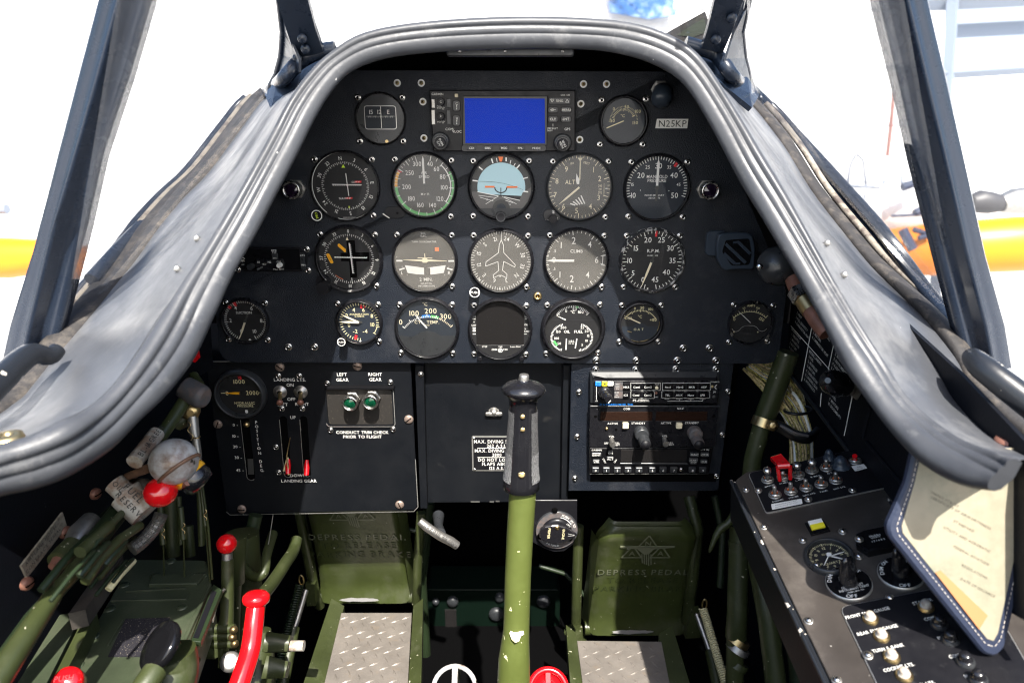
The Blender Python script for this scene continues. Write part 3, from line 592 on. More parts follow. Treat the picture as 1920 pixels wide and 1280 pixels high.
t, f, R, RO, s = gauge('accelerometer', 'small round dial lettered ACCELERATION with an oval knob at its lower left', 'gauge', 674, 603, 88, m_acc, face='dial_navy', rim=0.9, screws=((633, 569), (709, 571), (711, 640)), needles=(dict(a=-89, L=0.95, w_=0.10, tail=0.15, m='cream', tip=0.5), dict(a=-65, L=0.9, w_=0.08, tail=0, m='cream', tip=0.4, hub=0), dict(a=-88, L=0.93, w_=0.08, tail=0, m='cream', tip=0.4, hub=0)))
knobpart(t, PAN, 640, 641, 8, 0.018, 'satin_black', ring='white', txt=('PUSH',))
def m_cyl(mb, z):
    D = Dial(mb, 1103, 985, 250, 'cream', z)
    D.t('°C', 1092, 780, 26); D.t('CYL. TEMP.', 1103, 935, 26, bold=True); D.t('HEAD', 1103, 962, 11)
    for t, X, Y in (('0', 884, 934), ('100', 1000, 858), ('200', 1138, 838), ('300', 1262, 885)): D.t(t, X, Y, 42)
    cx, cy, r = 1113, 1140, 245
    for i in range(31):
        a = -52 + 101 * i / 30; b = i % 5 == 0; r1 = r + (28 if b else 14)
        c = 'white' if not (i > 21) else 'cream'
        sa, ca = math.sin(rad(a)), math.cos(rad(a)); D.ln(cx + r * sa, cy - r * ca, cx + r1 * sa, cy - r1 * ca, 7 if b else 6, c)
    for a0, a1, c in ((-11, 4, 'blue_paint'), (6, 20, 'green_paint')):
        P = [(cx + q * math.sin(rad(a)), cy - q * math.cos(rad(a))) for q, R_ in ((r, 0), (r + 24, 1)) for a in ((a0, (a0 + a1) / 2, a1) if not R_ else (a1, (a0 + a1) / 2, a0))]
        D.pg(P, c, -0.0001)
    P = [(865, 1050), (985, 1062), (1045, 1020), (1110, 1008), (1165, 1020), (1215, 1052), (1335, 1052), (1340, 1065), (1300, 1150), (1210, 1215), (1103, 1233), (1000, 1215), (910, 1150), (870, 1075)]
    D.pg([(X, Y) for X, Y in P], 'bezel_grey', 0.0006); mb.ring(0.03, 0.075, 0, 360, z, 'dial_black', 14) if 0 else None
    D.z += 0.001; D.t('o', 1115, 1180, 34, 0, 'dial_black')
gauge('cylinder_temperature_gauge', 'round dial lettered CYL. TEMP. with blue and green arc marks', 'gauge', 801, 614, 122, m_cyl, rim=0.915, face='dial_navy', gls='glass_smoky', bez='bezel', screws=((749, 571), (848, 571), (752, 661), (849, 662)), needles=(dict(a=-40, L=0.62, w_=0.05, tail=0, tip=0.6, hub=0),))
for o in [c for c in bpy.data.objects if c.name.startswith('needle')][-1:]:
    pass
def m_edm(mb, z):
    D = Dial(mb, 357, 985, 258, 'white', z)
    P = [(X, Y) for X, Y in ((152, 1120), (152, 830))] + [(357 + 240 * math.sin(rad(a)), 985 - 245 * math.cos(rad(a))) for a in range(-50, 51, 10)] + [(560, 830), (560, 1120), (550, 1130), (162, 1130)]
    mb.poly([D.p(*q) for q in P][::-1], z + 0.0004, 'dark_screen')
    D.t('STEP', 221, 1145, 14); D.t('760', 357, 1146, 14); D.t('Lean Find', 487, 1144, 14); D.t('EDM', 306, 1171, 16, bold=True); D.t('700', 400, 1171, 16, bold=True)
    q = D.p(357, 1178); n = len(mb.v); mb.ring(0.06, 0.078, 0, 360, z, 'white', 16); 
    for i in range(n, len(mb.v)): mb.v[i] = mb.v[i] + (mb.M.to_3x3() @ V((q[0], q[1], 0)))
    D.t('JP', 357, 1178, 22, bold=True)
    for t, X, Y in (('EGT', 131, 878), ('°F', 131, 925), ('CHT', 131, 952), ('TIT', 580, 880), ('OIL', 580, 947), ('%', 572, 984), ('Limit', 587, 1005)): D.t(t, X, Y, 14)
    for Y in (897, 975, 990, 1005, 1030): D.ln(120, Y, 146, Y, 8)
    D.ln(568, 898, 585, 898, 4); D.ln(562, 1031, 585, 1031, 4)
    D.ln(152, 1132, 560, 1132, 3)
t, f, R, RO, s = gauge('engine_monitor', 'round engine monitor lettered EDM 700 with a dark square screen', 'gauge', 938, 616, 121, m_edm, rim=0.93, ht=0.009, screws=((889, 572), (987, 573), (889, 663), (986, 664)))
for du in (-19, 20):
    inst('edmb', lambda mb: mb.prism(circ(0.0035, 12), 0, 0.004, 'satin_black', c=0.0008), 'button', t, PAN.sub(938 + du * 2, 671, 0.002).M)
def m_oil(mb, z):
    D = Dial(mb, 980, 985, 250, 'white', z)
    def fan(cx, cy, r, a0, a1, n, w_, L, k=5):
        for i in range(n + 1):
            a = rad(a0 + (a1 - a0) * i / n); q = r - L * (1.5 if i % k == 0 else 1); D.ln(cx + q * math.sin(a), cy - q * math.cos(a), cx + r * math.sin(a), cy - r * math.cos(a), w_)
    fan(978, 955, 185, -50, 50, 20, 6, 20); fan(912, 1065, 130, -165, -12, 26, 6, 16); fan(1032, 1065, 130, 12, 175, 26, 6, 16)
    for t, X, Y, h in (('0', 916, 818, 26), ('50', 990, 803, 26), ('100', 1046, 828, 26), ('°C', 974, 830, 24), ('200', 895, 972, 22), ('150', 851, 1010, 22), ('100', 838, 1072, 22), ('50', 861, 1120, 22), ('25', 1063, 972, 22), ('20', 1102, 1006, 22), ('15', 1119, 1048, 22), ('10', 1105, 1094, 22), ('5', 1067, 1133, 22)): D.t(t, X, Y, h, bold=True)
    D.t('OIL', 928, 1010, 24, bold=True); D.t('FUEL', 1032, 1010, 24, bold=True); D.t('LBS.', 974, 1100, 20, bold=True); D.t('SQ. IN.', 970, 1121, 11)
    D.ln(842, 850, 834, 862, 6); D.t('-70', 840, 848, 17, 60); D.ln(800, 1100, 850, 1140, 24, 'green_paint') if 0 else D.pg([(803, 1100), (822, 1092), (850, 1133), (838, 1148)], 'green_paint'); D.pg([(1000, 775), (1025, 778), (1022, 795), (1000, 792)], 'green_paint')
    D.ln(838, 865, 915, 902, 3, 'white', 12); D.ln(923, 1180, 925, 1075, 10); D.ln(1006, 1165, 1018, 1075, 10)
    D.ln(795, 903, 1160, 903, 3, 'bezel_grey')
gauge('oil_and_fuel_gauge', 'round dial with three small scales lettered OIL, FUEL and °C', 'gauge', 1074, 616, 121, m_oil, rim=0.87, ht=0.01, screws=((1026, 572), (1125, 571), (1024, 662), (1121, 661)))
def m_oat(mb, z):
    D = Dial(mb, 368, 940, 165, 'lume', z)
    cx, cy, r = 365, 985, 160
    for i in range(25):
        a = rad(-55 + 110 * i / 24); q = r - (20 if i % 6 == 0 else 12); D.ln(cx + q * math.sin(a), cy - q * math.cos(a), cx + r * math.sin(a), cy - r * math.cos(a), 5)
    for t, X, Y in (('0', 316, 813), ('50', 378, 808), ('100', 450, 820), ('-50', 275, 898), ('+150', 475, 912)): D.t(t, X, Y, 21)
    D.t('°C', 363, 884, 22); D.pg([(215, 968), (305, 968), (330, 948), (368, 940), (405, 948), (430, 968), (525, 968), (510, 1020), (470, 1075), (368, 1103), (270, 1075), (225, 1020)], 'dial_navy', -0.0001)
    for i, c in enumerate('OAT'): D.t(c, 328 + i * 31, 995, 20, bold=True)
    D.arc(85, 205, 0.965, 1.0, 'brass'); D.ln(384, 762 + 15, 384, 780 + 5, 8, 'white'); D.t('..', 280, 1005, 60, -30, 'amber') if 0 else D.ln(266, 1010, 300, 1020, 8, 'brass')
gauge('outside_temperature_gauge', 'small dial lettered OAT with pale yellow figures below the tachometer', 'gauge', 1200, 605, 87, m_oat, rim=0.85, gls='glass_clear', screws=((1166, 572), (1240, 572), (1161, 640), (1234, 640)), needles=(dict(a=-65, L=0.93, w_=0.06, tail=0, m='cream', tip=0.5, hub=0.0),))
def m_amp(mb, z):
    D = Dial(mb, 1313, 935, 170, 'lume', z)
    cx, cy, r = 1305, 1035, 190
    P = [(cx + r * math.sin(rad(a)), cy - r * math.cos(rad(a))) for a in range(-44, 45, 4)]
    for a, b in zip(P, P[1:]): D.ln(*a, *b, 4)
    for i in range(16):
        a = rad(-42 + 84 * i / 15); q = r + (24 if i % 5 == 0 else 12); D.ln(cx + q * math.sin(a), cy - q * math.cos(a), cx + r * math.sin(a), cy - r * math.cos(a), 4)
    for t, X, Y, R_, h in (('AMPS', 1305, 795, 0, 17), ('50', 1250, 815, 15, 15), ('100', 1363, 815, -15, 15), ('0', 1183, 908, 0, 22), ('150', 1403, 908, -30, 24)): D.t(t, X, Y, h, R_)
    P = [(1170, 985), (1185, 1005), (1205, 1012), (1225, 1005), (1250, 975), (1275, 962), (1305, 960), (1345, 962), (1370, 975), (1390, 1000), (1415, 1010), (1440, 1000), (1452, 985)]
    for a, b in zip(P, P[1:]): D.ln(*a, *b, 4, 'alu_edge')
    for k in range(4): D.ln(1287 + k * 12, 975, 1287 + k * 12, 1040, 2, 'bezel_grey')
    D.t('o', 1292, 1067, 36, 0, 'bezel_grey'); 
    for X in (1190, 1382): D.t('.', X, 988, 60)
t, f, R, RO, s = gauge('ammeter', 'small black dial lettered AMPS at the lower right corner of the panel', 'gauge', 1406, 604, 85, m_amp, rim=0.93, screws=((1376, 571), (1450, 573), (1367, 641), (1439, 639)), needles=(dict(a=-48, L=0.85, w_=0.035, tail=0, tip=0.5, hub=0.0),))
mb = MB(f.M)
for a, w_ in ((2, 5), (243, 4), (128, 4)): mb.ring(R * 0.98, R * 1.09, a - 7, a + 7, 0.0082, 'steel')
mb.build('bezel_clip', t)
# brass jack and small hole
t = thing('jack_socket', 'small brass jack socket in the panel between the heading and climb dials', 'socket', PAN.at(1008, 555))
mb = MB(PAN.sub(1008, 555).M); mb.lathe([(0.0056, 0), (0.0056, 0.002), (0.0045, 0.0035), (0.0022, 0.0035), (0.002, 0.0005)], 20, 'brass', caps=False); mb.poly(circ(0.0021, 10), 0.0006, 'void'); mb.build('socket_ring', t)
mb = MB(PAN.sub(1008, 555).M); mb.lathe([(0.0012, 0.0006), (0.001, 0.002), (0, 0.0024)], 10, 'brass'); mb.build('contact', t)
# press-to-test lamps and the eyeball lamp
for u, v, lb, m_ in ((545, 357, 'empty looking metal ringed panel lamp left of the left hand navigation indicators', 'lens_dark'), (1333, 358, 'metal ringed panel lamp with purple lens right of the manifold pressure dial', 'lens_dark')):
    f = PAN.sub(u, v, 0.024); M0 = Matrix.Translation(-PAN.z * 0.024) @ f.M; t = thing('panel_lamp', lb, 'lamp', M=M0); s = PAN.s_(u, v, 0.024); r = 17 * s
    mb = MB(M0); mb.lathe([(r * 1.12, 0), (r * 1.12, 0.004)], 6, 'dull_metal', sm=False); mb.lathe([(r * 0.85, 0.004)] + [(r * (0.85 + 0.04 * (k % 2)), 0.005 + 0.0012 * k) for k in range(9)], 24, 'dull_metal', caps=False); mb.build('threaded_body', t)
    mb = MB(M0); mb.lathe([(r * 0.9, 0.016), (r, 0.017), (r, 0.023), (r * 0.93, 0.024), (r * 0.78, 0.024), (r * 0.76, 0.021)], 28, 'steel', caps=False); mb.build('ring', t)
    mb = MB(M0); mb.lathe([(r * 0.77, 0.0215), (r * 0.5, 0.0228), (0, 0.0232)], 24, m_); mb.build('lens', t)
f = PAN.sub(1237, 168); t = thing('eyebrow_light', 'black hooded eyebrow light above the small temperature dial at the panel top', 'lamp', M=f.M)
mb = MB(f.M); mb.lathe([(0.011, 0), (0.011, 0.003), (0.006, 0.004)], 6, 'dull_metal', sm=False); mb.build('nut', t)
mb = MB(f.M @ Matrix.Translation((0.004, 0, 0.003)) @ Matrix.Rotation(rad(-20), 4, 'Y') @ Matrix.Rotation(rad(40), 4, 'X')); mb.lathe([(0.008, 0), (0.012, 0.004), (0.0125, 0.016), (0.011, 0.022), (0.006, 0.025), (0, 0.026)], 26, 'plastic_blue'); mb.build('hood', t)
mb = MB(f.M); mb.ring(0.0085, 0.0105, 150, 300, 0.0045, 'alu_edge'); mb.build('worn_edge', t)

# ================================================================= GPS NAVIGATOR
G = PAN
def conv(x0, y0, k): return lambda X, Y: (x0 + X / k, y0 + Y / k)
class Eq:                       # equipment fixed in front of a flat frame, drawn from pixels
    def __init__(s, fr, cv, h, t): s.fr = fr; s.cv = cv; s.h = h; s.t = t
    def l(s, X, Y, h=None): return s.fr.l(*s.cv(X, Y), s.h if h is None else h)
    def sc(s, X, Y): a = s.l(X, Y); b = s.l(X + 1, Y); return abs(b[0] - a[0])
    def rect(s, X0, Y0, X1, Y1, h=None):
        xm, ym = (X0 + X1) / 2, (Y0 + Y1) / 2; return s.l(X0, ym, h)[0], s.l(X1, ym, h)[0], s.l(xm, Y1, h)[1], s.l(xm, Y0, h)[1]
    def block(s, name, X0, Y0, X1, Y1, z0, z1, m, r=0.001, c=0.0005, parent=None, mt=None):
        x0, x1, y0, y1 = s.rect(X0, Y0, X1, Y1, z1); mb = MB(s.fr.M); mb.prism(rr(x1 - x0, y1 - y0, r, 3, (x0 + x1) / 2, (y0 + y1) / 2), z0, z1, m, c=c, mt=mt); return mb.build(name, parent or s.t)
    def mb(s): m = MB(s.fr.M); m.m = 'white'; return m
    def tx(s, mb, t, X, Y, h, m='white', rot=0, z=None, **k):
        z = s.h + 0.0004 if z is None else z; x, y = s.l(X, Y, z); mb.text(t, x, y, h * s.sc(X, Y), z, m, rot, **k)
    def ln(s, mb, X0, Y0, X1, Y1, w_, m='white', z=None):
        z = s.h + 0.0003 if z is None else z; mb.bar(*s.l(X0, Y0, z), *s.l(X1, Y1, z), w_ * s.sc(X0, Y0), z, m)
    def knob(s, name, X, Y, prof, m, txt=None, rot=0, tm='white', base=None, n=28):     # prof in (radius px, height above panel m)
        top = prof[-1][1]; x, y = s.l(X, Y, top); k = s.sc(X, Y); mb = MB(s.fr.M @ Matrix.Translation((x, y, 0))); mb.lathe([(r * k, z) for r, z in prof], n, m, sm=True)
        if txt:
            for i, l in enumerate(txt): mb.text(l, math.sin(rad(rot)) * (i - (len(txt) - 1) / 2) * 24 * k, -math.cos(rad(rot)) * (i - (len(txt) - 1) / 2) * 24 * k, 17 * k, top + 0.0003, tm, rot, bold=True)
        return mb.build(name, s.t)
t = thing('gps_navigator', 'wide GPS navigator with a bright blue screen at the top of the panel', 'navigator', PAN.at(942, 226))
c2 = conv(860, 140, 4.572); c1 = conv(640, 140, 4.572); H = 0.009; E = Eq(PAN, c2, H, t); E1 = Eq(PAN, c1, H, t)
o = [PAN.l(u, v, H) for u, v in ((805, 169), (1079, 169), (1079, 284), (812, 284))]; mb = MB(PAN.M); mb.prism(ccw(roundpoly(o, 0.002)), 0, H, 'satin_black', c=0.0012); mb.build('case', t)
o = [PAN.l(u, v, H + 0.0) for u, v in ((868, 180), (1027, 180), (1026, 273), (867, 273))]; mb = MB(PAN.M); mb.prism(ccw(o), H - 0.001, H + 0.0012, 'gloss_black', c=0.0008); mb.build('screen_surround', t)
o = [PAN.l(u, v, H + 0.0) for u, v in ((871, 184.5), (1021, 185.5), (1022, 269), (873, 268.5))]; mb = MB(PAN.M); mb.poly(ccw(o), H + 0.0016, 'blue_screen'); mb.build('screen', t); mb = MB(PAN.M); mb.poly(ccw(inset(ccw(o), .0004)), H + 0.0022, 'glass_smudged'); mb.build('screen_glass', t)
E.block('button_strip', 22, 603, 752, 660, 0.008, 0.0102, 'gloss_black', 0.003)
mb = E.mb(); Z = 0.0125
for X, l in ((110, 'CDI'), (249, 'OBS'), (390, 'MSG'), (529, 'FPL'), (667, 'PROC')): E.block('button', X - 40, 612, X + 40, 648, 0.0095, 0.0118, 'bezel_grey', 0.0015)
for X, Y, l in ((110, 630, 'CDI'), (249, 630, 'OBS'), (390, 630, 'MSG'), (529, 631, 'FPL'), (667, 632, 'PROC')): E.tx(mb, l, X, Y, 18, z=Z, bold=True)
for X0, Y0, X1, Y1, l in ((770, 195, 962, 255, 'RNG'), (765, 277, 853, 330, ''), (878, 277, 967, 330, 'MENU'), (765, 355, 852, 410, 'CLR'), (875, 355, 966, 410, 'ENT')):
    E.block('button', X0, Y0, X1, Y1, 0.0085, 0.0118, 'gloss_black', 0.0022); E.tx(mb, l, (X0 + X1) / 2, (Y0 + Y1) / 2, 20, z=Z, bold=True)
for sx_, X in ((1, 802), (-1, 930)):
    P = [(X - 15, 225 - 13 * sx_), (X + 15, 225 - 13 * sx_), (X, 225 + 13 * sx_)]
    for a, b in zip(P, P[1:] + P[:1]): E.ln(mb, *a, *b, 4, z=Z)
E.ln(mb, 785, 303, 830, 303, 4, z=Z); E.tx(mb, 'D', 806, 303, 20, z=Z, bold=True)
E.tx(mb, 'GNS 430', 914, 176, 14, bold=True); E.tx(mb, 'GPS', 932, 468, 20, bold=True); E.tx(mb, 'DEFAULT', 806, 462, 14); E.tx(mb, 'NAV', 784, 480, 14); E.ln(mb, 808, 422, 808, 446, 3)
E1.tx(mb, 'GARMIN', 824, 168, 18, bold=True); E1.tx(mb, 'COM/', 930, 468, 20); E1.tx(mb, 'VLOC', 990, 488, 20); E1.tx(mb, 'PWR', 838, 272, 12); E1.tx(mb, 'VOL', 838, 287, 12); E1.tx(mb, 'PUSH', 873, 282, 9); E1.tx(mb, 'SQ', 873, 294, 9); E1.tx(mb, 'VOL', 838, 406, 13); E1.tx(mb, 'PUSH', 873, 402, 9); E1.tx(mb, 'ID', 873, 414, 9)
E1.tx(mb, 'C', 988, 250, 20, z=Z, bold=True); E1.tx(mb, 'V', 991, 378, 20, z=Z, bold=True)
for Y in (270, 292, 398, 420): E1.ln(mb, 989, Y - 7, 989, Y + 7, 6, z=Z)
mb.build('lettering_print', t)
E1.block('card_slot', 772, 210, 803, 288, 0.008, 0.0096, 'dull_metal', 0.0004); E1.block('card_slot', 772, 302, 805, 430, 0.008, 0.0096, 'dull_metal', 0.0004)
E1.block('card_slot', 902, 207, 940, 285, 0.008, 0.0096, 'bezel_grey', 0.0004); E1.block('card_slot', 902, 304, 940, 430, 0.008, 0.0096, 'bezel_grey', 0.0004)
E1.block('button', 953, 220, 1020, 315, 0.0085, 0.0118, 'gloss_black', 0.003); E1.block('button', 953, 347, 1020, 443, 0.0085, 0.0118, 'gloss_black', 0.003)
E1.block('light_sensor', 972, 165, 1000, 195, 0.0088, 0.0097, 'cream', 0.0006)
for Y, r in ((233, 15), (358, -30)): E1.knob('small_knob', 852, Y, [(32, 0.009), (32, 0.014), (28, 0.016)], 'satin_black', ('C' if r > 0 else 'V',), r)
for e, X, Y, tx_, r in ((E1, 845, 585, ('PUSH', 'C/V'), -62), (E, 893, 598, ('PUSH', 'CRSR'), 118)):
    e.knob('outer_knob', X, Y - 12, [(78, 0.009), (78, 0.015), (72, 0.017), (60, 0.0172)], 'bezel_grey'); e.knob('knurled_knob', X, Y - 3, [(60, 0.016), (60, 0.024), (56, 0.025)], 'knurl'); e.knob('inner_knob', X, Y, [(46, 0.024), (46, 0.030), (42, 0.031)], 'satin_black', tx_, r)

# DME readout half hidden behind the coaming
t = thing('dme_display', 'narrow black distance readout lettered DME beside the left edge of the coaming', 'display', PAN.at(512, 485))
c7 = conv(380, 270, 4.414); E = Eq(PAN, c7, 0.004, t)
o = [E.l(X, Y) for X, Y in ((280, 855), (800, 855), (858, 900), (858, 1010), (820, 1052), (350, 1052), (290, 1000))]; mb = E.mb(); mb.prism(ccw(o), 0, 0.004, 'satin_black', c=0.0006); mb.build('case', t)
E.block('window', 330, 868, 805, 1040, 0.003, 0.0044, 'gloss_black', 0.0005); E.block('control_plate', 440, 955, 668, 1045, 0.0044, 0.006, 'bezel', 0.0005); E.block('mode_plate', 572, 905, 620, 955, 0.0044, 0.006, 'bezel_grey', 0.0005)
E.block('edge_label', 808, 900, 845, 1035, 0.0040, 0.005, 'bezel_grey', 0.0005)
mb = E.mb()
for l, X, Y, h in (('DME', 590, 880, 15), ('TST', 592, 900, 14), ('BRG', 597, 945, 10), ('KTS', 826, 923, 14), ('MIN', 833, 1001, 14), ('N1', 462, 977, 16), ('N2', 553, 977, 16), ('HLD', 508, 994, 13), ('DIM', 630, 975, 14), ('PULL TEST', 628, 1037, 12), ('MY', 335, 998, 12)): E.tx(mb, l, X, Y, h, z=0.0066)
E.ln(mb, 305, 970, 350, 970, 4, z=0.005)
P = [(312, 950), (330, 938), (350, 950), (330, 962), (312, 950)]
for a, b in zip(P, P[1:]): E.ln(mb, *a, *b, 3, z=0.005)
mb.build('lettering_print', t)
E.knob('dim_knob', 628, 1008, [(21, 0.006), (21, 0.011), (18, 0.013)], 'white'); E.knob('select_knob', 387, 1020, [(26, 0.004), (26, 0.012), (24, 0.013)], 'bezel_grey')
mb = E.mb(); mb.tube([(*E.l(500, 1015), 0.006), (*E.l(468, 1028), 0.014)], [0.0012, 0.0016], 8, 'steel'); mb.build('lever', t)
for u, v in ((575, 467), (446, 505), (578, 507)): inst('cap', k_cap, 'screw', t, PAN.sub(u, v).M)

# square magnetic mount with its stripes
t = thing('phone_mount', 'square blue grey mount with diagonal stripes fixed right of the tachometer', 'mount', PAN.at(1375, 470))
c6 = conv(1120, 400, 4.572); E = Eq(PAN, c6, 0.018, t)
E.block('bracket', 935, 150, 1100, 365, 0, 0.006, 'plastic_blue', 0.006, 0.001); E.block('stem', 1080, 230, 1300, 400, 0.004, 0.012, 'plastic_blue', 0.004)
o = [E.l(X, Y) for X, Y in ((1045, 175), (1195, 165), (1330, 178), (1358, 300), (1345, 480), (1200, 480), (1085, 492), (1030, 400), (1025, 260))]; mb = E.mb(); mb.prism(ccw(roundpoly(o, 0.005)), 0.010, 0.018, 'plastic_blue', c=0.0015); mb.build('plate', t)
mb = E.mb(); o = [E.l(X, Y) for X, Y in ((1100, 228), (1300, 215), (1322, 345), (1300, 440), (1150, 448), (1068, 330))]; mb.prism(ccw(roundpoly(o, 0.003)), 0.0181, 0.0186, 'gloss_black'); mb.build('badge', t)
mb = E.mb()
for P in (((1105, 240), (1205, 238), (1315, 335), (1312, 365), (1215, 290), (1170, 262), (1150, 275), (1245, 375), (1300, 440), (1250, 440)), ((1085, 275), (1110, 262), (1235, 400), (1205, 415), (1170, 440), (1150, 435), (1085, 370), (1085, 330), (1190, 430), (1210, 405))):
    pass
for X0, Y0, X1, Y1, w_ in ((1100, 262, 1272, 425, 26), (1165, 262, 1300, 395, 0), (1210, 248, 1312, 348, 26), (1165, 250, 1215, 244, 18), (1085, 345, 1180, 432, 26), (1180, 432, 1225, 430, 18), (1165, 262, 1300, 392, 0)):
    if w_: E.ln(mb, X0, Y0, X1, Y1, w_, 'plastic_blue', z=0.0189)
mb.build('stripes', t)
# ================================================================= COAMING: padded rim, side shelves and deck
ST_ = [  # rim inner edge | rim outer edge | shelf outer edge (pixels), y of the rim, x of the shelf edge
    ((-210, 985), (-215, 905), (-160, 880), -.500, -.475), ((-100, 955), (-100, 872), (-70, 812), -.478, -.475), ((0, 925), (0, 841), (0, 765), -.455, -.472),
    ((62, 912), (60, 823), (20, 750), -.443, -.47), ((120, 890), (120, 796), (42, 732), -.430, -.468), ((200, 845), (172, 765), (75, 690), -.405, -.465), ((254, 793), (220, 720), (107, 650), -.380, -.46),
    ((315, 735), (268, 652), (150, 600), -.348, -.455), ((365, 668), (309, 583), (205, 535), -.315, -.45), ((405, 585), (345, 525), (247, 487), -.288, -.44), ((440, 510), (385, 463), (295, 420), -.262, -.43),
    ((480, 440), (425, 397), (340, 368), -.238, -.42), ((520, 362), (465, 328), (391, 318), -.215, -.405), ((560, 285), (508, 250), (450, 240), -.195, -.385), ((592, 220), (540, 190), (500, 180), -.178, -.36),
    ((622, 172), (578, 138), (545, 132), -.166, None), ((657, 136), (620, 98), None, -.157, None), ((720, 111), (685, 61), None, -.150, None), ((820, 98), (800, 41), None, -.144, None),
    ((960, 92), (960, 32), None, -.140, None), ((1090, 93), (1105, 35), None, -.142, None), ((1165, 102), (1200, 47), None, -.148, None), ((1232, 124), (1275, 76), None, -.156, None),
    ((1283, 160), (1322, 117), None, -.166, None), ((1331, 234), (1378, 203), (1409, 195), -.182, .36), ((1382, 332), (1425, 281), (1468, 266), -.200, .385), ((1426, 405), (1475, 363), (1522, 352), -.226, .405),
    ((1463, 466), (1520, 445), (1593, 442), -.250, .42), ((1502, 530), (1561, 520), (1640, 497), -.272, .43), ((1539, 595), (1604, 595), (1700, 553), -.300, .44), ((1579, 668), (1661, 693), (1757, 607), -.330, .45),
    ((1620, 733), (1697, 745), (1800, 662), -.355, .455), ((1661, 790), (1746, 790), (1823, 709), -.380, .46), ((1709, 845), (1807, 831), (1865, 760), -.408, .465), ((1758, 882), (1860, 851), (1900, 795), -.430, .468), ((1807, 906), (1890, 858), (1930, 820), -.448, .47), ((1858, 918), (1907, 861), (1960, 840), -.462, .472)]
def smooth3(P):                          # Catmull-Rom, 4 steps
    o = []
    for i in range(len(P) - 1):
        a, b, c, d = P[max(i - 1, 0)], P[i], P[i + 1], P[min(i + 2, len(P) - 1)]
        for k in range(4):
            t = k / 4; o.append(0.5 * ((2 * b) + (c - a) * t + (2 * a - 5 * b + 4 * c - d) * t * t + (3 * b - 3 * c + d - a) * t ** 3))
    o.append(P[-1]); return o
Pi = [py(*s[0], s[3]) for s in ST_]; Pb = [py(*s[1], s[3] - 0.004) for s in ST_]; Po = []
for i, s in enumerate(ST_):
    b = Pb[i]
    if s[4] is not None: Po.append(px(*s[2], s[4]))
    else: Po.append(V((b.x * 1.04, 0.10, b.z * (1.0 if b.x * b.x > .03 else 1.0) + 0.004)))
# the deck edge: hidden behind the rim at the top
for i, s in enumerate(ST_):
    if s[4] is None:
        d = (Pb[i] - CAM); q = CAM + d * (1.16 / d.y * 1.0 * (0.883 + 0.06) / 1.0 if 0 else (0.99 / d.y)); Po[i] = V((q.x * 1.0, q.y, q.z - 0.010))
Pi, Pb, Po = smooth3(Pi), smooth3(Pb), smooth3(Po); N_ = len(Pi)
coam = thing('cockpit_coaming', 'grey padded cockpit coaming arching round the instrument panel with worn side shelves', 'coaming', (0, -0.14, 0.08))
PR = [(-.50, -.10), (-.50, .04), (-.45, .14), (-.34, .205), (-.20, .235), (-.06, .225), (-.025, .195), (0.0, .192), (.03, .215), (.12, .215), (.19, .185), (.225, .155), (.25, .15), (.28, .165), (.34, .19), (.41, .17), (.48, .10), (.51, .0), (.47, -.18), (0, -.30), (-.40, -.22)]
mb = MB(); vs = []
for i in range(N_):
    T = (Pi[min(i + 1, N_ - 1)] + Pb[min(i + 1, N_ - 1)] - Pi[max(i - 1, 0)] - Pb[max(i - 1, 0)]).normalized()
    t = Pb[i] - Pi[i]; w_ = t.length; t.normalize(); n = T.cross(t); n.normalize()
    c = (Pi[i] + Pb[i]) / 2
    if n.dot(CAM - c) < 0: n = -n
    vs += [c + (t * a + n * b) * w_ for a, b in PR]
K = len(PR); mb.add(vs, [(j * K + i, j * K + (i + 1) % K, (j + 1) * K + (i + 1) % K, (j + 1) * K + i) for j in range(N_ - 1) for i in range(K)], 'rim', True)
mb.add(vs[-K:], [tuple(range(K))], 'rim', False); mb.add(vs[:K], [tuple(reversed(range(K)))], 'rim', False)
mb.build('padded_rim', coam)
mb = MB(); vs = []; SB = 7
for i in range(N_):
    for k in range(SB + 1):
        q = Pb[i].lerp(Po[i], k / SB); vs.append(q + V((0, 0, -0.004 * math.sin(PI * k / SB) - (0.004 if k == 0 else 0))))
mb.add(vs, [(j * (SB + 1) + i, (j + 1) * (SB + 1) + i, (j + 1) * (SB + 1) + i + 1, j * (SB + 1) + i + 1) for j in range(N_ - 1) for i in range(SB)], 'shelf', True)
mb.build('deck_skin', coam)
# skirt under the rim: from the inner edge forwards to the panel plane, closes the gap above and beside the panel
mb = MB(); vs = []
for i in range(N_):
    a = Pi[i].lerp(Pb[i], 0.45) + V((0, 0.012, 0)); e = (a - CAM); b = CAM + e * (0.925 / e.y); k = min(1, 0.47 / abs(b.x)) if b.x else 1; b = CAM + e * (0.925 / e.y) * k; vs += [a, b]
mb.add(vs, [(2 * i, 2 * i + 2, 2 * i + 3, 2 * i + 1) for i in range(N_ - 1)], 'matt_black', True); mb.build('inner_skirt', coam)
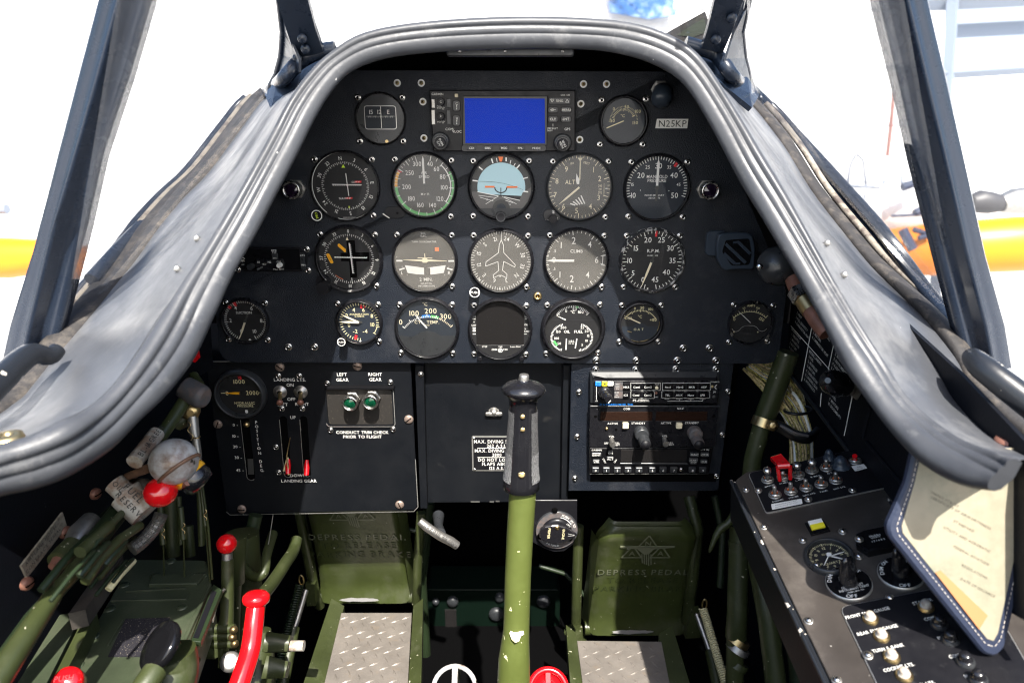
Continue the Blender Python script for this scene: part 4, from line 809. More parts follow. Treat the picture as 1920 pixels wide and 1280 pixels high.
# rubber seal and sealant bead along the shelves' outer edges
for side, rng in (('left', range(0, 57)), ('right', range(96, N_))):
    P = [Po[i] + V((0, 0, 0.002)) for i in rng]
    mb = MB(); mb.tube(P, 0.013, m='seal', prof=[(math.cos(a) * 1.35 + 0.05 * math.sin(5 * a), math.sin(a) * 0.7) for a in [2 * PI * k / 12 for k in range(12)]], up=(0, 0, 1)); mb.build('rubber_seal', coam)
    sg = -1 if side == 'left' else 1
    P = [Po[i] + V((sg * 0.022, 0.004, 0.001)) for i in rng]
    mb = MB(); mb.tube(P, 0.0045, m='sealant', n=8); mb.build('sealant_bead', coam)
    P = [Po[i] + V((sg * 0.032, 0.006, -0.002)) for i in rng]
    mb = MB(); mb.tube(P, 0.006, m='frame_flare_black', n=8); mb.build('sill_strip', coam)
# studs and wear on the shelves
def shelf_pt(u, v):
    r = ray(u, v); best = None; P3 = lambda q: (q - CAM)
    for i in range(N_ - 1):
        A, B, C_, D_ = Pb[i], Po[i], Po[i + 1], Pb[i + 1]
        from mathutils.geometry import intersect_ray_tri as irt
        for tri in ((A, B, C_), (A, C_, D_)):
            h = irt(*tri, r, CAM, True)
            if h: return h
    return pd(u, v, 0.6)
for u, v in ((332, 504), (369, 447), (1551, 456), (1583, 515)):
    p = shelf_pt(u, v); inst('stud', lambda m: m.lathe([(0.0032, 0), (0.0032, 0.004), (0.002, 0.005), (0, 0.005)], 12, 'dull_metal'), 'stud', coam, frame_at(p, CAM - p))
for u, v, m_ in ((14, 823, 'brass'), (1893, 828, 'copper')):
    p = shelf_pt(u, v); mb = MB(frame_at(p, (0, 0, 1), (0, 1, 0))); mb.lathe([(0.011, 0), (0.010, 0.003), (0.004, 0.004), (0.003, 0.001)], 20, m_); mb.build('grommet', coam)
# padded tab hanging under the coaming's top
t = thing('light_shield', 'flat dark grip strip under the middle of the coaming arch', 'strip', py(957, 100, -0.12))
f = Fr(py(957, 99, -0.125), (1, 0, 0), (0, 0, 1)); s = f.s_(957, 99); mb = MB(f.M); mb.prism(rr(238 * s, 15 * s, 5 * s), 0, 0.004, 'bezel_grey', c=0.0015); mb.build('strip', t)
for du in (-95, -10, 98): inst('tinyd', lambda m: m.lathe([(0.0018, 0), (0.0012, 0.001), (0, 0.0012)], 8, 'steel'), 'rivet', t, f.sub(957 + du, 96, 0.004).M)

# ================================================================= WINDSHIELD POSTS, PANES, CANOPY BOWS, SILL RAILS
def strip(mb, P, T, m, up=None):         # thick plate through points of one edge and of the other edge
    a, b = P
    n = (b[0] - a[0]).cross(a[-1] - a[0]).normalized(); n = n if n.dot(CAM - a[0]) > 0 else -n
    vs = []; k = len(a)
    for p, q in zip(a, b): vs += [p, q, q - n * T, p - n * T]
    mb.add(vs, [(4 * i + j, 4 * i + (j + 1) % 4, 4 * (i + 1) + (j + 1) % 4, 4 * (i + 1) + j) for i in range(k - 1) for j in range(4)] + [(0, 1, 2, 3), (4 * k - 4, 4 * k - 3, 4 * k - 2, 4 * k - 1)], m)
for sd, A, B, G, BO, lb in (('l', [(506, -60), (518, 0), (538, 60), (556, 112)], [(560, -60), (577, 0), (590, 50), (606, 98)], [(521, -60), (523, 0), (530, 60), (527, 105), (518, 140), (503, 168)], ((567, 72), (573, 92), (558, 110)), 'left hand dark windshield post with a rivetted gusset at its foot'),
                        ('r', [(1405, -60), (1395, 0), (1372, 62), (1355, 100)], [(1352, -60), (1340, 0), (1328, 50), (1316, 92)], [(1408, -60), (1404, 0), (1391, 60), (1396, 110), (1410, 165)], ((1342, 74), (1372, 34)), 'right hand dark windshield post with a bolt at its foot')):
    t = thing('windshield_post', lb, 'post', py(A[-1][0], A[-1][1], 0.0), group='windshield posts')
    yy = lambda v: 0.00 - 0.10 * (120 - v) / 180
    mb = MB(); eA, eB = ([(452, -380)], [(508, -380)]) if sd == 'l' else ([(1470, -380)], [(1416, -380)])
    strip(mb, ([py(u, v, yy(v)) for u, v in eA + A], [py(u, v, yy(v)) for u, v in eB + B]), 0.008, 'frame_flare_black'); mb.build('post_plate', t)
    base = (560, 150) if sd == 'l' else (1362, 150)
    mb = MB(); K2 = len(G); 
    ea = [py(u, v, yy(v) + 0.03) for u, v in G]; eb = [py(*(A[min(i, 3)] if i < 3 else ((560, 112 + 12 * (i - 3)) if sd == 'l' else (1357, 110 + 14 * (i - 3)))), yy(60) + 0.012) for i in range(K2)]
    strip(mb, (ea, eb), 0.003, 'frame_flare_black'); mb.tube(ea, 0.004, 8, 'frame_flare_black'); mb.build('gusset', t)
    for u, v in BO: inst('bolt', lambda m: m.lathe([(0.006, 0), (0.006, 0.004), (0.004, 0.006), (0, 0.0065)], 12, 'frame_flare_black'), 'bolt', t, frame_at(py(u, v, yy(v) - 0.003), CAM - py(u, v, 0)))
    mb = MB(); P = [py(u, v, 0.0) for u, v in (((500, 172), (530, 150), (560, 118), (600, 97), (628, 92)) if sd == 'l' else ((1414, 172), (1380, 150), (1345, 105), (1318, 92), (1285, 82)))]
    P = ([px(172, 525, -.462), px(234, 457, -.455), px(312, 378, -.445), px(391, 296, -.425), px(450, 230, -.405), px(492, 184, -.385)] + P[1:]) if sd == 'l' else ([px(1800, 622, .47), px(1735, 545, .465), px(1655, 436, .455), px(1569, 338, .44), px(1475, 235, .41), px(1416, 174, .39)] + P[1:])
    mb.tube(smooth3(P), 0.0085, 10, 'frame_flare_black'); mb.build('foot_rail', t)
for tt, A, B in (('windshield_post', [(628, 84), (572, 112), (520, 148), (496, 176)], [(640, 100), (596, 140), (548, 190), (508, 206)]), ('windshield_post.001', [(1290, 78), (1350, 98), (1402, 146), (1424, 178)], [(1285, 100), (1330, 140), (1380, 178), (1410, 202)])):
    mb = MB(); strip(mb, ([py(u, v, .03) for u, v in A], [py(u, v, -.02) for u, v in B]), 0.006, 'frame_flare_black'); mb.build('foot_plate', bpy.data.objects[tt])
def pane(name, lb, q):
    t = thing(name, lb, 'window pane', sum(q, V()) / 4); mb = MB(); n = (q[1] - q[0]).cross(q[3] - q[0]).normalized() * 0.002
    mb.add([p + n for p in q] + [p - n for p in q], [(0, 1, 2, 3), (7, 6, 5, 4), (0, 4, 5, 1), (1, 5, 6, 2), (2, 6, 7, 3), (3, 7, 4, 0)], 'pane'); mb.build('glass', t)
pane('window_pane', 'clear front windshield pane above the coaming arch', [py(585, 96, 0.02), py(1335, 90, 0.02), py(1358, -60, -0.08), py(555, -60, -0.08)])
pane('window_pane', 'clear side window pane between left windshield post and left canopy bow', [py(498, 175, 0.005), py(519, -60, -0.10), py(235, -60, -0.30), py(118, 640, -0.20)])
pane('window_pane', 'clear side window pane between right windshield post and right canopy bow', [py(1412, 175, 0.005), py(1400, -60, -0.10), py(1680, -60, -0.30), py(1800, 610, -0.20)])
def bow(u, L, R, lb, d0, d1):            # pressed canopy bow: face, ridge, second face
    mid = [V(((a[0] + b[0]) / 2, (a[1] + b[1]) / 2)) for a, b in zip(L, R)]
    t = thing('canopy_bow', lb, 'frame', pd(mid[0].x, mid[0].y, d0), group='canopy bows'); n = len(L)
    prof = [(0, 0.0), (.10, .10), (.30, .13), (.46, .16), (.53, .26), (.585, .30), (.64, .24), (.68, .06), (.72, .0), (.86, .0), (1, -.02), (1, -.25), (0, -.2)]
    if u > 960: prof = [(1 - a, b) for a, b in prof][::-1]
    vs = []
    for i in range(n):
        d = d0 + (d1 - d0) * min(1.25, (690 - L[i][1]) / 760); a = pd(*L[i], d); b = pd(*R[i], d); w_ = (b - a); up = (pd(*L[min(i + 1, n - 1)], d) - pd(*L[max(i - 1, 0)], d)); nn = w_.cross(up).normalized()
        if nn.dot(CAM - a) < 0: nn = -nn
        vs += [a + w_ * p + nn * q * w_.length for p, q in prof]
    K = len(prof); mb = MB(); mb.add(vs, [(j * K + i, j * K + (i + 1) % K, (j + 1) * K + (i + 1) % K, (j + 1) * K + i) for j in range(n - 1) for i in range(K)], 'frame_flare_black', True); mb.build('bow_bar', t)
    return t
tL = bow(200, [(0, 690), (18, 610), (60, 480), (108, 290), (147, 140), (184, 0), (202, -70), (262, -290), (340, -520)], [(92, 690), (112, 610), (158, 420), (192, 290), (240, 140), (280, 0), (298, -70), (352, -290), (425, -520)], 'left canopy bow of black pressed metal leaning inwards over the left shelf', 0.70, 0.56)
tR = bow(1760, [(1815, 690), (1795, 610), (1757, 460), (1717, 300), (1682, 150), (1645, 0), (1630, -70), (1575, -290), (1500, -520)], [(1898, 690), (1885, 610), (1848, 480), (1815, 330), (1775, 150), (1740, 0), (1722, -70), (1665, -290), (1585, -520)], 'right canopy bow of black pressed metal leaning inwards over the right shelf', 0.70, 0.56)
for lb, P, R_ in (('left sill rail, black tube with paint worn to bare metal', [(-90, 800), (0, 712), (55, 665), (92, 668), (108, 655)], [.012, .011, .010, .008, .007]), ('right sill rail, thick black tube with flaking paint', [(1822, 668), (1845, 690), (1920, 748), (2010, 815)], [.008, .011, .012, .013])):
    dd = [0.60 - 0.02 * k for k in range(len(P))]
    if 'left' in lb: dd = [0.50, 0.56, 0.60, 0.62, 0.63]
    pts = smooth3([pd(u, v, d) for (u, v), d in zip(P, dd)]); rs = [R_[min(int(i / 4), len(R_) - 1)] + (R_[min(int(i / 4) + 1, len(R_) - 1)] - R_[min(int(i / 4), len(R_) - 1)]) * (i % 4) / 4 for i in range(len(pts))]
    t = thing('sill_rail', lb, 'rail', pts[0], group='sill rails'); mb = MB(); mb.tube(pts, rs, 16, 'frame_worn'); mb.build('rail_tube', t)

# ================================================================= LOWER PANELS
# ---- left: landing gear panel
FL = Fr((0, 0.012, 0), (1, 0, 0), (0, 0, 1)); cL = conv(380, 670, 4.267)
t = thing('landing_gear_panel', 'black lower left panel lettered LANDING GEAR with slots, switches and copper coloured screws', 'panel', FL.at(590, 820)); gear = t
E = Eq(FL, cL, 0.0, t)
o = [FL.l(u, v) for u, v in ((386, 677), (770, 679), (783, 948), (776, 956), (432, 963), (424, 955))]
# plate built as strips round the three slots
def slotplate(mb, o, slots, z0, z1, m):
    """outline prism, slots laid in as sunk wells"""
    mb.prism(o, z0, z1, m, c=0.0005)
mb = MB(FL.M); mb.prism(ccw(roundpoly(o, [0.004, 0.002, 0.006, 0.003, 0.003, 0.003])), -0.003, 0.0, 'panel_black', c=0.0007); mb.build('panel_plate', t)
mb = MB(FL.M); P = [FL.l(u, v, -0.001) for u, v in ((425, 958), (432, 964), (776, 957.5), (784, 949), (779, 860))]
for a, b in zip(P, P[1:]): mb.bar(*a, *b, 0.0011, 0.0003, 'alu_edge')
P = [FL.l(u, v) for u, v in ((386, 684), (388, 677.5), (440, 677.5))]
for a, b in zip(P, P[1:]): mb.bar(*a, *b, 0.0011, 0.0003, 'alu_edge')
mb.build('worn_edge', t)
def slot(X0, Y0, X1, Y1, w_, edge=True):  # centre line top to bottom, crop pixels
    a = V(E.l(X0, Y0)); b = V(E.l(X1, Y1)); k = E.sc(X0, Y0); r = w_ / 2 * k; d = (b - a).normalized(); n = V((-d.y, d.x))
    P = [a + n * r * math.cos(th) * -1 - d * r * math.sin(th) for th in [PI * i / 8 for i in range(9)]] + [b + n * r * math.cos(th) + d * r * math.sin(th) for th in [PI * i / 8 for i in range(9)]]
    mb = MB(FL.M); mb.poly([tuple(p) for p in P], 0.0004, 'void'); mb.build('slot_well', t)
    mb = MB(FL.M)
    Q = P[-1:] + P[:1] if edge else []
    side = [b - n * r * -1 * -1, a - n * r]
    L = [tuple(p) for p in (P[0:1] + P[::-1][:9])] if 0 else [tuple(p) for p in [P[0]] + P[::-1][0:7]]
    for p, q in zip(L, L[1:]): mb.bar(*p, *q, 4.5 * k, 0.0007, 'alu_edge')
    mb.build('slot_edge', t)
slot(338, 500, 388, 950, 68); slot(645, 495, 682, 930, 60); slot(808, 495, 838, 925, 60)
mb = E.mb(); B = dict(bold=True)
for l, X, Y, h in (('LANDING LTS.', 697, 178, 26), ('ON', 699, 220, 26), ('OFF', 709, 333, 26), ('LEFT', 640, 376, 26), ('RIGHT', 795, 373, 26), ('UP', 723, 479, 26), ('DOWN', 765, 943, 26), ('LANDING GEAR', 770, 986, 26), ('LEFT', 1114, 136, 26), ('GEAR', 1118, 178, 26), ('RIGHT', 1380, 135, 26), ('GEAR', 1382, 176, 26), ('CONDUCT TRIM CHECK', 1277, 598, 25), ('PRIOR TO FLIGHT', 1278, 633, 25), ('0 -', 261, 539, 24), ('10 -', 263, 628, 24), ('20 -', 273, 713, 24), ('30 -', 285, 799, 24), ('45 -', 297, 901, 24)): E.tx(mb, l, X, Y, h, z=0.0006, **B)
for i, (c, X, Y) in enumerate([('P', 429, 518), ('O', 432, 552), ('S', 435, 586), ('I', 437, 622), ('T', 441, 657), ('I', 445, 692), ('O', 450, 726), ('N', 456, 764), ('D', 464, 831), ('E', 468, 865), ('G.', 476, 901)]): E.tx(mb, c, X, Y, 24, z=0.0006, **B)
mb.build('lettering_print', t)
for X, Y in ((618, 75), (1239, 68), (122, 532), (1649, 494), (314, 1210), (1576, 1175)): inst('rsc', slot_screw(0.0066, 0.003, 'rust_screw'), 'screw', t, FL.sub(*cL(X, Y)).M @ Matrix.Rotation(X * .37, 4, 'Z'))
for X, Y in ((605, 146), (773, 146), (634, 408), (798, 408), (587, 715), (609, 918), (997, 206), (1502, 198), (1024, 580), (1524, 572)): inst('cap', k_cap, 'screw', t, FL.sub(*cL(X, Y)).M)
# position pointer ball and gear pointers
x, y = E.l(345, 541, 0.006); mb = MB(FL.M @ Matrix.Translation((x, y, 0.003))); mb.ball(0.0046, 'brass', 16); mb.build('flap_pointer', t)
x, y = E.l(385, 870); mb = MB(FL.M); a = E.l(358, 810, .001); b = E.l(412, 935, .001); mb.poly([(a[0], a[1]), (E.l(405, 805)[0], a[1]), (b[0], b[1]), (E.l(366, 930)[0], b[1])][::-1], 0.0009, 'dial_grey'); mb.build('slot_patch', t)  # grey patch laid over the slot's lower end
for X, Y in ((690, 870), (838, 880)):
    mb = MB(); a = FL.at(*cL(X - 5, Y - 60), 0.002); b = FL.at(*cL(X - 8, Y + 60), 0.012); mb.tube([a, a.lerp(b, .5), b], [0.0028, 0.0042, 0.0036], 10, 'red_gloss'); mb.build('gear_pointer', t)
mb = MB(); mb.tube([FL.at(*cL(700, 640), 0.002), FL.at(*cL(672, 790), 0.006), FL.at(*cL(690, 935), 0.012)], [0.0006, 0.001, 0.0026], 8, 'brass'); mb.tube([FL.at(*cL(650, 905), 0.004), FL.at(*cL(680, 800), 0.006)], 0.0016, 8, 'lume'); mb.build('gear_pointer', t)
# two toggles
for X in (620, 785):
    a = FL.at(*cL(X, 275), 0.0); M0 = FL.sub(*cL(X, 275)).M
    mb = MB(M0); mb.lathe([(0.0098, 0), (0.0096, 0.0012), (0.006, 0.0014), (0.0055, 0.004), (0.003, 0.004)], 24, 'dull_metal', caps=False); mb.poly(circ(0.0055, 16), 0.0035, 'void'); s1 = mb.build('switch_washer', t)
    mb = MB(); b = FL.at(*cL(X - 3, 365), 0.024); mb.tube([a, a.lerp(b, .5), a.lerp(b, .85)], [0.0026, 0.0026, 0.0030], 10, 'brass'); mb.tube([a.lerp(b, .8), a.lerp(b, .92), b, b + (b - a) * .06], [0.0030, 0.0046, 0.0046, 0.002], 12, 'copper'); mb.build('toggle_lever', t)
# gear light box: bevelled surround with a sunk face
x0, x1, y0, y1 = E.rect(985, 238, 1535, 545); cx, cy = (x0 + x1) / 2, (y0 + y1) / 2
mb = MB(FL.M); oo = rr(x1 - x0, y1 - y0, 0.005, 4, cx, cy); oi = rr(x1 - x0 - .005, y1 - y0 - .005, 0.004, 4, cx, cy); n = len(oo)
vs = [(a, b, 0.0) for a, b in oo] + [(a, b, 0.0030) for a, b in inset(oo, 0.0006)] + [(a, b, 0.0030) for a, b in oi]
mb.add(vs, [(j * n + i, j * n + (i + 1) % n, (j + 1) * n + (i + 1) % n, (j + 1) * n + i) for j in range(2) for i in range(n)], 'panel_black')
mb.poly(oi, 0.0008, 'recess'); mb.add([(a, b, 0.003) for a, b in oi] + [(a, b, 0.0008) for a, b in oi], [(i, (i + 1) % n, n + (i + 1) % n, n + i) for i in range(n)], 'matt_black'); 
for p, q in zip(oo[int(n * .5):] + oo[:2], oo[int(n * .5) + 1:] + oo[:3]): mb.bar(*p, *q, 0.0010, 0.0033, 'alu_edge')
mb.build('light_box', t)
mb = MB(FL.M); a, b, c_, d_ = E.rect(990, 235, 1530, 258, 0.007); mb.box(a, b, c_, d_, 0, 0.008, 'matt_black', c=0.0008); mb.build('recess_shadow_bar', t)  # black bar added in place of the shadow along the recess top
for X, Y, lb in ((1174, 372, 0), (1338, 362, 1)):
    M0 = Matrix.Translation(-FL.z * 0.022) @ FL.sub(*cL(X, Y), 0.022).M; k = FL.s_(*cL(X, Y)) / 4.267
    mb = MB(M0); mb.lathe([(66 * k, 0.001), (66 * k, 0.005), (58 * k, 0.006)], 6, 'steel', sm=False); mb.lathe([(50 * k, 0.005)] + [(k * (50 + 4 * (q % 2)), 0.006 + 0.001 * q) for q in range(8)], 20, 'dull_metal', caps=False); lamp = mb.build('indicator_lamp', t)
    mb = MB(M0); mb.lathe([(54 * k, 0.013), (63 * k, 0.015), (63 * k, 0.021), (58 * k, 0.0225), (47 * k, 0.0225), (45 * k, 0.019)], 28, 'steel', caps=False); mb.build('lamp_ring', lamp)
    mb = MB(M0); mb.lathe([(46 * k, 0.0195), (30 * k, 0.0215), (0, 0.022)], 24, 'lens_green'); mb.build('lamp_lens', lamp)
# hydraulic gauge
def m_hyd(mb, z):
    D = Dial(mb, 322, 270, 162, 'lume', z)
    D.t('1000', 317, 181, 30); D.t('0', 219, 271, 30); D.t('3000' if 0 else '2000', 403, 268, 30, sx=0.95); D.t('HYDRAULIC', 337, 348, 17, bold=True); D.t('PRESSURE', 340, 370, 17, bold=True)
    D.ln(175, 270, 205, 270, 4); D.ln(452, 266, 478, 266, 4); D.ln(330, 140, 332, 165, 14, 'red_paint'); D.ln(315, 140, 315, 160, 4, 'red_paint')
    D.tks(-80, 80, 20, 0.86, 0.97, 0.016, 'green_dark'); D.pg([(335, 402), (352, 402), (355, 420), (345, 436), (333, 420)], 'white'); D.t('M', 240, 163, 1, 0)
gauge('hydraulic_pressure_gauge', 'dark round dial lettered HYDRAULIC PRESSURE on the lower left panel', 'gauge', 453, 736, 97, m_hyd, fr=FL, rim=0.86, ht=0.013, bez='bezel_worn' if 0 else 'bezel_grey', screws='0', gls='glass_clear', needles=(dict(a=-89, L=0.7, w_=0.11, tail=0.25, m='amber', tip=0.6, tailm='dial_black'),))
# ---- centre blank panel with placard
FC = Fr((0, 0.028, 0), (1, 0, 0), (0, 0, 1))
t = thing('centre_panel', 'plain black panel behind the control stick under the main instruments', 'panel', FC.at(930, 800)); ctr = t
o = [FC.l(u, v) for u, v in ((796, 675), (1070, 675), (1062, 940), (802, 942))]; mb = MB(FC.M); mb.prism(ccw(o), -0.003, 0, 'panel_black', c=0.0006); mb.build('panel_plate', t)
mb = MB(FC.M); o = [FC.l(u, v) for u, v in ((780, 680), (796, 680), (803, 945), (790, 945))]; mb.prism(ccw(o), -0.002, 0.012, 'panel_black', c=0.0006); mb.build('side_angle', t); mb = MB(FC.M); o = [FC.l(u, v) for u, v in ((1055, 680), (1069, 680), (1063, 940), (1051, 940))]; mb.prism(ccw(o), -0.002, 0.010, 'panel_black', c=0.0008); mb.build('side_angle', t)
for u, v in ((789, 701), ): inst('dome', k_dome, 'screw', t, FC.sub(u, v, 0.012).M)
f = FC.sub(926, 772); s = f.s_(926, 772); mb = MB(f.M); mb.ring(0.003, 10 * s, 0, 360, 0.0004, 'dull_metal', 20); mb.lathe([(8 * s, 0), (7 * s, 0.004), (4 * s, 0.006), (0, 0.0065)], 18, 'dull_metal'); mb.prism(rr(32 * s, 7 * s, 3 * s, cy=-2 * s), 0.002, 0.006, 'dull_metal', c=0.001); mb.build('wing_fastener', t)
mb = MB(FC.M)
for u, v, w_ in ((891, 940, 17), (922, 940, 8), (933, 939, 7), (798, 925, 7)): x, y = FC.l(u, v); mb.box(x - w_ * .0004, x + w_ * .0004, y - .0008, y + .0008, 0, 0.0008, 'dull_metal')
mb.build('scratch_marks', t)
pl = thing('speed_placard', 'small black and silver placard lettered MAX. DIVING SPEED left of the stick grip', 'placard', FC.at(936, 850)); cC = conv(780, 670, 4.267); E = Eq(FC, cC, 0.0016, pl)
x0, x1, y0, y1 = E.rect(448, 630, 905, 908); cx, cy = (x0 + x1) / 2, (y0 + y1) / 2; mb = MB(FC.M); mb.prism(rr(x1 - x0, y1 - y0, .002, 3, cx, cy), 0, 0.0012, 'alu_edge'); mb.prism(rr(x1 - x0 - .004, y1 - y0 - .004, .0008, 2, cx, cy), 0.0012, 0.0016, 'satin_black'); mb.build('plate', pl)
mb = E.mb()
for l, Y, h in (('MAX. DIVING SPEED', 672, 28), ('262 A.S.I.', 706, 27), ('MAX. DIVING R.P.M.', 745, 28), ('2800', 778, 26), ('DO NOT LOWER', 818, 28), ('FLAPS ABOVE', 851, 28), ('125 A.S.I.', 884, 26)): E.tx(mb, l, 640 + (Y - 670) * 0.06, Y, h, sx=0.88, gap=0.2, bold=True)
E.ln(mb, 490, 724, 800, 724, 4); E.ln(mb, 492, 798, 800, 798, 4); mb.build('lettering_print', pl)
for X, Y in ((463, 645), (470, 895)): inst('rv', lambda m: m.lathe([(0.0022, 0), (0.0018, 0.001), (0, 0.0014)], 10, 'steel'), 'rivet', pl, FC.sub(*cC(X, Y), 0.0012).M)
# ---- right radio panel
FRR = Fr((0, 0.006, 0), (1, 0, 0), (0, 0, 1)); cR = conv(1060, 680, 5.334)
t = thing('radio_panel', 'crinkle black lower right panel that carries the stacked radios', 'panel', FRR.at(1215, 800)); E = Eq(FRR, cR, 0, t)
o = [FRR.l(u, v) for u, v in ((1071, 681), (1376, 681), (1347, 920), (1066, 920))]; mb = MB(FRR.M); mb.prism(ccw(o), -0.003, 0, 'crinkle', c=0.0008); mb.build('panel_plate', t)
for X, Y in ((303, 62), (703, 62), (1105, 58), (1506, 60)): inst('capbig', k_cap_big, 'screw', t, FRR.sub(*cR(X, Y)).M)
for X, Y in ((137, 292), (118, 738), (95, 1152), (1625, 285), (1570, 718), (1513, 1132)): inst('cap', k_cap, 'screw', t, FRR.sub(*cR(X, Y)).M)
x0, x1, y0, y1 = E.rect(250, 1105, 1510, 1185, 0.0); mb = MB(FRR.M); mb.box(x0, x1, y0, y1, 0, 0.0008, 'void'); mb.build('cutout', t)
# audio panel
t = thing('audio_panel', 'grey audio selector with two rows of small buttons, top of the radio stack', 'radio', FRR.at(1230, 728)); E = Eq(FRR, cR, 0.015, t)
o = [E.l(X, Y) for X, Y in ((255, 108), (1550, 105), (1550, 425), (255, 425))]; mb = MB(FRR.M); mb.prism(ccw(roundpoly(o, 0.003)), 0, 0.015, 'bezel_grey', c=0.006, mt='satin_black'); mb.build('case', t)
E.block('face', 285, 180, 1535, 405, 0.0145, 0.0162, 'bezel', 0.001); mb = E.mb(); Z = 0.0168
for X, m_, l in ((330, 'blue_paint', 'O'), (394, 'yellow', 'M'), (453, 'white', 'I')):
    E.block('marker_lamp', X - 29, 190, X + 29, 232, 0.016, 0.018, m_, 0.001, 0.0003); E.tx(mb, l, X, 211, 22, 'ink', z=0.0184, bold=True)
for Y0, Y1 in ((195, 275), (285, 355)): E.block('lamp_bar', 490, Y0, 575, Y1, 0.016, 0.0168, 'rubber_grey', 0.0004, 0.0002)
for i, l in enumerate(('HIGH', 'LOW', 'T/M')): E.tx(mb, l, 522, 215 + i * 23, 11, z=0.0172); E.tx(mb, ('PILOT', 'ALL', 'CREW')[i], 515, 298 + i * 22, 11, z=0.0172)
for X0, X1, Y, l in ((585, 650, 0, 'MKR'), (668, 770, 0, 'Com1'), (782, 882, 0, 'Com2'), (985, 1080, 0, 'Nav1'), (1105, 1200, 0, 'Nav2'), (1225, 1318, 0, 'MKR'), (1342, 1440, 0, 'ADF'), (580, 642, 1, 'ICS'), (662, 762, 1, 'Com1'), (782, 880, 1, 'Com2'), (978, 1078, 1, 'TEL'), (1098, 1192, 1, 'AUX'), (1212, 1310, 1, 'Mute'), (1332, 1428, 1, 'SPR')):
    y0 = 210 + Y * 80; E.block('button', X0, y0, X1, y0 + 62, 0.0160, 0.0190, 'gloss_black', 0.0006, 0.0004); E.tx(mb, l, (X0 + X1) / 2 - 6, y0 + 33, 20, z=0.0194, bold=True)
for R_ in ((655, 200, 950, 275), (655, 285, 890, 355), (972, 200, 1450, 275), (965, 285, 1445, 352)):
    X0, Y0, X1, Y1 = R_
    for a in ((X0, Y0, X1, Y0), (X1, Y0, X1, Y1), (X1, Y1, X0, Y1), (X0, Y1, X0, Y0)): E.ln(mb, *a, 3, z=Z)
E.tx(mb, 'RCV', 920, 215, 13, z=Z); E.tx(mb, 'XMT', 910, 342, 13, z=Z); E.tx(mb, 'PS', 693, 376, 24, z=Z, bold=True); E.tx(mb, 'ENGINEERING', 782, 369, 12, z=Z); E.tx(mb, 'INCORPORATED', 782, 383, 11, z=Z)
E.tx(mb, 'PMA6000M', 1495, 190, 12, z=Z); E.ln(mb, 311, 235, 311, 370, 4, z=Z); E.tx(mb, 'VOL', 313, 380, 12, z=Z); E.ln(mb, 1020, 380, 1375, 380, 3, z=Z)
for X in (1140, 1255, 1375): E.ln(mb, X, 362, X, 380, 3, z=Z)
for i, X in enumerate((1020, 1140, 1255, 1375)): E.tx(mb, 'Function %d' % (i + 1), X, 359, 9, z=Z)
mb.ring(0.0014, 0.002, 190, 350, Z, 'white', 10) if 0 else None
x, y = E.l(1515, 241, Z); n0 = len(mb.v); mb.ring(0.0022, 0.0030, 180, 360, Z, 'white', 10)
for i in range(n0, len(mb.v)): mb.v[i] = mb.v[i] + V((x, 0, y))
E.tx(mb, 'Jo', 1492, 287, 20, z=Z, bold=True); E.tx(mb, 'O N BOARD MK12D TSO', 510, 417, 20, 'blue_paint', z=0.0158); mb.build('lettering_print', t)
E.knob('volume_knob', 405, 330, [(66, 0.016), (62, 0.022), (55, 0.024), (42, 0.0245), (40, 0.030)], 'bakelite'); E.knob('small_knob', 435, 372, [(42, 0.026), (40, 0.038), (34, 0.040)], 'bakelite')
mb = E.mb(); mb.bar(*E.l(430, 402, 0.0405), *E.l(455, 375, 0.0405), 0.0012, 0.0405, 'white'); mb.build('knob_pointer', t)
for X, Y, m_, r in ((916, 255, 'cream', 18), (912, 307, 'copper', 14), (1473, 242, 'brass', 16), (1490, 346, 'dial_grey', 20)): E.knob('indicator', X, Y, [(r, 0.016), (r, 0.017), (r * .6, 0.018), (0, 0.0182)], m_, n=14)
# nav com radio
t = thing('nav_com_radio', 'radio lettered COM and NAV with two dark red displays, middle of the radio stack', 'radio', FRR.at(1225, 798)); E = Eq(FRR, cR, 0.013, t)
o = [E.l(X, Y) for X, Y in ((245, 430), (1530, 430), (1500, 845), (240, 848))]; mb = MB(FRR.M); mb.prism(ccw(roundpoly(o, 0.001)), 0, 0.013, 'bezel', c=0.0008); mb.build('case', t)
x0, x1, y0, y1 = E.rect(255, 425, 1540, 440); mb = MB(FRR.M); mb.box(x0, x1, y0, y1, 0.012, 0.0145, 'bezel_grey', c=.0005); mb.build('top_edge', t)
for X0, X1 in ((350, 870), (905, 1418)): E.block('display', X0, 488, X1, 580, 0.012, 0.0136, 'amber_screen', 0.0005, 0.0002); 
mb = E.mb(); 
for X0, X1 in ((350, 870), (905, 1418)): E.ln(mb, X0, 583, X1, 583, 6, 'bezel_grey')
for l, X, Y, h in (('COM', 614, 460, 20), ('NAV', 1152, 457, 20), ('ACTIVE', 473, 606, 20), ('STANDBY', 731, 603, 20), ('ACTIVE', 1007, 601, 20), ('STANDBY', 1266, 600, 20), ('VOL', 462, 735, 19), ('OFF', 410, 803, 19), ('PULL', 516, 800, 17), ('TEST', 516, 820, 17), ('VOL', 994, 731, 19), ('PULL', 1050, 798, 17), ('IDENT', 1050, 816, 17)): E.tx(mb, l, X, Y, h, bold=True)
mb.build('lettering_print', t)
for X in (605, 1142): E.block('flip_button', X - 30, 608, X + 30, 662, 0.0125, 0.018, 'cream', 0.001, 0.001)
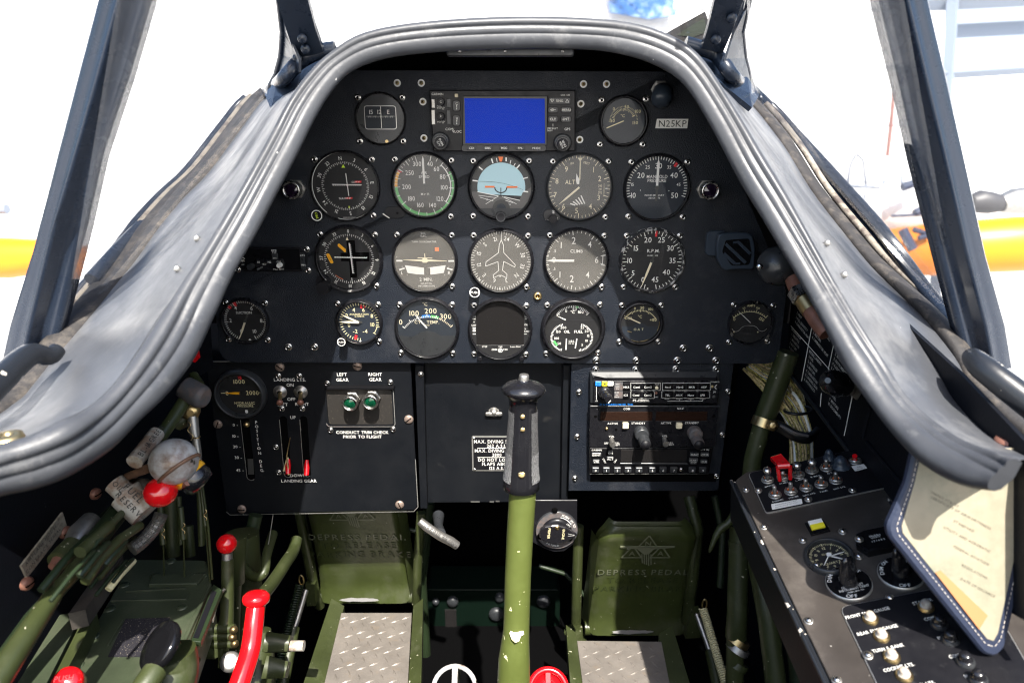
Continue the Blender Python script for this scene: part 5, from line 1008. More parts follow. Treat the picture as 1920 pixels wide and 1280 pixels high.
for X, Y in ((770, 790), (1310, 790)):
    E.knob('tuning_knob', X, Y - 60, [(72, 0.013), (72, 0.022), (66, 0.025), (56, 0.0255)], 'rubber_grey' if X > 1000 else 'bezel_grey'); E.knob('inner_knob', X + 32, Y + 28, [(58, 0.024), (55, 0.036), (50, 0.040)], 'rubber_grey' if X > 1000 else 'bezel_grey'); E.knob('knob_cap', X + 36, Y + 40, [(50, 0.039), (46, 0.0425), (0, 0.043)], 'satin_black')
for X, Y in ((470, 800), (1000, 795)):
    a = FRR.at(*cR(X - 8, Y - 35), 0.013); b = FRR.at(*cR(X + 4, Y + 20), 0.028); mb = MB(); mb.tube([a, b], [0.0036, 0.0042], 12, 'plastic_blue' if 0 else 'dull_metal'); mb.build('volume_knob', t)
E.knob('indicator', 415, 662, [(16, 0.013), (14, 0.015), (0, 0.0155)], 'brass', n=12)
for X, Y in ((302, 538), (1483, 535), (508, 668)): E.knob('screw', X, Y, [(15, 0.013), (13, 0.0135)], 'void', n=12)
# transponder
t = thing('transponder', 'glossy black transponder with number buttons 0 to 9, bottom of the radio stack', 'radio', FRR.at(1220, 863)); E = Eq(FRR, cR, 0.013, t)
o = [E.l(X, Y) for X, Y in ((243, 852), (1480, 852), (1436, 1108), (243, 1110))]; mb = MB(FRR.M); mb.prism(ccw(roundpoly(o, 0.0015)), 0, 0.013, 'gloss_black', c=0.0007); mb.build('case', t)
mb = E.mb(); E.ln(mb, 245, 1110, 1434, 1108, 4, 'alu_edge'); E.ln(mb, 262, 850, 1470, 850, 4, 'bezel_grey'); mb.build('worn_edge', t)
E.block('display', 555, 870, 1215, 990, 0.0125, 0.0136, 'dark_screen', 0.0004, 0.0002); E.block('display_lip', 548, 1002, 1222, 1020, 0.0125, 0.0148, 'bezel_grey', 0.0005)
mb = E.mb()
for i, X in enumerate((304, 411, 521, 628, 738, 872, 979, 1088, 1274, 1378)): E.block('button', X - 35, 1048, X + 35, 1098, 0.0128, 0.0165, 'bezel_grey', 0.001, 0.0008); E.tx(mb, str(i), X, 1077, 24, z=0.0168, bold=True)
for l, X, Y, h, r in (('IDENT', 312, 922, 20, 0), ('VFR', 310, 990, 22, 0), ('ON', 453, 903, 20, 0), ('ALT', 449, 961, 22, 0), ('STBY', 390, 980, 17, -60), ('OFF', 502, 982, 17, 55), ('FUNC', 1294, 919, 20, 0), ('CRSR', 1397, 919, 20, 0), ('START', 1284, 974, 17, 0), ('STOP', 1284, 994, 15, 0), ('CLR', 1389, 988, 20, 0)):
    w_ = 16 * len(l) * (h / 20) * .52; rot_ = r
    if not r: E.block('button', X - w_ - 8, Y - 20, X + w_ + 8, Y + 20, 0.0128, 0.0155, 'bezel_grey', 0.0012, 0.0006)
    E.tx(mb, l, X, Y, h, z=0.0159, rot=r, bold=True)
E.tx(mb, 'GARMIN', 314, 872, 18, bold=True); E.tx(mb, 'GTX 330', 1396, 867, 15); mb.build('lettering_print', t)
E.knob('lock_screw', 1161, 1072, [(20, 0.013), (18, 0.015), (0, 0.0155)], 'steel', n=14)
# ================================================================= COCKPIT TUB
def quadmesh(name, pts, m, T=0.004, outward=None, kind=True):
    mb = MB(); n = (pts[1] - pts[0]).cross(pts[-1] - pts[0]).normalized() * T; k = len(pts)
    mb.add(pts + [p + n for p in pts], [tuple(range(k)), tuple(reversed(range(k, 2 * k)))] + [(i, k + i, k + (i + 1) % k, (i + 1) % k) for i in range(k)], m)
    return structure(mb, name) if kind else mb
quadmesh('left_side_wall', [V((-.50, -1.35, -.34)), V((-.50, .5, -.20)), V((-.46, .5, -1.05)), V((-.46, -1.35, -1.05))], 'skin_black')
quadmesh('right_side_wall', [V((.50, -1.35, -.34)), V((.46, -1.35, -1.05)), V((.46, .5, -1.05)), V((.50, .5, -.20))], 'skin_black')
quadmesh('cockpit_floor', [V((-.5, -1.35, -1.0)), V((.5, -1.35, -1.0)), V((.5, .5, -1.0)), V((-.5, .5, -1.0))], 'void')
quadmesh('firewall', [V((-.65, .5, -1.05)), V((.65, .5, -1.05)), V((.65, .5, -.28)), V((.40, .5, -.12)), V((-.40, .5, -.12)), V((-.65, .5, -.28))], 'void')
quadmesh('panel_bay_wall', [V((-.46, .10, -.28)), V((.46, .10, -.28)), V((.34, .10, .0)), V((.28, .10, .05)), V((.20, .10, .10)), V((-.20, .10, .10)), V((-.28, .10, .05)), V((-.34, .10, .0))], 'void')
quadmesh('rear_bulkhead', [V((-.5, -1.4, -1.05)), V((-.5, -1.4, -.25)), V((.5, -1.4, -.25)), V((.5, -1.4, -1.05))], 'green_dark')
quadmesh('nose_deck', [V((-.30, .09, .045)), V((-.20, .10, .092)), V((.20, .10, .092)), V((.30, .09, .045)), V((.30, 1.4, .0)), V((-.30, 1.4, .0))], 'frame_flare_black')

def tubething(name, lb, cat, P, R, m='green', n=16, group=None, part='tube'):
    t = thing(name, lb, cat, P[0], group=group); mb = MB(); mb.tube(P, R, n, m); mb.build(part, t); return t
def coil(P0, P1, r, wire, turns, m, parent, name='spring'):
    a, b = V(P0), V(P1); d = (b - a); L = d.length; M0 = frame_at(a, d, (0, 1, 0)); mb = MB(M0); n = turns * 8
    mb.tube([(r * math.cos(2 * PI * i / 8), r * math.sin(2 * PI * i / 8), L * i / n) for i in range(n + 1)], wire, 5, m); return mb.build(name, parent)
# ================================================================= CONTROL STICK
t = thing('control_stick', 'tall green control stick with a black pistol-like chequered grip in front of the centre panel', 'control stick', pd(965, 1330, .80))
dS = lambda v: 0.70 + (v - 700) / 580 * 0.085
P = [(981, 905), (975, 1000), (971, 1080), (969, 1150), (968, 1180), (966, 1205), (964, 1235), (963, 1285), (963, 1340)]; R_ = [25.5, 25, 24.5, 24.3, 24.5, 26.5, 29.5, 31, 31]
mb = MB(); mb.tube([pd(u, v, dS(v)) for u, v in P], [r / F * dS(v) for r, (u, v) in zip(R_, P)], 32, 'green_stick'); mb.build('stick_tube', t)
p = pd(968, 1192, dS(1192) - .0188); f = frame_at(p, CAM - p)
mb = MB(f); mb.poly([(-.0075, .003), (-.006, .0055), (-.003, .004), (0.002, .005), (.008, .0055), (.0085, .002), (.005, 0), (.003, -.005), (-.001, -.0065), (-.005, -.003)][::-1], 0.0006, 'lime' if 0 else 'lume'); mb.build('paint_chip', t)
g0, g1 = pd(977, 915, dS(915)), pd(982, 722, dS(722)); ax = (g1 - g0); L = ax.length; MG = frame_at(g0, ax, (0, 1, 0)); k = .70 / F
prof = [(34, 0), (36, .01), (35.5, .07), (33, .14), (31, .25), (30, .40), (28, .55), (26.5, .68), (26.5, .80), (28, .87), (33, .905), (40, .935), (42, .962), (40, .985), (33, 1.01), (22, 1.03), (11, 1.045), (10.5, 1.05)]
mb = MB(MG); mb.lathe([(r * k, z * L) for r, z in prof], 36, 'bakelite'); mb.build('grip', t)
mb = MB(MG); mb.lathe([(9.6 * k, 1.03 * L), (9.6 * k, 1.085 * L), (8.5 * k, 1.10 * L), (0, 1.10 * L)], 20, 'dull_metal'); mb.build('top_button', t)
# chequered side scales and a smooth front spine
tocam = (MG.inverted().to_3x3() @ (CAM - (g0 + g1) / 2)); a0 = math.atan2(tocam.y, tocam.x)
for sgn in (-1, 1):
    mb = MB(MG); vs = []; zs = [.12, .16, .25, .4, .55, .68, .76]; n = 7
    rat = lambda z: next(prof[i][0] + (prof[i + 1][0] - prof[i][0]) * (z - prof[i][1]) / (prof[i + 1][1] - prof[i][1]) for i in range(len(prof) - 1) if prof[i][1] <= z <= prof[i + 1][1])
    zz = [.10 + .67 * i / 44 for i in range(45)]; nn = 26
    for zi, z in enumerate(zz):
        for j in range(nn + 1):
            a = a0 + sgn * rad(36 + 70 * j / nn); h = 0.0006 * (((zi + j) % 2) + ((zi - j) // 2 % 2 == 0) * 0.5); r = rat(z) * k + 0.0002 + h; vs.append((r * math.cos(a), r * math.sin(a), z * L))
    mb.add(vs, [(i * (nn + 1) + j, i * (nn + 1) + j + 1, (i + 1) * (nn + 1) + j + 1, (i + 1) * (nn + 1) + j) for i in range(44) for j in range(nn)], 'knurl'); mb.build('grip_scale', t)
for u, v, r, m_ in ((980, 781, 5, 'brass'), (980, 805, 5, 'brass'), (978, 889, 7.5, 'brass')):
    z = .70; p = pd(u, v, dS(v) - (29 if v < 850 else 34.5) * k * 0.97); inst('st%d' % r, slot_screw(r * k, .0014, m_), 'screw', t, frame_at(p, CAM - p))
# ================================================================= RUDDER PEDALS
def pedal(side):
    L_ = side == 'left'
    lb = 'left rudder pedal, mostly in shadow, with a bare metal lip' if L_ else 'right rudder pedal, green cast plate with raised triangle emblem and lettering'
    # front face corners in pixels (right pedal); the left is placed by its own pixels
    if L_: C_ = [(608, 955), (758, 955), (772, 1120), (604, 1125)]
    else: C_ = [(1108, 988), (1272, 988), (1284, 1180), (1098, 1185)]
    yT, yB = 0.10, 0.16
    fr = Fr(py((C_[2][0] + C_[3][0]) / 2, C_[2][1] - 8, yB), (1, 0, 0), py((C_[0][0] + C_[1][0]) / 2, C_[0][1], yT) - py((C_[2][0] + C_[3][0]) / 2, C_[2][1], yB))
    t = thing('rudder_pedal', lb, 'pedal', fr.P, group='rudder pedals')
    s = fr.s_((C_[2][0] + C_[3][0]) / 2, 1120); W0 = (C_[2][0] - C_[3][0]) * s / 2; H0 = fr.l((C_[0][0] + C_[1][0]) / 2, C_[0][1])[1]
    if L_: H0 *= 1.22
    mb = MB(fr.M); nu, nv = 20, 26; g = []
    for j in range(nv + 1):
        y = H0 * j / nv; wj = W0 * (1 - 0.07 * j / nv)
        if y > H0 * .86: q = (y - H0 * .86) / (H0 * .14); wj *= math.sqrt(max(0.0, 1 - (q * .92) ** 2 * .5)) 
        row = []
        for i in range(nu + 1):
            x = -wj + 2 * wj * i / nu; e = abs(x) / wj; z = 0.022 * (y / H0 - .5) ** 2 * 2 - 0.010 * max(0, e - .88) / .12 + (0.010 * (1 - y / (H0 * .1)) if y < H0 * .1 else 0)
            if y > H0 * .95: z -= 0.012 * (y / H0 - .95) / .05
            row.append((x, y, z))
        g += row
    n1 = nu + 1; mb.add(g, [(j * n1 + i, j * n1 + i + 1, (j + 1) * n1 + i + 1, (j + 1) * n1 + i) for j in range(nv) for i in range(nu)], 'pedal', True)
    bk = [(x * 1.02, y, z - 0.012) for x, y, z in g]; mb.add(bk, [(j * n1 + i, (j + 1) * n1 + i, (j + 1) * n1 + i + 1, j * n1 + i + 1) for j in range(nv) for i in range(nu)], 'pedal', True)
    mb.build('pedal_plate', t)
    # side flanges
    for sg in (-1, 1):
        mb = MB(fr.M); mb.add([(sg * W0 * 1.0, 0, .012), (sg * W0 * 1.10, 0, -.02), (sg * W0 * 1.04, H0 * .9, -.02), (sg * W0 * .93, H0 * .9, .006)], [(0, 1, 2, 3)], 'pedal'); mb.build('flange', t)
    mb = MB(fr.M @ Matrix.Translation((-W0 * 1.05, -.003, .002)) @ Matrix.Rotation(PI / 2, 4, 'Y')); mb.lathe([(.013, 0), (.013, W0 * 2.1)], 18, 'pedal'); mb.build('hinge_tube', t)
    rng = random.Random(3 if L_ else 5)
    mb = MB(fr.M); sh = -.08 if L_ else -.12; o = [(W0 * (sh + .42 * math.cos(a) * (1 + .08 * rng.uniform(-1, 1))), .0165 + .0055 * math.sin(a) * (1 + .25 * rng.uniform(-1, 1))) for a in [2 * PI * i / 26 for i in range(26)]]
    mb.poly(o, 0.0255, 'bare_metal'); mb.build('bare_patch', t)
    # raised emblem and letters, 1.5 mm proud
    def zz(y): return 0.022 * (y / H0 - .5) ** 2 * 2
    e = 1.0; y0 = H0 * (.80 if not L_ else .86); mb = MB(fr.M); U = W0 * 0.16
    def tri(cx, cy, r):
        p = [(cx, cy + r), (cx - r * .95, cy - r * .6), (cx + r * .95, cy - r * .6)]
        for a, b in zip(p, p[1:] + p[:1]): mb.bar(*a, *b, U * .17, zz(cy) + .0016, 'pedal_worn')
    def lines(zoff, m):
        pass
    TXT = []
    yN = H0 * .83
    for cx, cy, ch in ((0, yN + U * 1.0, 'N'), (-U * 1.7, yN - U * .9, 'A'), (U * 1.7, yN - U * .9, 'A')):
        tri(cx, cy, U * 1.25); mb.text(ch, cx, cy - U * .05, U * .72, zz(cy) + .0016, 'pedal_worn', bold=True)
    mb.prism([(-U * 3.2, yN + U * .35), (U * 3.2, yN + U * .35), (U * 3.2, yN + U * .15), (U * .8, yN - U * .1), (U * .3, yN - U * .9), (-U * .3, yN - U * 1.0), (-U * 1.2, yN - U * .05), (-U * 3.2, yN + U * .15)][::-1], zz(yN) - .002, zz(yN) + .0022, 'pedal_worn')
    for q in range(5): mb.bar(-U * .55 + q * U * .27, yN - U * .9, -U * .35 + q * U * .27, yN - U * 2.9 + abs(q - 3) * U * .15, U * .13, zz(yN) + .002, 'pedal_worn')
    mb.build('emblem', t)
    mb = MB(fr.M)
    for l, yy in (('DEPRESS PEDAL', .575), ('TO RELEASE', .495), ('PARKING BRAKE', .41)): mb.text(l, 0, H0 * yy, H0 * .052, zz(H0 * yy) + .0012, 'pedal_worn' if 'PEDAL' in l else 'pedal', bold=True, gap=0.3, sx=0.98)
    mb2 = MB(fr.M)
    for l, yy in (('DEPRESS PEDAL', .575), ('TO RELEASE', .495), ('PARKING BRAKE', .41)): mb2.text(l, .0012, H0 * yy - .0012, H0 * .052, zz(H0 * yy) + .0007, 'dark_olive', bold=True, gap=0.3, sx=0.98)  # dark shifted copy paints the shadow of the raised letters
    mb.build('raised_lettering', t)
    mb2.build('letter_shadow', t)
    return t, fr, W0, H0
pl_ = pedal('left'); pr_ = pedal('right')
def arm(name, lb, pts, r, y, m='green', group='rudder pedal hanger tubes'):
    tubething(name, lb, 'tube', [py(u, v, yy) for (u, v), yy in zip(pts, y)], r, m, 12, group)
arm('pedal_hanger', 'green hanger tube left of the left rudder pedal', [(560, 950), (575, 1030), (592, 1120), (600, 1135)], .009, [.14, .13, .14, .15])
arm('pedal_hanger', 'green hanger tube right of the left rudder pedal', [(790, 960), (784, 1040), (780, 1130)], .008, [.14, .13, .15])
arm('pedal_hanger', 'green hanger tube left of the right rudder pedal', [(1085, 985), (1082, 1080), (1080, 1165)], .009, [.14, .13, .14])
arm('pedal_hanger', 'green hanger tube right of the right rudder pedal', [(1292, 930), (1308, 990), (1298, 1090), (1288, 1165)], .010, [.16, .13, .13, .14])
for side, pts, sp, lb in (('l', [(572, 1095), (590, 1095), (592, 1135), (575, 1136)], ((562, 1095), (505, 1310)), 'left'), ('r', [(1296, 1150), (1312, 1142), (1314, 1195), (1285, 1197)], ((1318, 1140), (1375, 1330)), 'right')):
    t = thing('brake_link', 'green brake lever and coil return spring beside the %s rudder pedal' % lb, 'lever', py(*pts[0], .12))
    mb = MB(); P = [py(u, v, .12) for u, v in pts]; mb.add(P + [p + V((0, .012, 0)) for p in P], [(0, 1, 2, 3), (7, 6, 5, 4), (0, 4, 5, 1), (1, 5, 6, 2), (2, 6, 7, 3), (3, 7, 4, 0)], 'green'); mb.build('bracket', t)
    coil(py(*sp[0], .11), py(*sp[1], -.02), .0062, .0016, 46, 'green_dark' if side == 'l' else 'lume', t)
    q = 12 if side == 'l' else -12
    mb = MB(); mb.tube([py(sp[0][0] + q, sp[0][1] + 10, .115), py(sp[0][0] + q * .6 - (18 if side == 'l' else -22), sp[0][1] + 85, .07)], .005, 8, 'dull_metal'); mb.tube([py(sp[0][0] + q * .6 - (18 if side == 'l' else -22), sp[0][1] + 80, .072), py(sp[1][0] + q * 1.7, sp[1][1], -.01)], .010, 10, 'green'); mb.build('rod', t)
    mb = MB(); p = py(sp[0][0] + 3, sp[0][1] - 8, .11); mb.tube([p + V((0.004 * math.cos(a), 0, .010 * math.sin(a))) for a in [2 * PI * i / 12 for i in range(13)]], .0015, 6, 'brass'); mb.build('hook', t)
# ================================================================= HEEL PLATES (diamond tread)
for side, q, lb in (('l', [(640, 1148), (772, 1148), (762, 1330), (596, 1330)], 'left aluminium tread plate in its green trough'), ('r', [(1082, 1200), (1240, 1202), (1268, 1340), (1100, 1340)], 'right aluminium tread plate in its green trough')):
    z = -.80; P = [pz(u, v, z) for u, v in q]; O = (P[2] + P[3]) / 2; fr = Fr(O, (1, 0, 0), ((P[0] + P[1]) / 2 - O)); t = thing('tread_plate', lb, 'floor plate', O, group='heel plates')
    o = [((p - O).dot(fr.x), (p - O).dot(fr.y)) for p in P]; mb = MB(fr.M); mb.prism(ccw(o), -.003, 0, 'tread', c=.0005); mb.build('plate', t)
    W_ = abs(o[1][0] - o[0][0]); H_ = o[0][1]; mb = MB(fr.M); k = 0
    for i in range(-6, 12):
        for j in range(0, 16):
            x = i * .019 + (j % 2) * .0095 - .03 if 0 else i * .0175; y = j * .0175 + (i % 2) * .00875
            xl = o[3][0] + (o[0][0] - o[3][0]) * y / H_; xr = o[2][0] + (o[1][0] - o[2][0]) * y / H_
            if not (xl + .006 < x < xr - .006 and 0 < y < H_ - .006): continue
            a = rad(28 if (i + j) % 2 else 118) ; d = V((math.cos(a), math.sin(a))); n_ = V((-d.y, d.x)); c = V((x, y)); Lh, Wh = .0082, .0017
            mb.add([(c.x - d.x * Lh, c.y - d.y * Lh, 0), (c.x + n_.x * Wh, c.y + n_.y * Wh, 0), (c.x + d.x * Lh, c.y + d.y * Lh, 0), (c.x - n_.x * Wh, c.y - n_.y * Wh, 0), (c.x, c.y, .0016)], [(0, 1, 4), (1, 2, 4), (2, 3, 4), (3, 0, 4)], 'tread')
    o_ = mb.build('tread_pattern', t); o_['kind'] = 'stuff'
    for sg in (0, 1):
        a, b = (P[0], P[3]) if sg == 0 else (P[1], P[2]); s1 = -1 if sg == 0 else 1
        mb = MB(); w1 = .024 if (side == 'l') == (sg == 0) else .016
        v1 = [a + V((0, .02, -.002)), a + V((s1 * w1, .03, .006)), b + V((s1 * w1 * 1.3, 0, .006)), b + V((0, 0, -.002))]; mb.add(v1 + [p - V((0, 0, .03)) for p in v1], [(0, 1, 2, 3), (7, 6, 5, 4), (0, 4, 5, 1), (1, 5, 6, 2), (2, 6, 7, 3), (3, 7, 4, 0)], 'green'); mb.build('trough_side', t)
# ================================================================= things under the centre panel
t = thing('parking_brake_handle', 'worn silver T handle lettered PARKING BRAKE left of the stick', 'handle', py(822, 1000, .0)); fr = Fr(py(822, 1000, -.03), (math.cos(rad(-37)), 0, math.sin(rad(-37))), (math.sin(rad(37)), .3, math.cos(rad(-37))))
mb = MB(); P = [py(u, v, yy) for u, v, yy in ((787, 976, -.03), (800, 987, -.032), (825, 1004, -.034), (845, 1014, -.032), (857, 1022, -.03))]; mb.tube(P, [.0058, .0066, .0066, .0068, .0062], 14, 'dull_metal'); mb.build('cross_bar', t)
mb = MB(); mb.tube([py(822, 966, .03), py(822, 985, .0), py(825, 1000, -.03)], [.009, .0065, .0085], 14, 'bezel_grey'); mb.build('stem', t)
f = frame_at(py(824, 1002, -.042), CAM - py(824, 1002, -.04)); mb = MB(f @ Matrix.Rotation(rad(-34), 4, 'Z')); mb.text('PARKING BRAKE', -.001, .0, .0055, 0, 'ink', bold=True, gap=.3, sx=.8); mb.build('lettering_print', t)
# engine primer
FP = Fr(py(1042, 988, .005), (1, 0, 0), (0, 0, 1)); cP = conv(760, 940, 3.765); t = thing('engine_primer', 'black oval knob lettered ENGINE PRIMER on a round plate right of the stick', 'knob', FP.P); E = Eq(FP, cP, .003, t)
mb = MB(FP.M); o = [E.l(X, Y, 0) for X, Y in ((890, -10), (1213, -10), (1213, 220), (1185, 300), (1120, 350), (1050, 355), (980, 330), (885, 280))]; mb.prism(ccw(o), -.003, 0, 'satin_black', c=.0006)
x, y = E.l(1068, 195, 0); R0 = 150 * E.sc(1068, 195); mb.M = FP.M @ Matrix.Translation((x, y, 0)); mb.lathe([(R0, 0), (R0, .003), (R0 * .97, .004), (R0 * .7, .004)], 36, 'bezel_grey', caps=False); mb.ring(R0 * .70, R0 * .97, 0, 360, .0041, 'rubber_grey', 36); mb.lathe([(R0 * .72, .003), (R0 * .68, .006), (R0 * .6, .009), (R0 * .5, .009)], 30, 'satin_black'); mb.build('plate', t)
mb = MB(FP.M @ Matrix.Translation((x, y, 0)) @ Matrix.Rotation(rad(-4), 4, 'Z')); r = R0; o = [(-.84 * r, .0), (-.80 * r, .22 * r), (-.6 * r, .38 * r), (-.3 * r, .47 * r), (0, .5 * r), (.35 * r, .42 * r), (.65 * r, .22 * r), (.92 * r, .02 * r), (.65 * r, -.22 * r), (.35 * r, -.42 * r), (0, -.5 * r), (-.3 * r, -.47 * r), (-.6 * r, -.38 * r), (-.8 * r, -.22 * r)][::-1]
mb.prism(o, .009, .015, 'bakelite', c=.0012); mb.build('primer_knob', t)
mb = MB(FP.M @ Matrix.Translation((x - .0015, y + .002, 0)) @ Matrix.Rotation(rad(-4), 4, 'Z')); mb.text('ENGINE', .33 * r, 0, .11 * r, .0154, 'lume', -90); mb.text('PRIMER', -.34 * r, 0, .12 * r, .0154, 'lume', -90); mb.bar(.55 * r, .05 * r, .85 * r, .0, .012 * r, .0154, 'white'); mb.bar(.55 * r, -.07 * r, .85 * r, -.02 * r, .012 * r, .0154, 'white')
mb.M = FP.M @ Matrix.Translation((x, y, 0)); Z = .0045
for i, ch in enumerate('PUSH IN TO'): a = 18 + i * 6.2; mb.text(ch, .86 * r * math.sin(rad(a)), .86 * r * math.cos(rad(a)), .11 * r, Z, 'white', -a, bold=True)
for i, ch in enumerate('OFF'): a = 45 + i * 7; mb.text(ch, .68 * r * math.sin(rad(a)), .68 * r * math.cos(rad(a)), .09 * r, Z + .006, 'white', -a)
mb.ring(.74 * r, .77 * r, 12, 62, Z + .001, 'white')
for i, ch in enumerate('R. PRIMER'): a = 238 - i * 8; mb.text(ch, .80 * r * math.sin(rad(a)), .80 * r * math.cos(rad(a)), .10 * r, Z, 'white', -a + 180, bold=True) if ch != ' ' else None
mb.build('lettering_print', t)
for X, Y in ((1055, 65), (950, 250), (1160, 262)): E.knob('hole', X, Y, [(22, .0042), (20, .006), (8, .006)], 'void', n=14)
E.knob('centre_screw', 1072, 188, [(17, .015), (15, .016), (0, .0165)], 'brass', n=16)
# dark gear box in the depth
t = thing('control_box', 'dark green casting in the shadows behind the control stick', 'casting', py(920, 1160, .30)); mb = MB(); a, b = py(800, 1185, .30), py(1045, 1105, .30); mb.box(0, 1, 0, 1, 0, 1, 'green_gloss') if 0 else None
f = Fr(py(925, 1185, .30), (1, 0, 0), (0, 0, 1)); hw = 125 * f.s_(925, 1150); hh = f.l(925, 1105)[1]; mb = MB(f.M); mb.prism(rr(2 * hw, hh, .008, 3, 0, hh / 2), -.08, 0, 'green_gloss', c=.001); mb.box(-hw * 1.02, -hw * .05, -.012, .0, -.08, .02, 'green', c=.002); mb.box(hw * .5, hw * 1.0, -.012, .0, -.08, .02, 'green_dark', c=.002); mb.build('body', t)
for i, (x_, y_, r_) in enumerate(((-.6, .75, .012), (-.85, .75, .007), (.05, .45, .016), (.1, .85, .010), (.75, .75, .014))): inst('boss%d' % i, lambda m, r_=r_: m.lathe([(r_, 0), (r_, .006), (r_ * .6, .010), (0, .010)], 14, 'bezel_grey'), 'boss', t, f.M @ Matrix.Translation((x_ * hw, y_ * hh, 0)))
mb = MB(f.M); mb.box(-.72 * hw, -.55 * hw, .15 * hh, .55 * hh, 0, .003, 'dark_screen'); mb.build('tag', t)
for u, v, r, m_, lb in ((852, 1292, 40, 'white_ball', 'worn white ring handle at the floor left of the stick'), (1028, 1292, 34, 'red_gloss', 'red ring handle at the floor right of the stick')):
    d = .86; p = pd(u, v, d); f = frame_at(p, (0, -.75, .66), (0, 0, 1)); t = thing('ring_handle', lb, 'handle', p); R1 = r / F * d; mb = MB(f)
    mb.tube([(R1 * math.cos(a), R1 * math.sin(a), 0) for a in [2 * PI * i / 32 for i in range(33)]], .0030 if u < 900 else .0042, 10, m_, cap=False); mb.build('ring', t)
    mb = MB(f); mb.box(-.004, .004, -R1, R1, -.004, .002, 'dull_metal' if u < 900 else 'red_gloss', c=.001); mb.box(-.003, .003, -R1, R1, -.06, -.004, 'green_dark'); mb.build('spoke', t)
    if u > 900: mb = MB(f); mb.lathe([(R1 * .95, -.006), (R1 * .95, -.004), (0, -.002)], 28, 'red_gloss'); mb.build('disc', t)
# floor members
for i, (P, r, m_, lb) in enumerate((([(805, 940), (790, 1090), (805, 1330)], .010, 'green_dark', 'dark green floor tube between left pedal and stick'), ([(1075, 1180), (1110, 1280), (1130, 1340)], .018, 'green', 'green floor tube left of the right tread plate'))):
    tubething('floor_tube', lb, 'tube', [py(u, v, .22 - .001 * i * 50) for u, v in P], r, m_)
# ================================================================= LEFT SIDE
tubething('flap_hydraulic_tube', 'thick green tube standing behind the red-knobbed flap lever', 'tube', [pd(452, 1000, .96), pd(458, 1100, .97), pd(462, 1200, .98), pd(466, 1330, 1.0)], .024)
tubething('flap_hydraulic_tube', 'slim green tube with a collar rising close behind the flap lever', 'tube', [pd(443, 1005, .87), pd(440, 1090, .88), pd(437, 1094, .88), pd(433, 1200, .89)], [.0125, .0125, .0105, .0105])
tubething('green_duct', 'broad green duct beneath the red hand pump handle', 'duct', [pd(492, 1180, .98), pd(488, 1250, .98), pd(460, 1350, .97)], [.012, .022, .040])
tubething('hose', 'short looped olive hose hanging behind the flap lever', 'hose', smooth3([pd(445, 1040, .94), pd(458, 1065, .93), (pd(478, 1082, .92)), pd(495, 1072, .92), pd(500, 1040, .94), pd(512, 1000, .98)]), .0065, 'green')
tubething('hose', 'slanting olive hose rising to the right above the red handle', 'hose', smooth3([pd(492, 1115, .86), pd(512, 1090, .90), pd(535, 1055, .95), pd(550, 1032, 1.0), pd(556, 1010, 1.02)]), .0085, 'green')
# red hydraulic hand pump handle
t = thing('hand_pump_handle', 'bright red curved hand pump handle with a flanged top', 'handle', pd(455, 1330, .70))
P = smooth3([pd(480, 1132, .80), pd(476, 1170, .79), pd(470, 1215, .78), pd(458, 1255, .765), pd(442, 1300, .75), pd(428, 1340, .74)]); mb = MB(); mb.tube(P, [17 / F * .80 + .0012 * i / len(P) for i in range(len(P))], 24, 'red_gloss'); mb.build('grip', t)
f = frame_at(pd(480, 1134, .80), pd(481, 1100, .80) - pd(480, 1134, .80), (0, 1, 0)); mb = MB(f); mb.lathe([(.0106, 0), (.0150, .004), (.0158, .008), (.0148, .012), (.011, .015), (.006, .0155), (0, .0155)], 28, 'red_gloss'); mb.build('flange', t)
# flap lever
t = thing('flap_lever', 'green flap lever topped by a small shiny red ball at left centre', 'lever', pd(430, 1280, .80)); d = .83
mb = MB(Matrix.Translation(pd(425, 1019, d))); mb.ball(18.5 / F * d, 'red_gloss', 28); mb.build('red_ball', t)
mb = MB(); mb.tube([pd(426, 1036, d), pd(426, 1050, d)], 9.5 / F * d, 16, 'dull_metal'); mb.build('ferrule', t)
mb = MB(); mb.tube([pd(426, 1048, d), pd(427, 1110, d), pd(424, 1172, d - .005)], [11 / F * d, 11.5 / F * d, 13.5 / F * d], 20, 'green'); mb.build('lever_tube', t)
mb = MB()
for (u0, v0, u1, v1, r) in ((405, 1178, 440, 1178, 9), (402, 1192, 436, 1192, 8), (353, 1208, 436, 1206, 8), (405, 1190, 405, 1230, 6), (388, 1222, 405, 1222, 12), (416, 1205, 414, 1250, 5), (428, 1205, 420, 1240, 4)): mb.tube([pd(u0, v0, d - .01), pd(u1, v1, d - .01)], r / F * d, 12, 'green')
mb.build('linkage', t)
mb = MB(frame_at(pd(432, 1240, d - .02), CAM - pd(432, 1240, d))); mb.lathe([(.011, -.004), (.012, 0), (.011, .003), (.006, .0035), (0, .0035)], 18, 'dull_metal'); mb.build('pivot_bolt', t)
for u, v in ((438, 1180), (436, 1194), (440, 1206)): inst('pb', lambda m: m.lathe([(.005, 0), (.005, .004), (0, .005)], 10, 'brass'), 'pin', t, frame_at(pd(u, v, d - .02), CAM - pd(u, v, d)))
mb = MB(); mb.tube(smooth3([pd(421, 1103, d - .012), pd(408, 1122, d - .014), pd(398, 1165, d - .014)]), .0022, 8, 'dull_metal'); mb.build('cable', t)
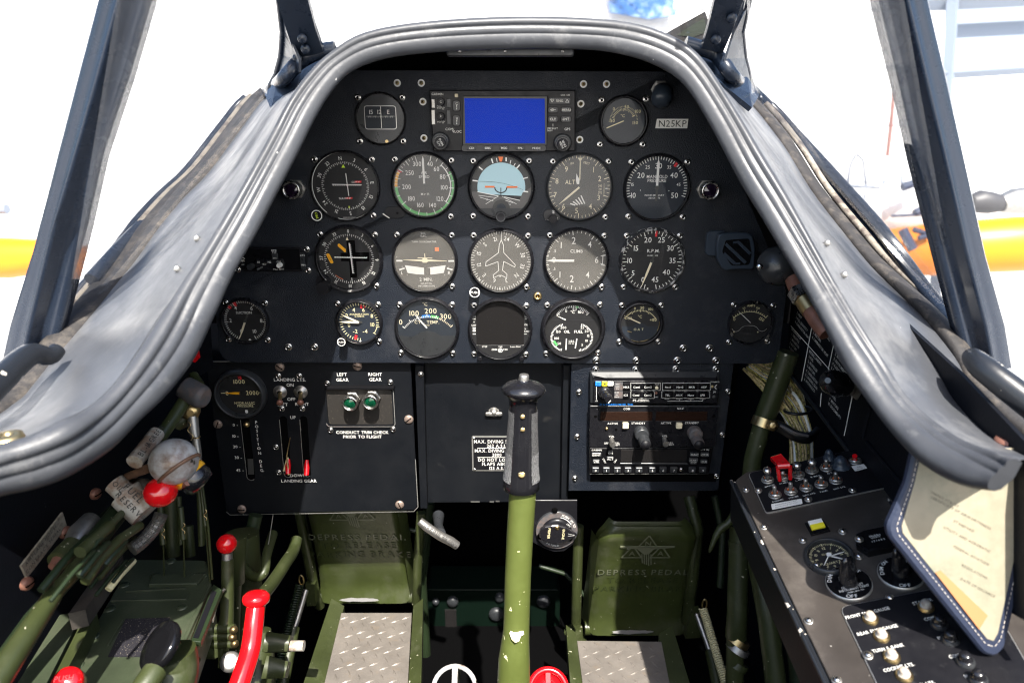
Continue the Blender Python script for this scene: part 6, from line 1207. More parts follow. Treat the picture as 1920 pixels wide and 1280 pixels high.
# trim tray (horizontal green box top)
zT = -.52; FT = Fr(pz(320, 1150, zT), (1, 0, 0), (0, 1, 0)); cT = conv(0, 960, 3.84)
t = thing('trim_console', 'flat green side console lid with a black abrasive pad and raised ribs', 'console', FT.P); E = Eq(FT, cT, 0, t)
o = [E.l(X, Y) for X, Y in ((950, 335), (1480, 340), (1520, 500), (1340, 980), (1290, 1300), (330, 1300), (640, 880))]; mb = MB(FT.M); mb.prism(ccw(roundpoly(o, .004)), -.06, 0, 'green_tray', c=.002); mb.build('lid', t)
o = [E.l(X, Y, .001) for X, Y in ((905, 765), (1225, 757), (1060, 1035), (778, 1035))]; mb = MB(FT.M); mb.prism(ccw(o), 0, .0012, 'velcro'); mb.build('abrasive_pad', t)
mb = MB(FT.M)
for X0, Y0, X1, Y1, w_ in ((800, 638, 1340, 628, 8), (1340, 628, 1370, 570, 8), (905, 570, 1340, 550, 5), (890, 775, 778, 960, 10), (1510, 520, 1300, 985, 26)): 
    a = E.l(X0, Y0, .001); b = E.l(X1, Y1, .001); dd = V((b[0] - a[0], b[1] - a[1])).normalized(); n_ = V((-dd.y, dd.x)) * w_ * E.sc(X0, Y0) / 2
    mb.prism(ccw([(a[0] + n_.x, a[1] + n_.y), (b[0] + n_.x, b[1] + n_.y), (b[0] - n_.x, b[1] - n_.y), (a[0] - n_.x, a[1] - n_.y)]), 0, .0022, 'green_tray', c=.0008)
mb.build('rib', t)
o = [E.l(X, Y, .004) for X, Y in ((1100, 440), (1480, 438), (1420, 512), (1070, 518))]; mb = MB(FT.M); mb.prism(ccw(o), 0, .004, 'green_tray', c=.001); mb.build('doubler', t)
for X, Y in ((1115, 460), (1390, 460), (1460, 455), (895, 522), (1310, 682), (790, 695), (675, 890), (1230, 352), (560, 1100)): inst('tsc', slot_screw(.006, .0016, 'green_tray', 'green_dark'), 'screw', t, FT.sub(*cT(X, Y)).M)
mb = MB(FT.M); o = [E.l(X, Y, .006) for X, Y in ((1535, 515), (1600, 555), (1445, 930), (1370, 925))]; mb.prism(ccw(o), 0, .006, 'green_dark', c=.0006); o = [E.l(X, Y, .0064) for X, Y in ((1528, 560), (1560, 572), (1430, 905), (1390, 900))]; mb.prism(ccw(o), .006, .0066, 'satin_black'); mb.build('index_plate', t)
# cables down to the lid
for (a, b, c_), lb in (((( 300, 945), (306, 1020), (308, 1078)), 'leftmost thin control cable with wire locked fitting above the green lid'), (((338, 950), (344, 1010), (346, 1080)), 'middle control cable with wire locked fitting above the green lid'), (((372, 870), (385, 985), (394, 1092)), 'long slim cable slanting down past the green lid corner')):
    t = thing('control_cable', lb, 'cable', pd(*a, .80)); mb = MB(); d1 = .80; mb.tube([pd(*a, d1), pd(*b, d1)], .0036 if b[0] < 380 else .0024, 8, 'green'); mb.build('turnbuckle', t)
    mb = MB(); mb.tube([pd(*b, d1), pd(*c_, d1 + .02)], .0011, 6, 'green'); mb.tube([pd(b[0] + 3 * math.sin(k), b[1] - 30 + k * 2.2, d1 - .004) for k in range(10)], .0006, 4, 'brass'); mb.build('wire', t)
for u, v0, v1, r, d1, lb in ((322, 930, 1042, 13, .93, 'thick vertical green tube seen below the red ball'), (337, 930, 1020, 5, .90, 'narrow olive rod right beside the thick vertical tube'), (355, 985, 1042, 9, .96, 'short stout green tube in the dark behind the cables'), (376, 905, 1022, 6, .86, 'flat ended olive rod above the lid corner')):
    tubething('push_rod', lb, 'tube', [pd(u - 2, v0, d1), pd(u, (v0 + v1) / 2, d1), pd(u + 2, v1, d1)], r / F * d1)
rng = random.Random(9)
for i in range(13):
    u, v = rng.uniform(150, 262), rng.uniform(955, 1060); L_ = rng.uniform(35, 90); x_ = rng.uniform(-.44, -.37); m_ = rng.choice(['green_dark', 'green', 'dark_olive', 'lume' if i == 4 else 'green_dark'])
    tubething('linkage_rod', 'one of the thin rods and pipes crowded under the taped fittings', 'rod', [px(u, v, x_), px(u - L_ * .5, v + L_ * .52, x_ + .004), px(u - L_, v + L_ * 1.15, x_)], rng.uniform(.0016, .0042), m_, 8, 'thin rods under the taped fittings')
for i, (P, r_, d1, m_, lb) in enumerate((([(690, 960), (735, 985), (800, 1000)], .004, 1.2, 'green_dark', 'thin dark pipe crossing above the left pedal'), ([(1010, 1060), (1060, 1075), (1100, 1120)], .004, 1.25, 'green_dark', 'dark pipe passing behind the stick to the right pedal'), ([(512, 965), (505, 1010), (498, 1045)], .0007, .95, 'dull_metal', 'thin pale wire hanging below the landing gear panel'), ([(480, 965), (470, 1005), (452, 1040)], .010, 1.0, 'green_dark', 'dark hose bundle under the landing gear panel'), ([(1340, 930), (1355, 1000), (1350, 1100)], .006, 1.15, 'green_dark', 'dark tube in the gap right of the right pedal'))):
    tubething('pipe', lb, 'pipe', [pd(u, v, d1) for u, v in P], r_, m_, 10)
# knobs of the engine control quadrant
dq = .68
t = thing('throttle_lever', 'lever with a large worn white ball knob, rusty at its seam', 'lever', pd(325, 863, dq)); p = pd(326, 865, dq); R1 = 43.5 / F * dq
axis = V((.72, -.15, -.60)); mb = MB(frame_at(p, axis)); mb.ball(R1, 'white_ball', 36); mb.build('ball_knob', t)
mb = MB(frame_at(p, V((.62, -.25, -.74)))); mb.tube([(R1 * .93 * math.cos(a), R1 * .93 * math.sin(a), R1 * .38) for a in [2 * PI * i / 40 for i in range(41)]], .0019, 8, 'brown_wear', cap=False); mb.build('seam', t)
mb = MB(); mb.tube([pd(290, 872, dq + .01), pd(255, 885, dq + .03), pd(235, 900, dq + .06)], [.012, .010, .009], 10, 'brown_wear', prof=[(1, .35), (-1, .35), (-1, -.35), (1, -.35)], up=(0, 0, 1)); mb.build('lever_arm', t)
t = thing('mixture_lever', 'lever with a glossy red ball knob tucked below the white ball', 'lever', pd(301, 920, dq)); p = pd(301, 922, dq - .004); mb = MB(Matrix.Translation(p)); mb.ball(30 / F * dq, 'red_gloss', 30, .92); mb.build('ball_knob', t); mb = MB(); mb.tube([p, pd(272, 905, dq + .03), pd(250, 905, dq + .05)], .005, 8, 'dull_metal'); mb.build('lever_arm', t)
t = thing('propeller_lever', 'lever with a yellow rimmed dark knob behind the white ball', 'lever', pd(358, 893, dq + .02)); p = pd(362, 894, dq + .016); mb = MB(frame_at(p, V((.75, -.1, -.65)))); mb.lathe([(.0, -.016), (.014, -.014), (.0165, -.008)], 28, 'green_tray', caps=False); mb.lathe([(.0165, -.008), (.0175, -.006), (.0175, -.001), (.016, 0)], 28, 'yellow_gloss', caps=False); mb.lathe([(.016, 0), (.0165, .006), (.014, .012), (0, .014)], 28, 'bakelite', caps=False); mb.build('knob', t)
mb = MB(); mb.tube([pd(352, 903, dq), pd(338, 912, dq + .01)], .004, 8, 'copper'); mb.build('lever_arm', t)
t = thing('weathered_lever', 'lever ending in a weathered grey rubber cylinder beside the hydraulic dial', 'lever', pd(365, 737, .78)); d = .78
mb = MB(); mb.tube(smooth3([pd(340, 722, d), pd(350, 728, d), pd(372, 741, d - .003), pd(386, 746, d - .005)]), [.013 * k_ for k_ in (.55, .8, .95, 1, 1.02, 1.04, 1.05, 1.05, 1.05, 1.05, 1.0, .9, .7)], 20, 'rubber_grey'); mb.build('grip', t)
mb = MB(); mb.tube([pd(348, 748, d), pd(322, 788, d - .02), pd(296, 825, d - .04)], .0075, 12, 'green'); mb.build('lever_arm', t)
mb = MB(); mb.tube([pd(362, 704, d + .03), pd(374, 722, d + .02)], .006, 10, 'green'); mb.build('bellows', t)
t = thing('clevis_rod', 'slim rod hanging from a metal clevis left of the landing gear panel', 'rod', pd(360, 770, .79)); d = .79
mb = MB(frame_at(pd(358, 771, d), (.3, -1, .1))); mb.lathe([(.007, -.006), (.010, -.004), (.010, .004), (.007, .006), (.004, .007)], 18, 'brass'); mb.build('clevis', t)
mb = MB(); mb.tube([pd(361, 780, d), pd(364, 812, d), pd(367, 822, d), pd(372, 858, d), pd(374, 885, d)], [.006, .0058, .0045, .004, .0022], 12, 'dull_metal'); mb.tube([pd(374, 870, d), pd(390, 985, d + .01), pd(398, 1085, d + .02)], .0016, 6, 'green'); mb.build('rod', t)
mb = MB(); mb.tube([pd(352 + 4 * math.sin(k * .9) + k * .7, 790 + k * 3.2, d - .006) for k in range(12)], .0006, 4, 'brass'); mb.tube([pd(368 + 7 * math.cos(a), 818 + 3 * math.sin(a), d - .006 * math.sin(a)) for a in [2 * PI * i / 14 for i in range(15)]], .0008, 5, 'brass'); mb.build('lock_wire', t)
tubething('support_arm', 'short olive bracket arm behind the clevis rod', 'bracket', [pd(330, 795, .80), pd(342, 785, .80), pd(356, 778, .81)], [.009, .011, .011])
# taped tubes
def taped(lb, a, b, r, d0, d1, txts, m='tape', rot=0):
    t = thing('taped_tube', lb, 'tube', pd(*a, d0)); p, q = pd(*a, d0), pd(*b, d1); mb = MB(); mb.tube([p, q], r, 24, m); mb.build('tape_wrap', t)
    mid = (p + q) / 2; ax = (q - p).normalized(); z = (CAM - mid); z = (z - ax * z.dot(ax)).normalized(); x = ax; y = z.cross(x); M0 = Matrix.Translation(mid + z * (r + .0004)) @ Matrix((x, y, z)).transposed().to_4x4(); mb = MB(M0)
    for s_, x_, y_, h in txts: mb.text(s_, x_, y_, h, 0, 'ink', bold=True, gap=.3)
    mb.build('lettering_print', t); return t
taped('slim tube wrapped in dirty white tape behind the white ball', (252, 866), (294, 812), .0080, .68, .72, (('BL-11', -.011, .0, .0055), ('AGREEN', .011, .0, .005)))
taped('fat tube wrapped in smudged white lettered tape below the red ball', (236, 925), (274, 962), .0165, .70, .70, (('FUEL', -.006, .005, .0065), ('RESERVE', .002, -.005, .0055)))
taped('cream taped fitting at the upper end of the fat taped tube', (214, 905), (236, 925), .0105, .70, .70, (('OIL', 0, 0, .005),))
t = thing('flexible_conduit', 'ribbed metal flexible conduit curving below the taped tube', 'conduit', pd(300, 965, .72)); P = smooth3([pd(303, 962, .72), pd(292, 985, .715), pd(270, 1012, .71), (pd(246, 1030, .70))]); mb = MB()
Pn = []; Rn = []
for i in range(len(P) - 1):
    for k_ in range(6): Pn.append(P[i].lerp(P[i + 1], k_ / 6)); Rn.append(.0062 + .0012 * (k_ % 2))
mb.tube(Pn, Rn, 12, 'dull_metal', sm=False); mb.build('conduit', t)
# connector, long fore-aft tubes and channels
t = thing('cable_connector', 'silver and green cable connector at the far left side', 'connector', px(150, 1000, -.43)); pts = [px(u, v, -.43) for u, v in ((172, 975), (150, 1000), (138, 1018), (122, 1038), (108, 1052), (98, 1062))]
mb = MB(); mb.tube(pts[:3], [.010, .0115, .0095], 20, 'dull_metal'); mb.build('shell', t); mb = MB(); mb.tube(pts[2:5], [.009, .0105, .0098], 20, 'green'); mb.build('collar', t); mb = MB(); mb.tube(pts[4:], [.006, .004], 10, 'copper'); mb.build('wire', t)
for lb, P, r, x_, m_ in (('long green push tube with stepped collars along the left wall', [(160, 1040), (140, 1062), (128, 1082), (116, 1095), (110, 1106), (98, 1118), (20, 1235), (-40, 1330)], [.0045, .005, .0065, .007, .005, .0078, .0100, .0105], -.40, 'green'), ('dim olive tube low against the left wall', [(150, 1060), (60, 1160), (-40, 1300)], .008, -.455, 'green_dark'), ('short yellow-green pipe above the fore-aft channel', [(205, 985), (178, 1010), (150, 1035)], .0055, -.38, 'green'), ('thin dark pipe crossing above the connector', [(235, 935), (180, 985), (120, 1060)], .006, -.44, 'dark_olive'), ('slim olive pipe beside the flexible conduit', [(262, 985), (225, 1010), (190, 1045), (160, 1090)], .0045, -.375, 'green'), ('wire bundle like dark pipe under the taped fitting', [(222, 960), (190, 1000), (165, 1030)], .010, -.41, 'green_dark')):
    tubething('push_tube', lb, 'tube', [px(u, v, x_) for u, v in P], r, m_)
for lb, q, m_ in (('broad olive longeron channel running aft at the lower left', [(112, 1152), (157, 1143), (72, 1310), (14, 1310)], 'green_tray'), ('second green longeron flange just inboard of the broad one', [(160, 1150), (182, 1148), (122, 1262), (80, 1310)], 'green'), ('black cover strip above the longerons in shadow', [(205, 1040), (230, 1040), (160, 1142), (128, 1150)], 'console')):
    x_ = -.36; P = [pz(u, v, -.50) if 'black' not in lb else pz(u, v, -.47) for u, v in q]; t = thing('longeron', lb, 'frame', P[0]); mb = MB(); n_ = V((0, 0, .02)); mb.add(P + [p - n_ for p in P], [(0, 1, 2, 3), (7, 6, 5, 4), (0, 4, 5, 1), (1, 5, 6, 2), (2, 6, 7, 3), (3, 7, 4, 0)], m_); mb.build('channel', t)
t = thing('data_plate', 'tan metal data plate fixed to the black left wall by two copper screws', 'plate', px(80, 1020, -.45)); P = [px(u, v, -.45) for u, v in ((36, 1060), (114, 960), (122, 986), (47, 1083))]; mb = MB(); n_ = V((.002, 0, 0)); mb.add([p + n_ for p in P] + P, [(0, 1, 2, 3), (7, 6, 5, 4), (0, 4, 5, 1), (1, 5, 6, 2), (2, 6, 7, 3), (3, 7, 4, 0)], 'plate_tan'); mb.build('plate', t)
for u, v in ((48, 1093), (120, 997), (177, 925)): inst('cps', slot_screw(.0065, .006, 'copper'), 'screw', t, frame_at(px(u, v, -.45), (1, -.2, 0)))
mb = MB(); O = px(79, 1024, -.4475); X_ = (P[1] - P[0]).normalized(); Y_ = (P[0] - P[3]).normalized(); mb.M = Matrix.Translation(O) @ Matrix((X_, Y_, X_.cross(Y_))).transposed().to_4x4()
for i, l in enumerate(('AIRPLANE MODEL', 'CONTRACT SERIAL')): mb.text(l, 0, .003 - i * .007, .0036, .0004, 'ink', gap=.3)
mb.build('lettering_print', t)
# red handle & white outlined placard beside the panel
t = thing('emergency_handle', 'small flat red pull handle between the coaming and the panel', 'handle', py(363, 655, -.06)); mb = MB(); P = [py(u, v, -.06) for u, v in ((362, 634), (368, 638), (373, 672), (366, 680), (357, 676), (355, 662))]; n_ = V((0, .004, 0)); k_ = len(P); mb.add(P + [p + n_ for p in P], [tuple(range(k_))[::-1], tuple(range(k_, 2 * k_))] + [(i, (i + 1) % k_, k_ + (i + 1) % k_, k_ + i) for i in range(k_)], 'red_gloss'); mb.build('blade', t)
t = thing('side_placard', 'black side placard with a white border line beside the suction dial', 'placard', py(380, 620, -.03)); mb = MB(); P = [py(u, v, .005) for u, v in ((392, 560), (400, 690), (330, 730), (330, 640))]; mb.add(P, [(0, 1, 2, 3)], 'skin_black'); mb.build('board', t)
mb = MB(); 
for a, b in (((385, 600), (390, 616)), ((390, 616), (372, 640)), ((353, 665), (334, 692))): mb.tube([py(*a, .002), py(*b, .002)], .0008, 5, 'white')
mb.build('border_line', t)
t = thing('disc_handle', 'black disc hand wheel on a curved green stalk over the green lid', 'wheel', pd(302, 1212, .62)); p = pd(302, 1212, .64); nrm = (CAM - p).normalized() + V((-1.15, .15, .35)); f = frame_at(p, nrm); R1 = 47 / F * .64
mb = MB(f); mb.lathe([(R1 * .93, -.004), (R1, -.001), (R1 * 1.0, .003), (R1 * .94, .005), (R1 * .5, .004), (0, .004)], 40, 'gloss_black'); mb.build('disc', t)
mb = MB(); mb.tube(smooth3([pd(318, 1225, .66), pd(322, 1262, .66), pd(300, 1330, .64)]), .024, 16, 'green'); mb.tube([pd(290, 1258, .62), pd(262, 1300, .60), pd(240, 1340, .6)], .011, 12, 'green'); mb.tube([pd(330, 1205, .67), pd(346, 1226, .68), pd(372, 1238, .69)], .0035, 8, 'green'); mb.build('stalk', t)
t = thing('red_knob', 'red domed knob at the bottom left edge of the cockpit', 'knob', pd(127, 1275, .60)); mb = MB(frame_at(pd(127, 1278, .6), (.1, -.55, .85))); r_ = 27 / F * .6; mb.lathe([(r_ * .6, -.03), (r_ * .7, -.012), (r_ * .98, -.008), (r_, 0), (r_ * .93, .005), (r_ * .6, .0078), (0, .009)], 32, 'red_gloss'); mb.build('knob', t)
mb = MB(frame_at(pd(127, 1278, .6), (.1, -.55, .85))); mb.text('PUSH', 0, .001, .0045, .0092, 'red_paint'); mb.build('raised_word', t)
t = thing('small_bracket', 'green bracket with a pale end roller right of the red handle', 'bracket', pd(520, 1200, .9)); mb = MB(); mb.tube([pd(545, 1210, .92), pd(570, 1210, .92)], .007, 12, 'tape'); mb.build('roller', t); mb = MB(); mb.tube([pd(500, 1203, .93), pd(545, 1206, .93)], [.018, .014], 4, 'green'); mb.tube([pd(500, 1250, .93), pd(540, 1255, .93)], [.02, .014], 4, 'green'); mb.build('arm', t)
# ================================================================= RIGHT SIDE
XW = .40
t = thing('right_side_panel', 'black side panel right of the instruments that carries the white lettered checklist', 'panel', px(1600, 850, XW)); mb = MB(); P = [px(u, v, XW) for u, v in ((1484, 560), (1473, 688), (1540, 777), (1622, 885), (1705, 985), (1790, 1090), (1990, 1200), (1990, 900), (1800, 700), (1560, 480))]; k_ = len(P); n_ = V((.004, 0, 0))
mb.add(P + [p + n_ for p in P], [tuple(range(k_)), tuple(range(2 * k_ - 1, k_ - 1, -1))] + [(i, k_ + i, k_ + (i + 1) % k_, (i + 1) % k_) for i in range(k_)], 'skin_black'); mb.build('board', t)
mb = MB(); 
for P in (((1632, 764), (1618, 820)), ((1625, 828), (1690, 905)), ((1690, 905), (1715, 935))): mb.tube([px(*p, XW - .001) for p in P], .0022, 6, 'skin_black')
mb.tube([px(*p, XW - .002) for p in ((1474, 690), (1622, 887), (1705, 987), (1790, 1090))], .003, 6, 'frame_worn'); mb.build('seam_rib', t)
def wallframe(u0, v0, u1, v1):           # text frame on the wall: x from p0 to p1 in the picture
    a, b = px(u0, v0, XW - .0012), px(u1, v1, XW - .0012); x = (b - a).normalized(); z = V((-1, 0, 0)); y = z.cross(x); return Matrix.Translation(a) @ Matrix((x, y, z)).transposed().to_4x4(), (b - a).length
ck = thing('checklist_placard', 'white lettered checklist in ruled boxes on the black right side panel', 'placard', px(1530, 660, XW - .001)); mb = MB(); mb.m = 'white'
for a, b in (((1483, 611), (1560, 698)), ((1525, 598), (1503, 714)), ((1564, 642), (1553, 693)), ((1540, 737), (1538, 762)), ((1599, 738), (1583, 816))): 
    q0, q1 = px(*a, XW - .0012), px(*b, XW - .0012); mb.tube([q0, q1], .0006, 4, 'white')
for (u0, v0, u1, v1), ls, h in (((1496, 570, 1522, 600), ('TAKE OFF', '1. TRIM TABS', '2. PROP', '3. FUEL QUANTITY', '4. CARBURETOR HEAT'), .0036), ((1484, 618, 1512, 650), ('ENGINE RUN-UP', '1. THROTTLE', '2. MAGNETOS', '3. MIXTURE', '4. GENERATOR'), .0036), ((1527, 606, 1552, 636), ('1. FLIGHT CONTROLS', '2. TRIM TABS', '3. MIXTURE', '4. CARBURETOR HEAT'), .0036), ((1517, 660, 1545, 692), ('BEFORE LANDING', '1. FUEL', '2. PROPELLER', '3. MIXTURE', '4. CARBURETOR', '5. LANDING GEAR', '6. HYDRAULICS'), .0036), ((1566, 654, 1590, 684), ('1. LIGHTS', '2. MAGNETO', '3. INSTRUMENTS', '4. RADIOS', '5. FLAPS'), .0036), ((1555, 738, 1580, 768), ('8. FUEL', '9. MIXTURE', '10. DOCUMENTS'), .0036)):
    mb.M, _ = wallframe(u0, v0, u1, v1)
    for i, l in enumerate(ls): mb.text(l, (0 if i == 0 and len(ls) > 4 else .003), -i * .0068, h, 0, 'white', al='l', bold=True, gap=.2, va='t', sx=.86)
mb.build('lettering_print', ck)
t = thing('rubber_grip', 'shiny black rubber knob sticking out in front of the checklist', 'knob', px(1600, 725, XW)); p = px(1592, 727, XW - .002); q = pd(1552, 713, .70); mb = MB(); ax = (q - p); mb.tube([p, p + ax * .3, p + ax * .5, p + ax * .8, p + ax * .95, p + ax * 1.0], [.010, .0125, .0145, .0135, .009, .003], 20, 'bakelite'); mb.build('knob', t)
mb = MB(frame_at(px(1606, 730, XW - .001), (-1, 0, 0))); mb.lathe([(.012, 0), (.012, .002), (.006, .003)], 6, 'dull_metal', sm=False); mb.build('nut', t)
# round vent with hose fittings
t = thing('swivel_vent', 'dark round swivel lamp housing half hidden by the coaming beside the panel', 'lamp', pd(1452, 495, .80)); d = .78; p = pd(1455, 497, d); f = frame_at(p, (CAM - p).normalized() + V((-.5, 0, .25))); r_ = 37 / F * d
mb = MB(f); mb.lathe([(r_ * .86, -.022), (r_ * .98, -.012), (r_, -.002), (r_ * .97, .001), (r_ * .90, .006), (r_ * .72, .012), (r_ * .4, .016), (0, .017)], 32, 'bezel_grey'); mb.build('housing', t)
inst('vs', slot_screw(.0036, .002, 'chrome'), 'screw', t, frame_at(pd(1425, 500, d - .014), CAM - p))
mb = MB(); mb.tube([pd(1488, 524, .77), pd(1497, 545, .76)], .0095, 16, 'copper'); mb.build('elbow', t); mb = MB(); mb.tube([pd(1497, 545, .76), pd(1508, 562, .75)], .0125, 6, 'steel', sm=False); mb.tube([pd(1508, 562, .75), pd(1522, 583, .74)], .0105, 16, 'brass'); mb.build('nut', t); mb = MB(); mb.tube([pd(1521, 582, .74), pd(1534, 602, .73), pd(1552, 625, .72)], .0095, 16, 'copper'); mb.build('hose', t)
# wiring loom
t = thing('wiring_loom', 'thick loom of tan, white and yellow wires tied beneath the right of the panel', 'wires', pd(1500, 780, .90)); rng = random.Random(11); K_ = [(1415, 682, 1.02), (1452, 715, 1.0), (1480, 750, .97), (1496, 790, .95), (1502, 830, .94), (1500, 900, .94)]
wm = ['wire_tan', 'wire_yellow', 'wire_dark', 'wire_tan', 'wire_yellow', 'wire_white']
for i in range(44):
    ph = rng.uniform(0, 2 * PI); rr_ = math.sqrt(rng.random()); a = rr_ * math.cos(ph); b = rr_ * math.sin(ph); P = []
    for j, (u, v, d) in enumerate(K_):
        tw = .35 * j; ca, sa = math.cos(tw), math.sin(tw); aa, bb = a * ca - b * sa, a * sa + b * ca; wd = (26, 30, 30, 26, 24, 24)[j]
        q = pd(u + aa * wd * .95, v + rng.uniform(-2, 2) - (aa * 12 if j < 3 else 0), d + bb * .018); P.append(q)
    m_ = 'wire_white' if i % 5 == 2 else wm[i % 5]; mb = MB(); mb.tube(smooth3(P), .0017 if m_ != 'wire_white' else .0024, 6, m_); mb.build('wire', t)
for i in range(7):
    mb = MB(); mb.tube(smooth3([pd(1402 + i * 6, 680, 1.0), pd(1425 + i * 5, 700 - i * 3, .99), pd(1452 + i * 4, 716 - i * 5, .98), pd(1476 + i * 4, 742 - i * 3, .96)]), .0014, 6, wm[i % 5]); mb.build('wire', t)
for (u, v, du, m_, r_) in ((1497, 769, 26, 'tie_black', .0022),): mb = MB(); mb.tube([pd(u + du * math.cos(a), v + 7 * math.sin(a), .945 - .022 * math.sin(a)) for a in [2 * PI * k_ / 24 for k_ in range(25)]], r_, 6, m_); mb.build('cable_tie', t)
t = thing('loom_clamp', 'rubber lined clamp arm tying the wiring loom to the green tube', 'clamp', pd(1450, 795, .90)); mb = MB(); mb.tube(smooth3([pd(1450, 795, .93), pd(1465, 800, .915), pd(1490, 815, .905), pd(1515, 820, .905), pd(1530, 808, .93)]), .0048, 8, 'tie_black', prof=[(1, 1.4), (-.6, 1.4), (-.6, -1.4), (1, -1.4)], up=(0, 0, 1)); mb.tube(smooth3([pd(1463, 797, .905), pd(1490, 811, .895), pd(1515, 817, .895)]), .0022, 6, 'rubber_grey'); mb.build('arm', t)
mb = MB(frame_at(pd(1449, 797, .91), CAM - pd(1449, 797, .9))); mb.lathe([(.0075, 0), (.0075, .005), (.004, .008), (0, .009)], 6, 'brass', sm=False); mb.build('bolt', t)
t = thing('diagonal_tube', 'dark green frame tube slanting down behind the wiring loom', 'tube', pd(1440, 800, .95)); mb = MB(); mb.tube([pd(1478, 660, .93), pd(1450, 740, .95), pd(1431, 790, .96)], .0145, 20, 'green_dark' if 0 else 'green'); mb.build('upper_tube', t); mb = MB(); mb.tube([pd(1430, 792, .96), pd(1412, 860, .97), pd(1402, 950, .98)], .0125, 20, 'green'); mb.build('lower_tube', t); mb = MB(); mb.tube([pd(1435, 785, .955), pd(1429, 801, .955)], .017, 20, 'brass'); mb.build('band', t)
t = thing('torque_tube', 'thick vertical green tube with banded collars at right', 'tube', pd(1385, 1300, 1.0)); mb = MB(); mb.tube([pd(1388, 985, 1.0), pd(1386, 1040, 1.0), pd(1383, 1150, 1.0), pd(1380, 1195, 1.0), pd(1379, 1200, 1.0), pd(1376, 1340, 1.0)], [.0150, .0152, .0152, .0155, .013, .013], 24, 'green'); mb.build('tube', t)
for v, r_, m_ in ((1018, .0158, 'green'), (1200, .0175, 'brass'), (1245, .0150, 'green'), (1215, .0168, 'dull_metal')): mb = MB(); mb.tube([pd(1386, v - 5, 1.0), pd(1386 - (v > 1100) * 6, v + 5, 1.0)], r_, 24, m_); mb.build('collar', t)
tubething('brace_tube', 'green brace tube leaning right of the thick vertical tube', 'tube', [pd(1410, 1000, .95), pd(1420, 1050, .95), pd(1421, 1056, .95), pd(1440, 1160, .94), pd(1462, 1340, .93)], [.0095, .0120, .0135, .0140, .0140], 'green', 20)
tubething('brace_tube', 'second thin green tube close under the right console edge', 'tube', [pd(1470, 1130, .95), pd(1490, 1230, .95), pd(1500, 1340, .95)], .010, 'green_dark', 16)
t = thing('cable_end', 'hooked green cable fitting hanging near the radio panel corner', 'fitting', pd(1360, 960, .98)); mb = MB(); mb.tube(smooth3([pd(1378, 935, .98), pd(1380, 955, .98), pd(1366, 980, .98), pd(1352, 990, .98), pd(1342, 1005, .98), pd(1330, 1035, .98)]), [.006] * 14 + [.005, .005, .005, .004, .0035, .003, .0015], 10, 'green'); mb.build('fitting', t)
# ---- right console
ra = rad(16); pa = rad(9); FK = Fr(pd(1520, 1000, .71), (math.cos(ra), 0, math.sin(ra)), (0, math.cos(pa), math.sin(pa))); cS = conv(1380, 840, 5.82); cM = conv(1480, 960, 4.0)
t = thing('right_console', 'worn grey-brown right console top with dome headed screws', 'console', FK.P); con = t
o = ccw(roundpoly([FK.l(u, v) for u, v in ((1378, 900), (1400, 884), (1640, 845), (1960, 900), (1960, 1400), (1622, 1400), (1560, 1280), (1458, 1068))], [.004, .004, 0, 0, 0, 0, 0, 0])); mb = MB(FK.M); mb.prism(o, -.003, 0, 'console', c=.0008); mb.build('console_top', t)
mb = MB(); P = [FK.at(u, v, -.003) for u, v in ((1380, 903), (1458, 1070), (1560, 1282), (1622, 1400))]; Q = [p + V((-.006, 0, -.0)) for p in P]; Q2 = [q + V((0.004, 0, -.05)) for q in Q]
for i in range(3): mb.add([P[i], Q[i], Q[i + 1], P[i + 1]], [(0, 1, 2, 3)], 'frame_worn'); mb.add([Q[i], Q2[i], Q2[i + 1], Q[i + 1]], [(0, 1, 2, 3)], 'skin_black')
mb.tube([q + V((0, 0, .001)) for q in Q], .0022, 6, 'frame_worn'); mb.add([P[0], P[0] + V((0, 0, -.05)), FK.at(1640, 848, -.053), FK.at(1640, 848, -.003)], [(0, 1, 2, 3)], 'skin_black'); mb.build('side_flange', t)
for X, Y in ((110, 455), (305, 862), (1164, 912), (732, 1008), (1340, 1182)): inst('dome', k_dome, 'screw', t, FK.sub(*cS(X, Y)).M)
for X, Y in ((145, 815), (355, 1262), (205, 400), (755, 645), (402, 145)): inst('dome', k_dome, 'screw', t, FK.sub(*cM(X, Y)).M)
# switch panel
t = thing('switch_panel', 'black switch panel lettered MASTER START L. MAG with two rows of toggles', 'switch panel', FK.sub(1520, 910).P); E = Eq(FK, cS, .002, t)
o = ccw(roundpoly([E.l(X, Y) for X, Y in ((128, 268), (1500, -40), (1900, 0), (1900, 370), (325, 705))], [.006, 0, 0, 0, .004])); mb = MB(FK.M); mb.prism(o, 0, .0014, 'alu_edge'); mb.prism(inset(o, .0008), .0014, .002, 'satin_black'); mb.build('plate', t)
mb = E.mb(); hh = 21
for l, X, Y in (('MASTER', 370, 408), ('START', 520, 378), ('L. MAG', 695, 342), ('R. MAG', 865, 305), ('ALT.', 1022, 270), ('ALT.', 1194, 240), ('AVIONIC', 455, 570), ('STROBE', 628, 533), ('NAV. LTS.', 798, 503), ('PANEL', 960, 467), ('INST. LTS.', 1130, 432)): E.tx(mb, l, X, Y, hh * 1.15, bold=True, sx=.95)
mb.build('lettering_print', t)
o = [E.l(X, Y, .0024) for X, Y in ((382, 608), (715, 548), (726, 602), (395, 668))]; mb = MB(FK.M); mb.prism(ccw(roundpoly(o, .001)), .002, .0024, 'white'); st = mb.build('label_sticker', t)
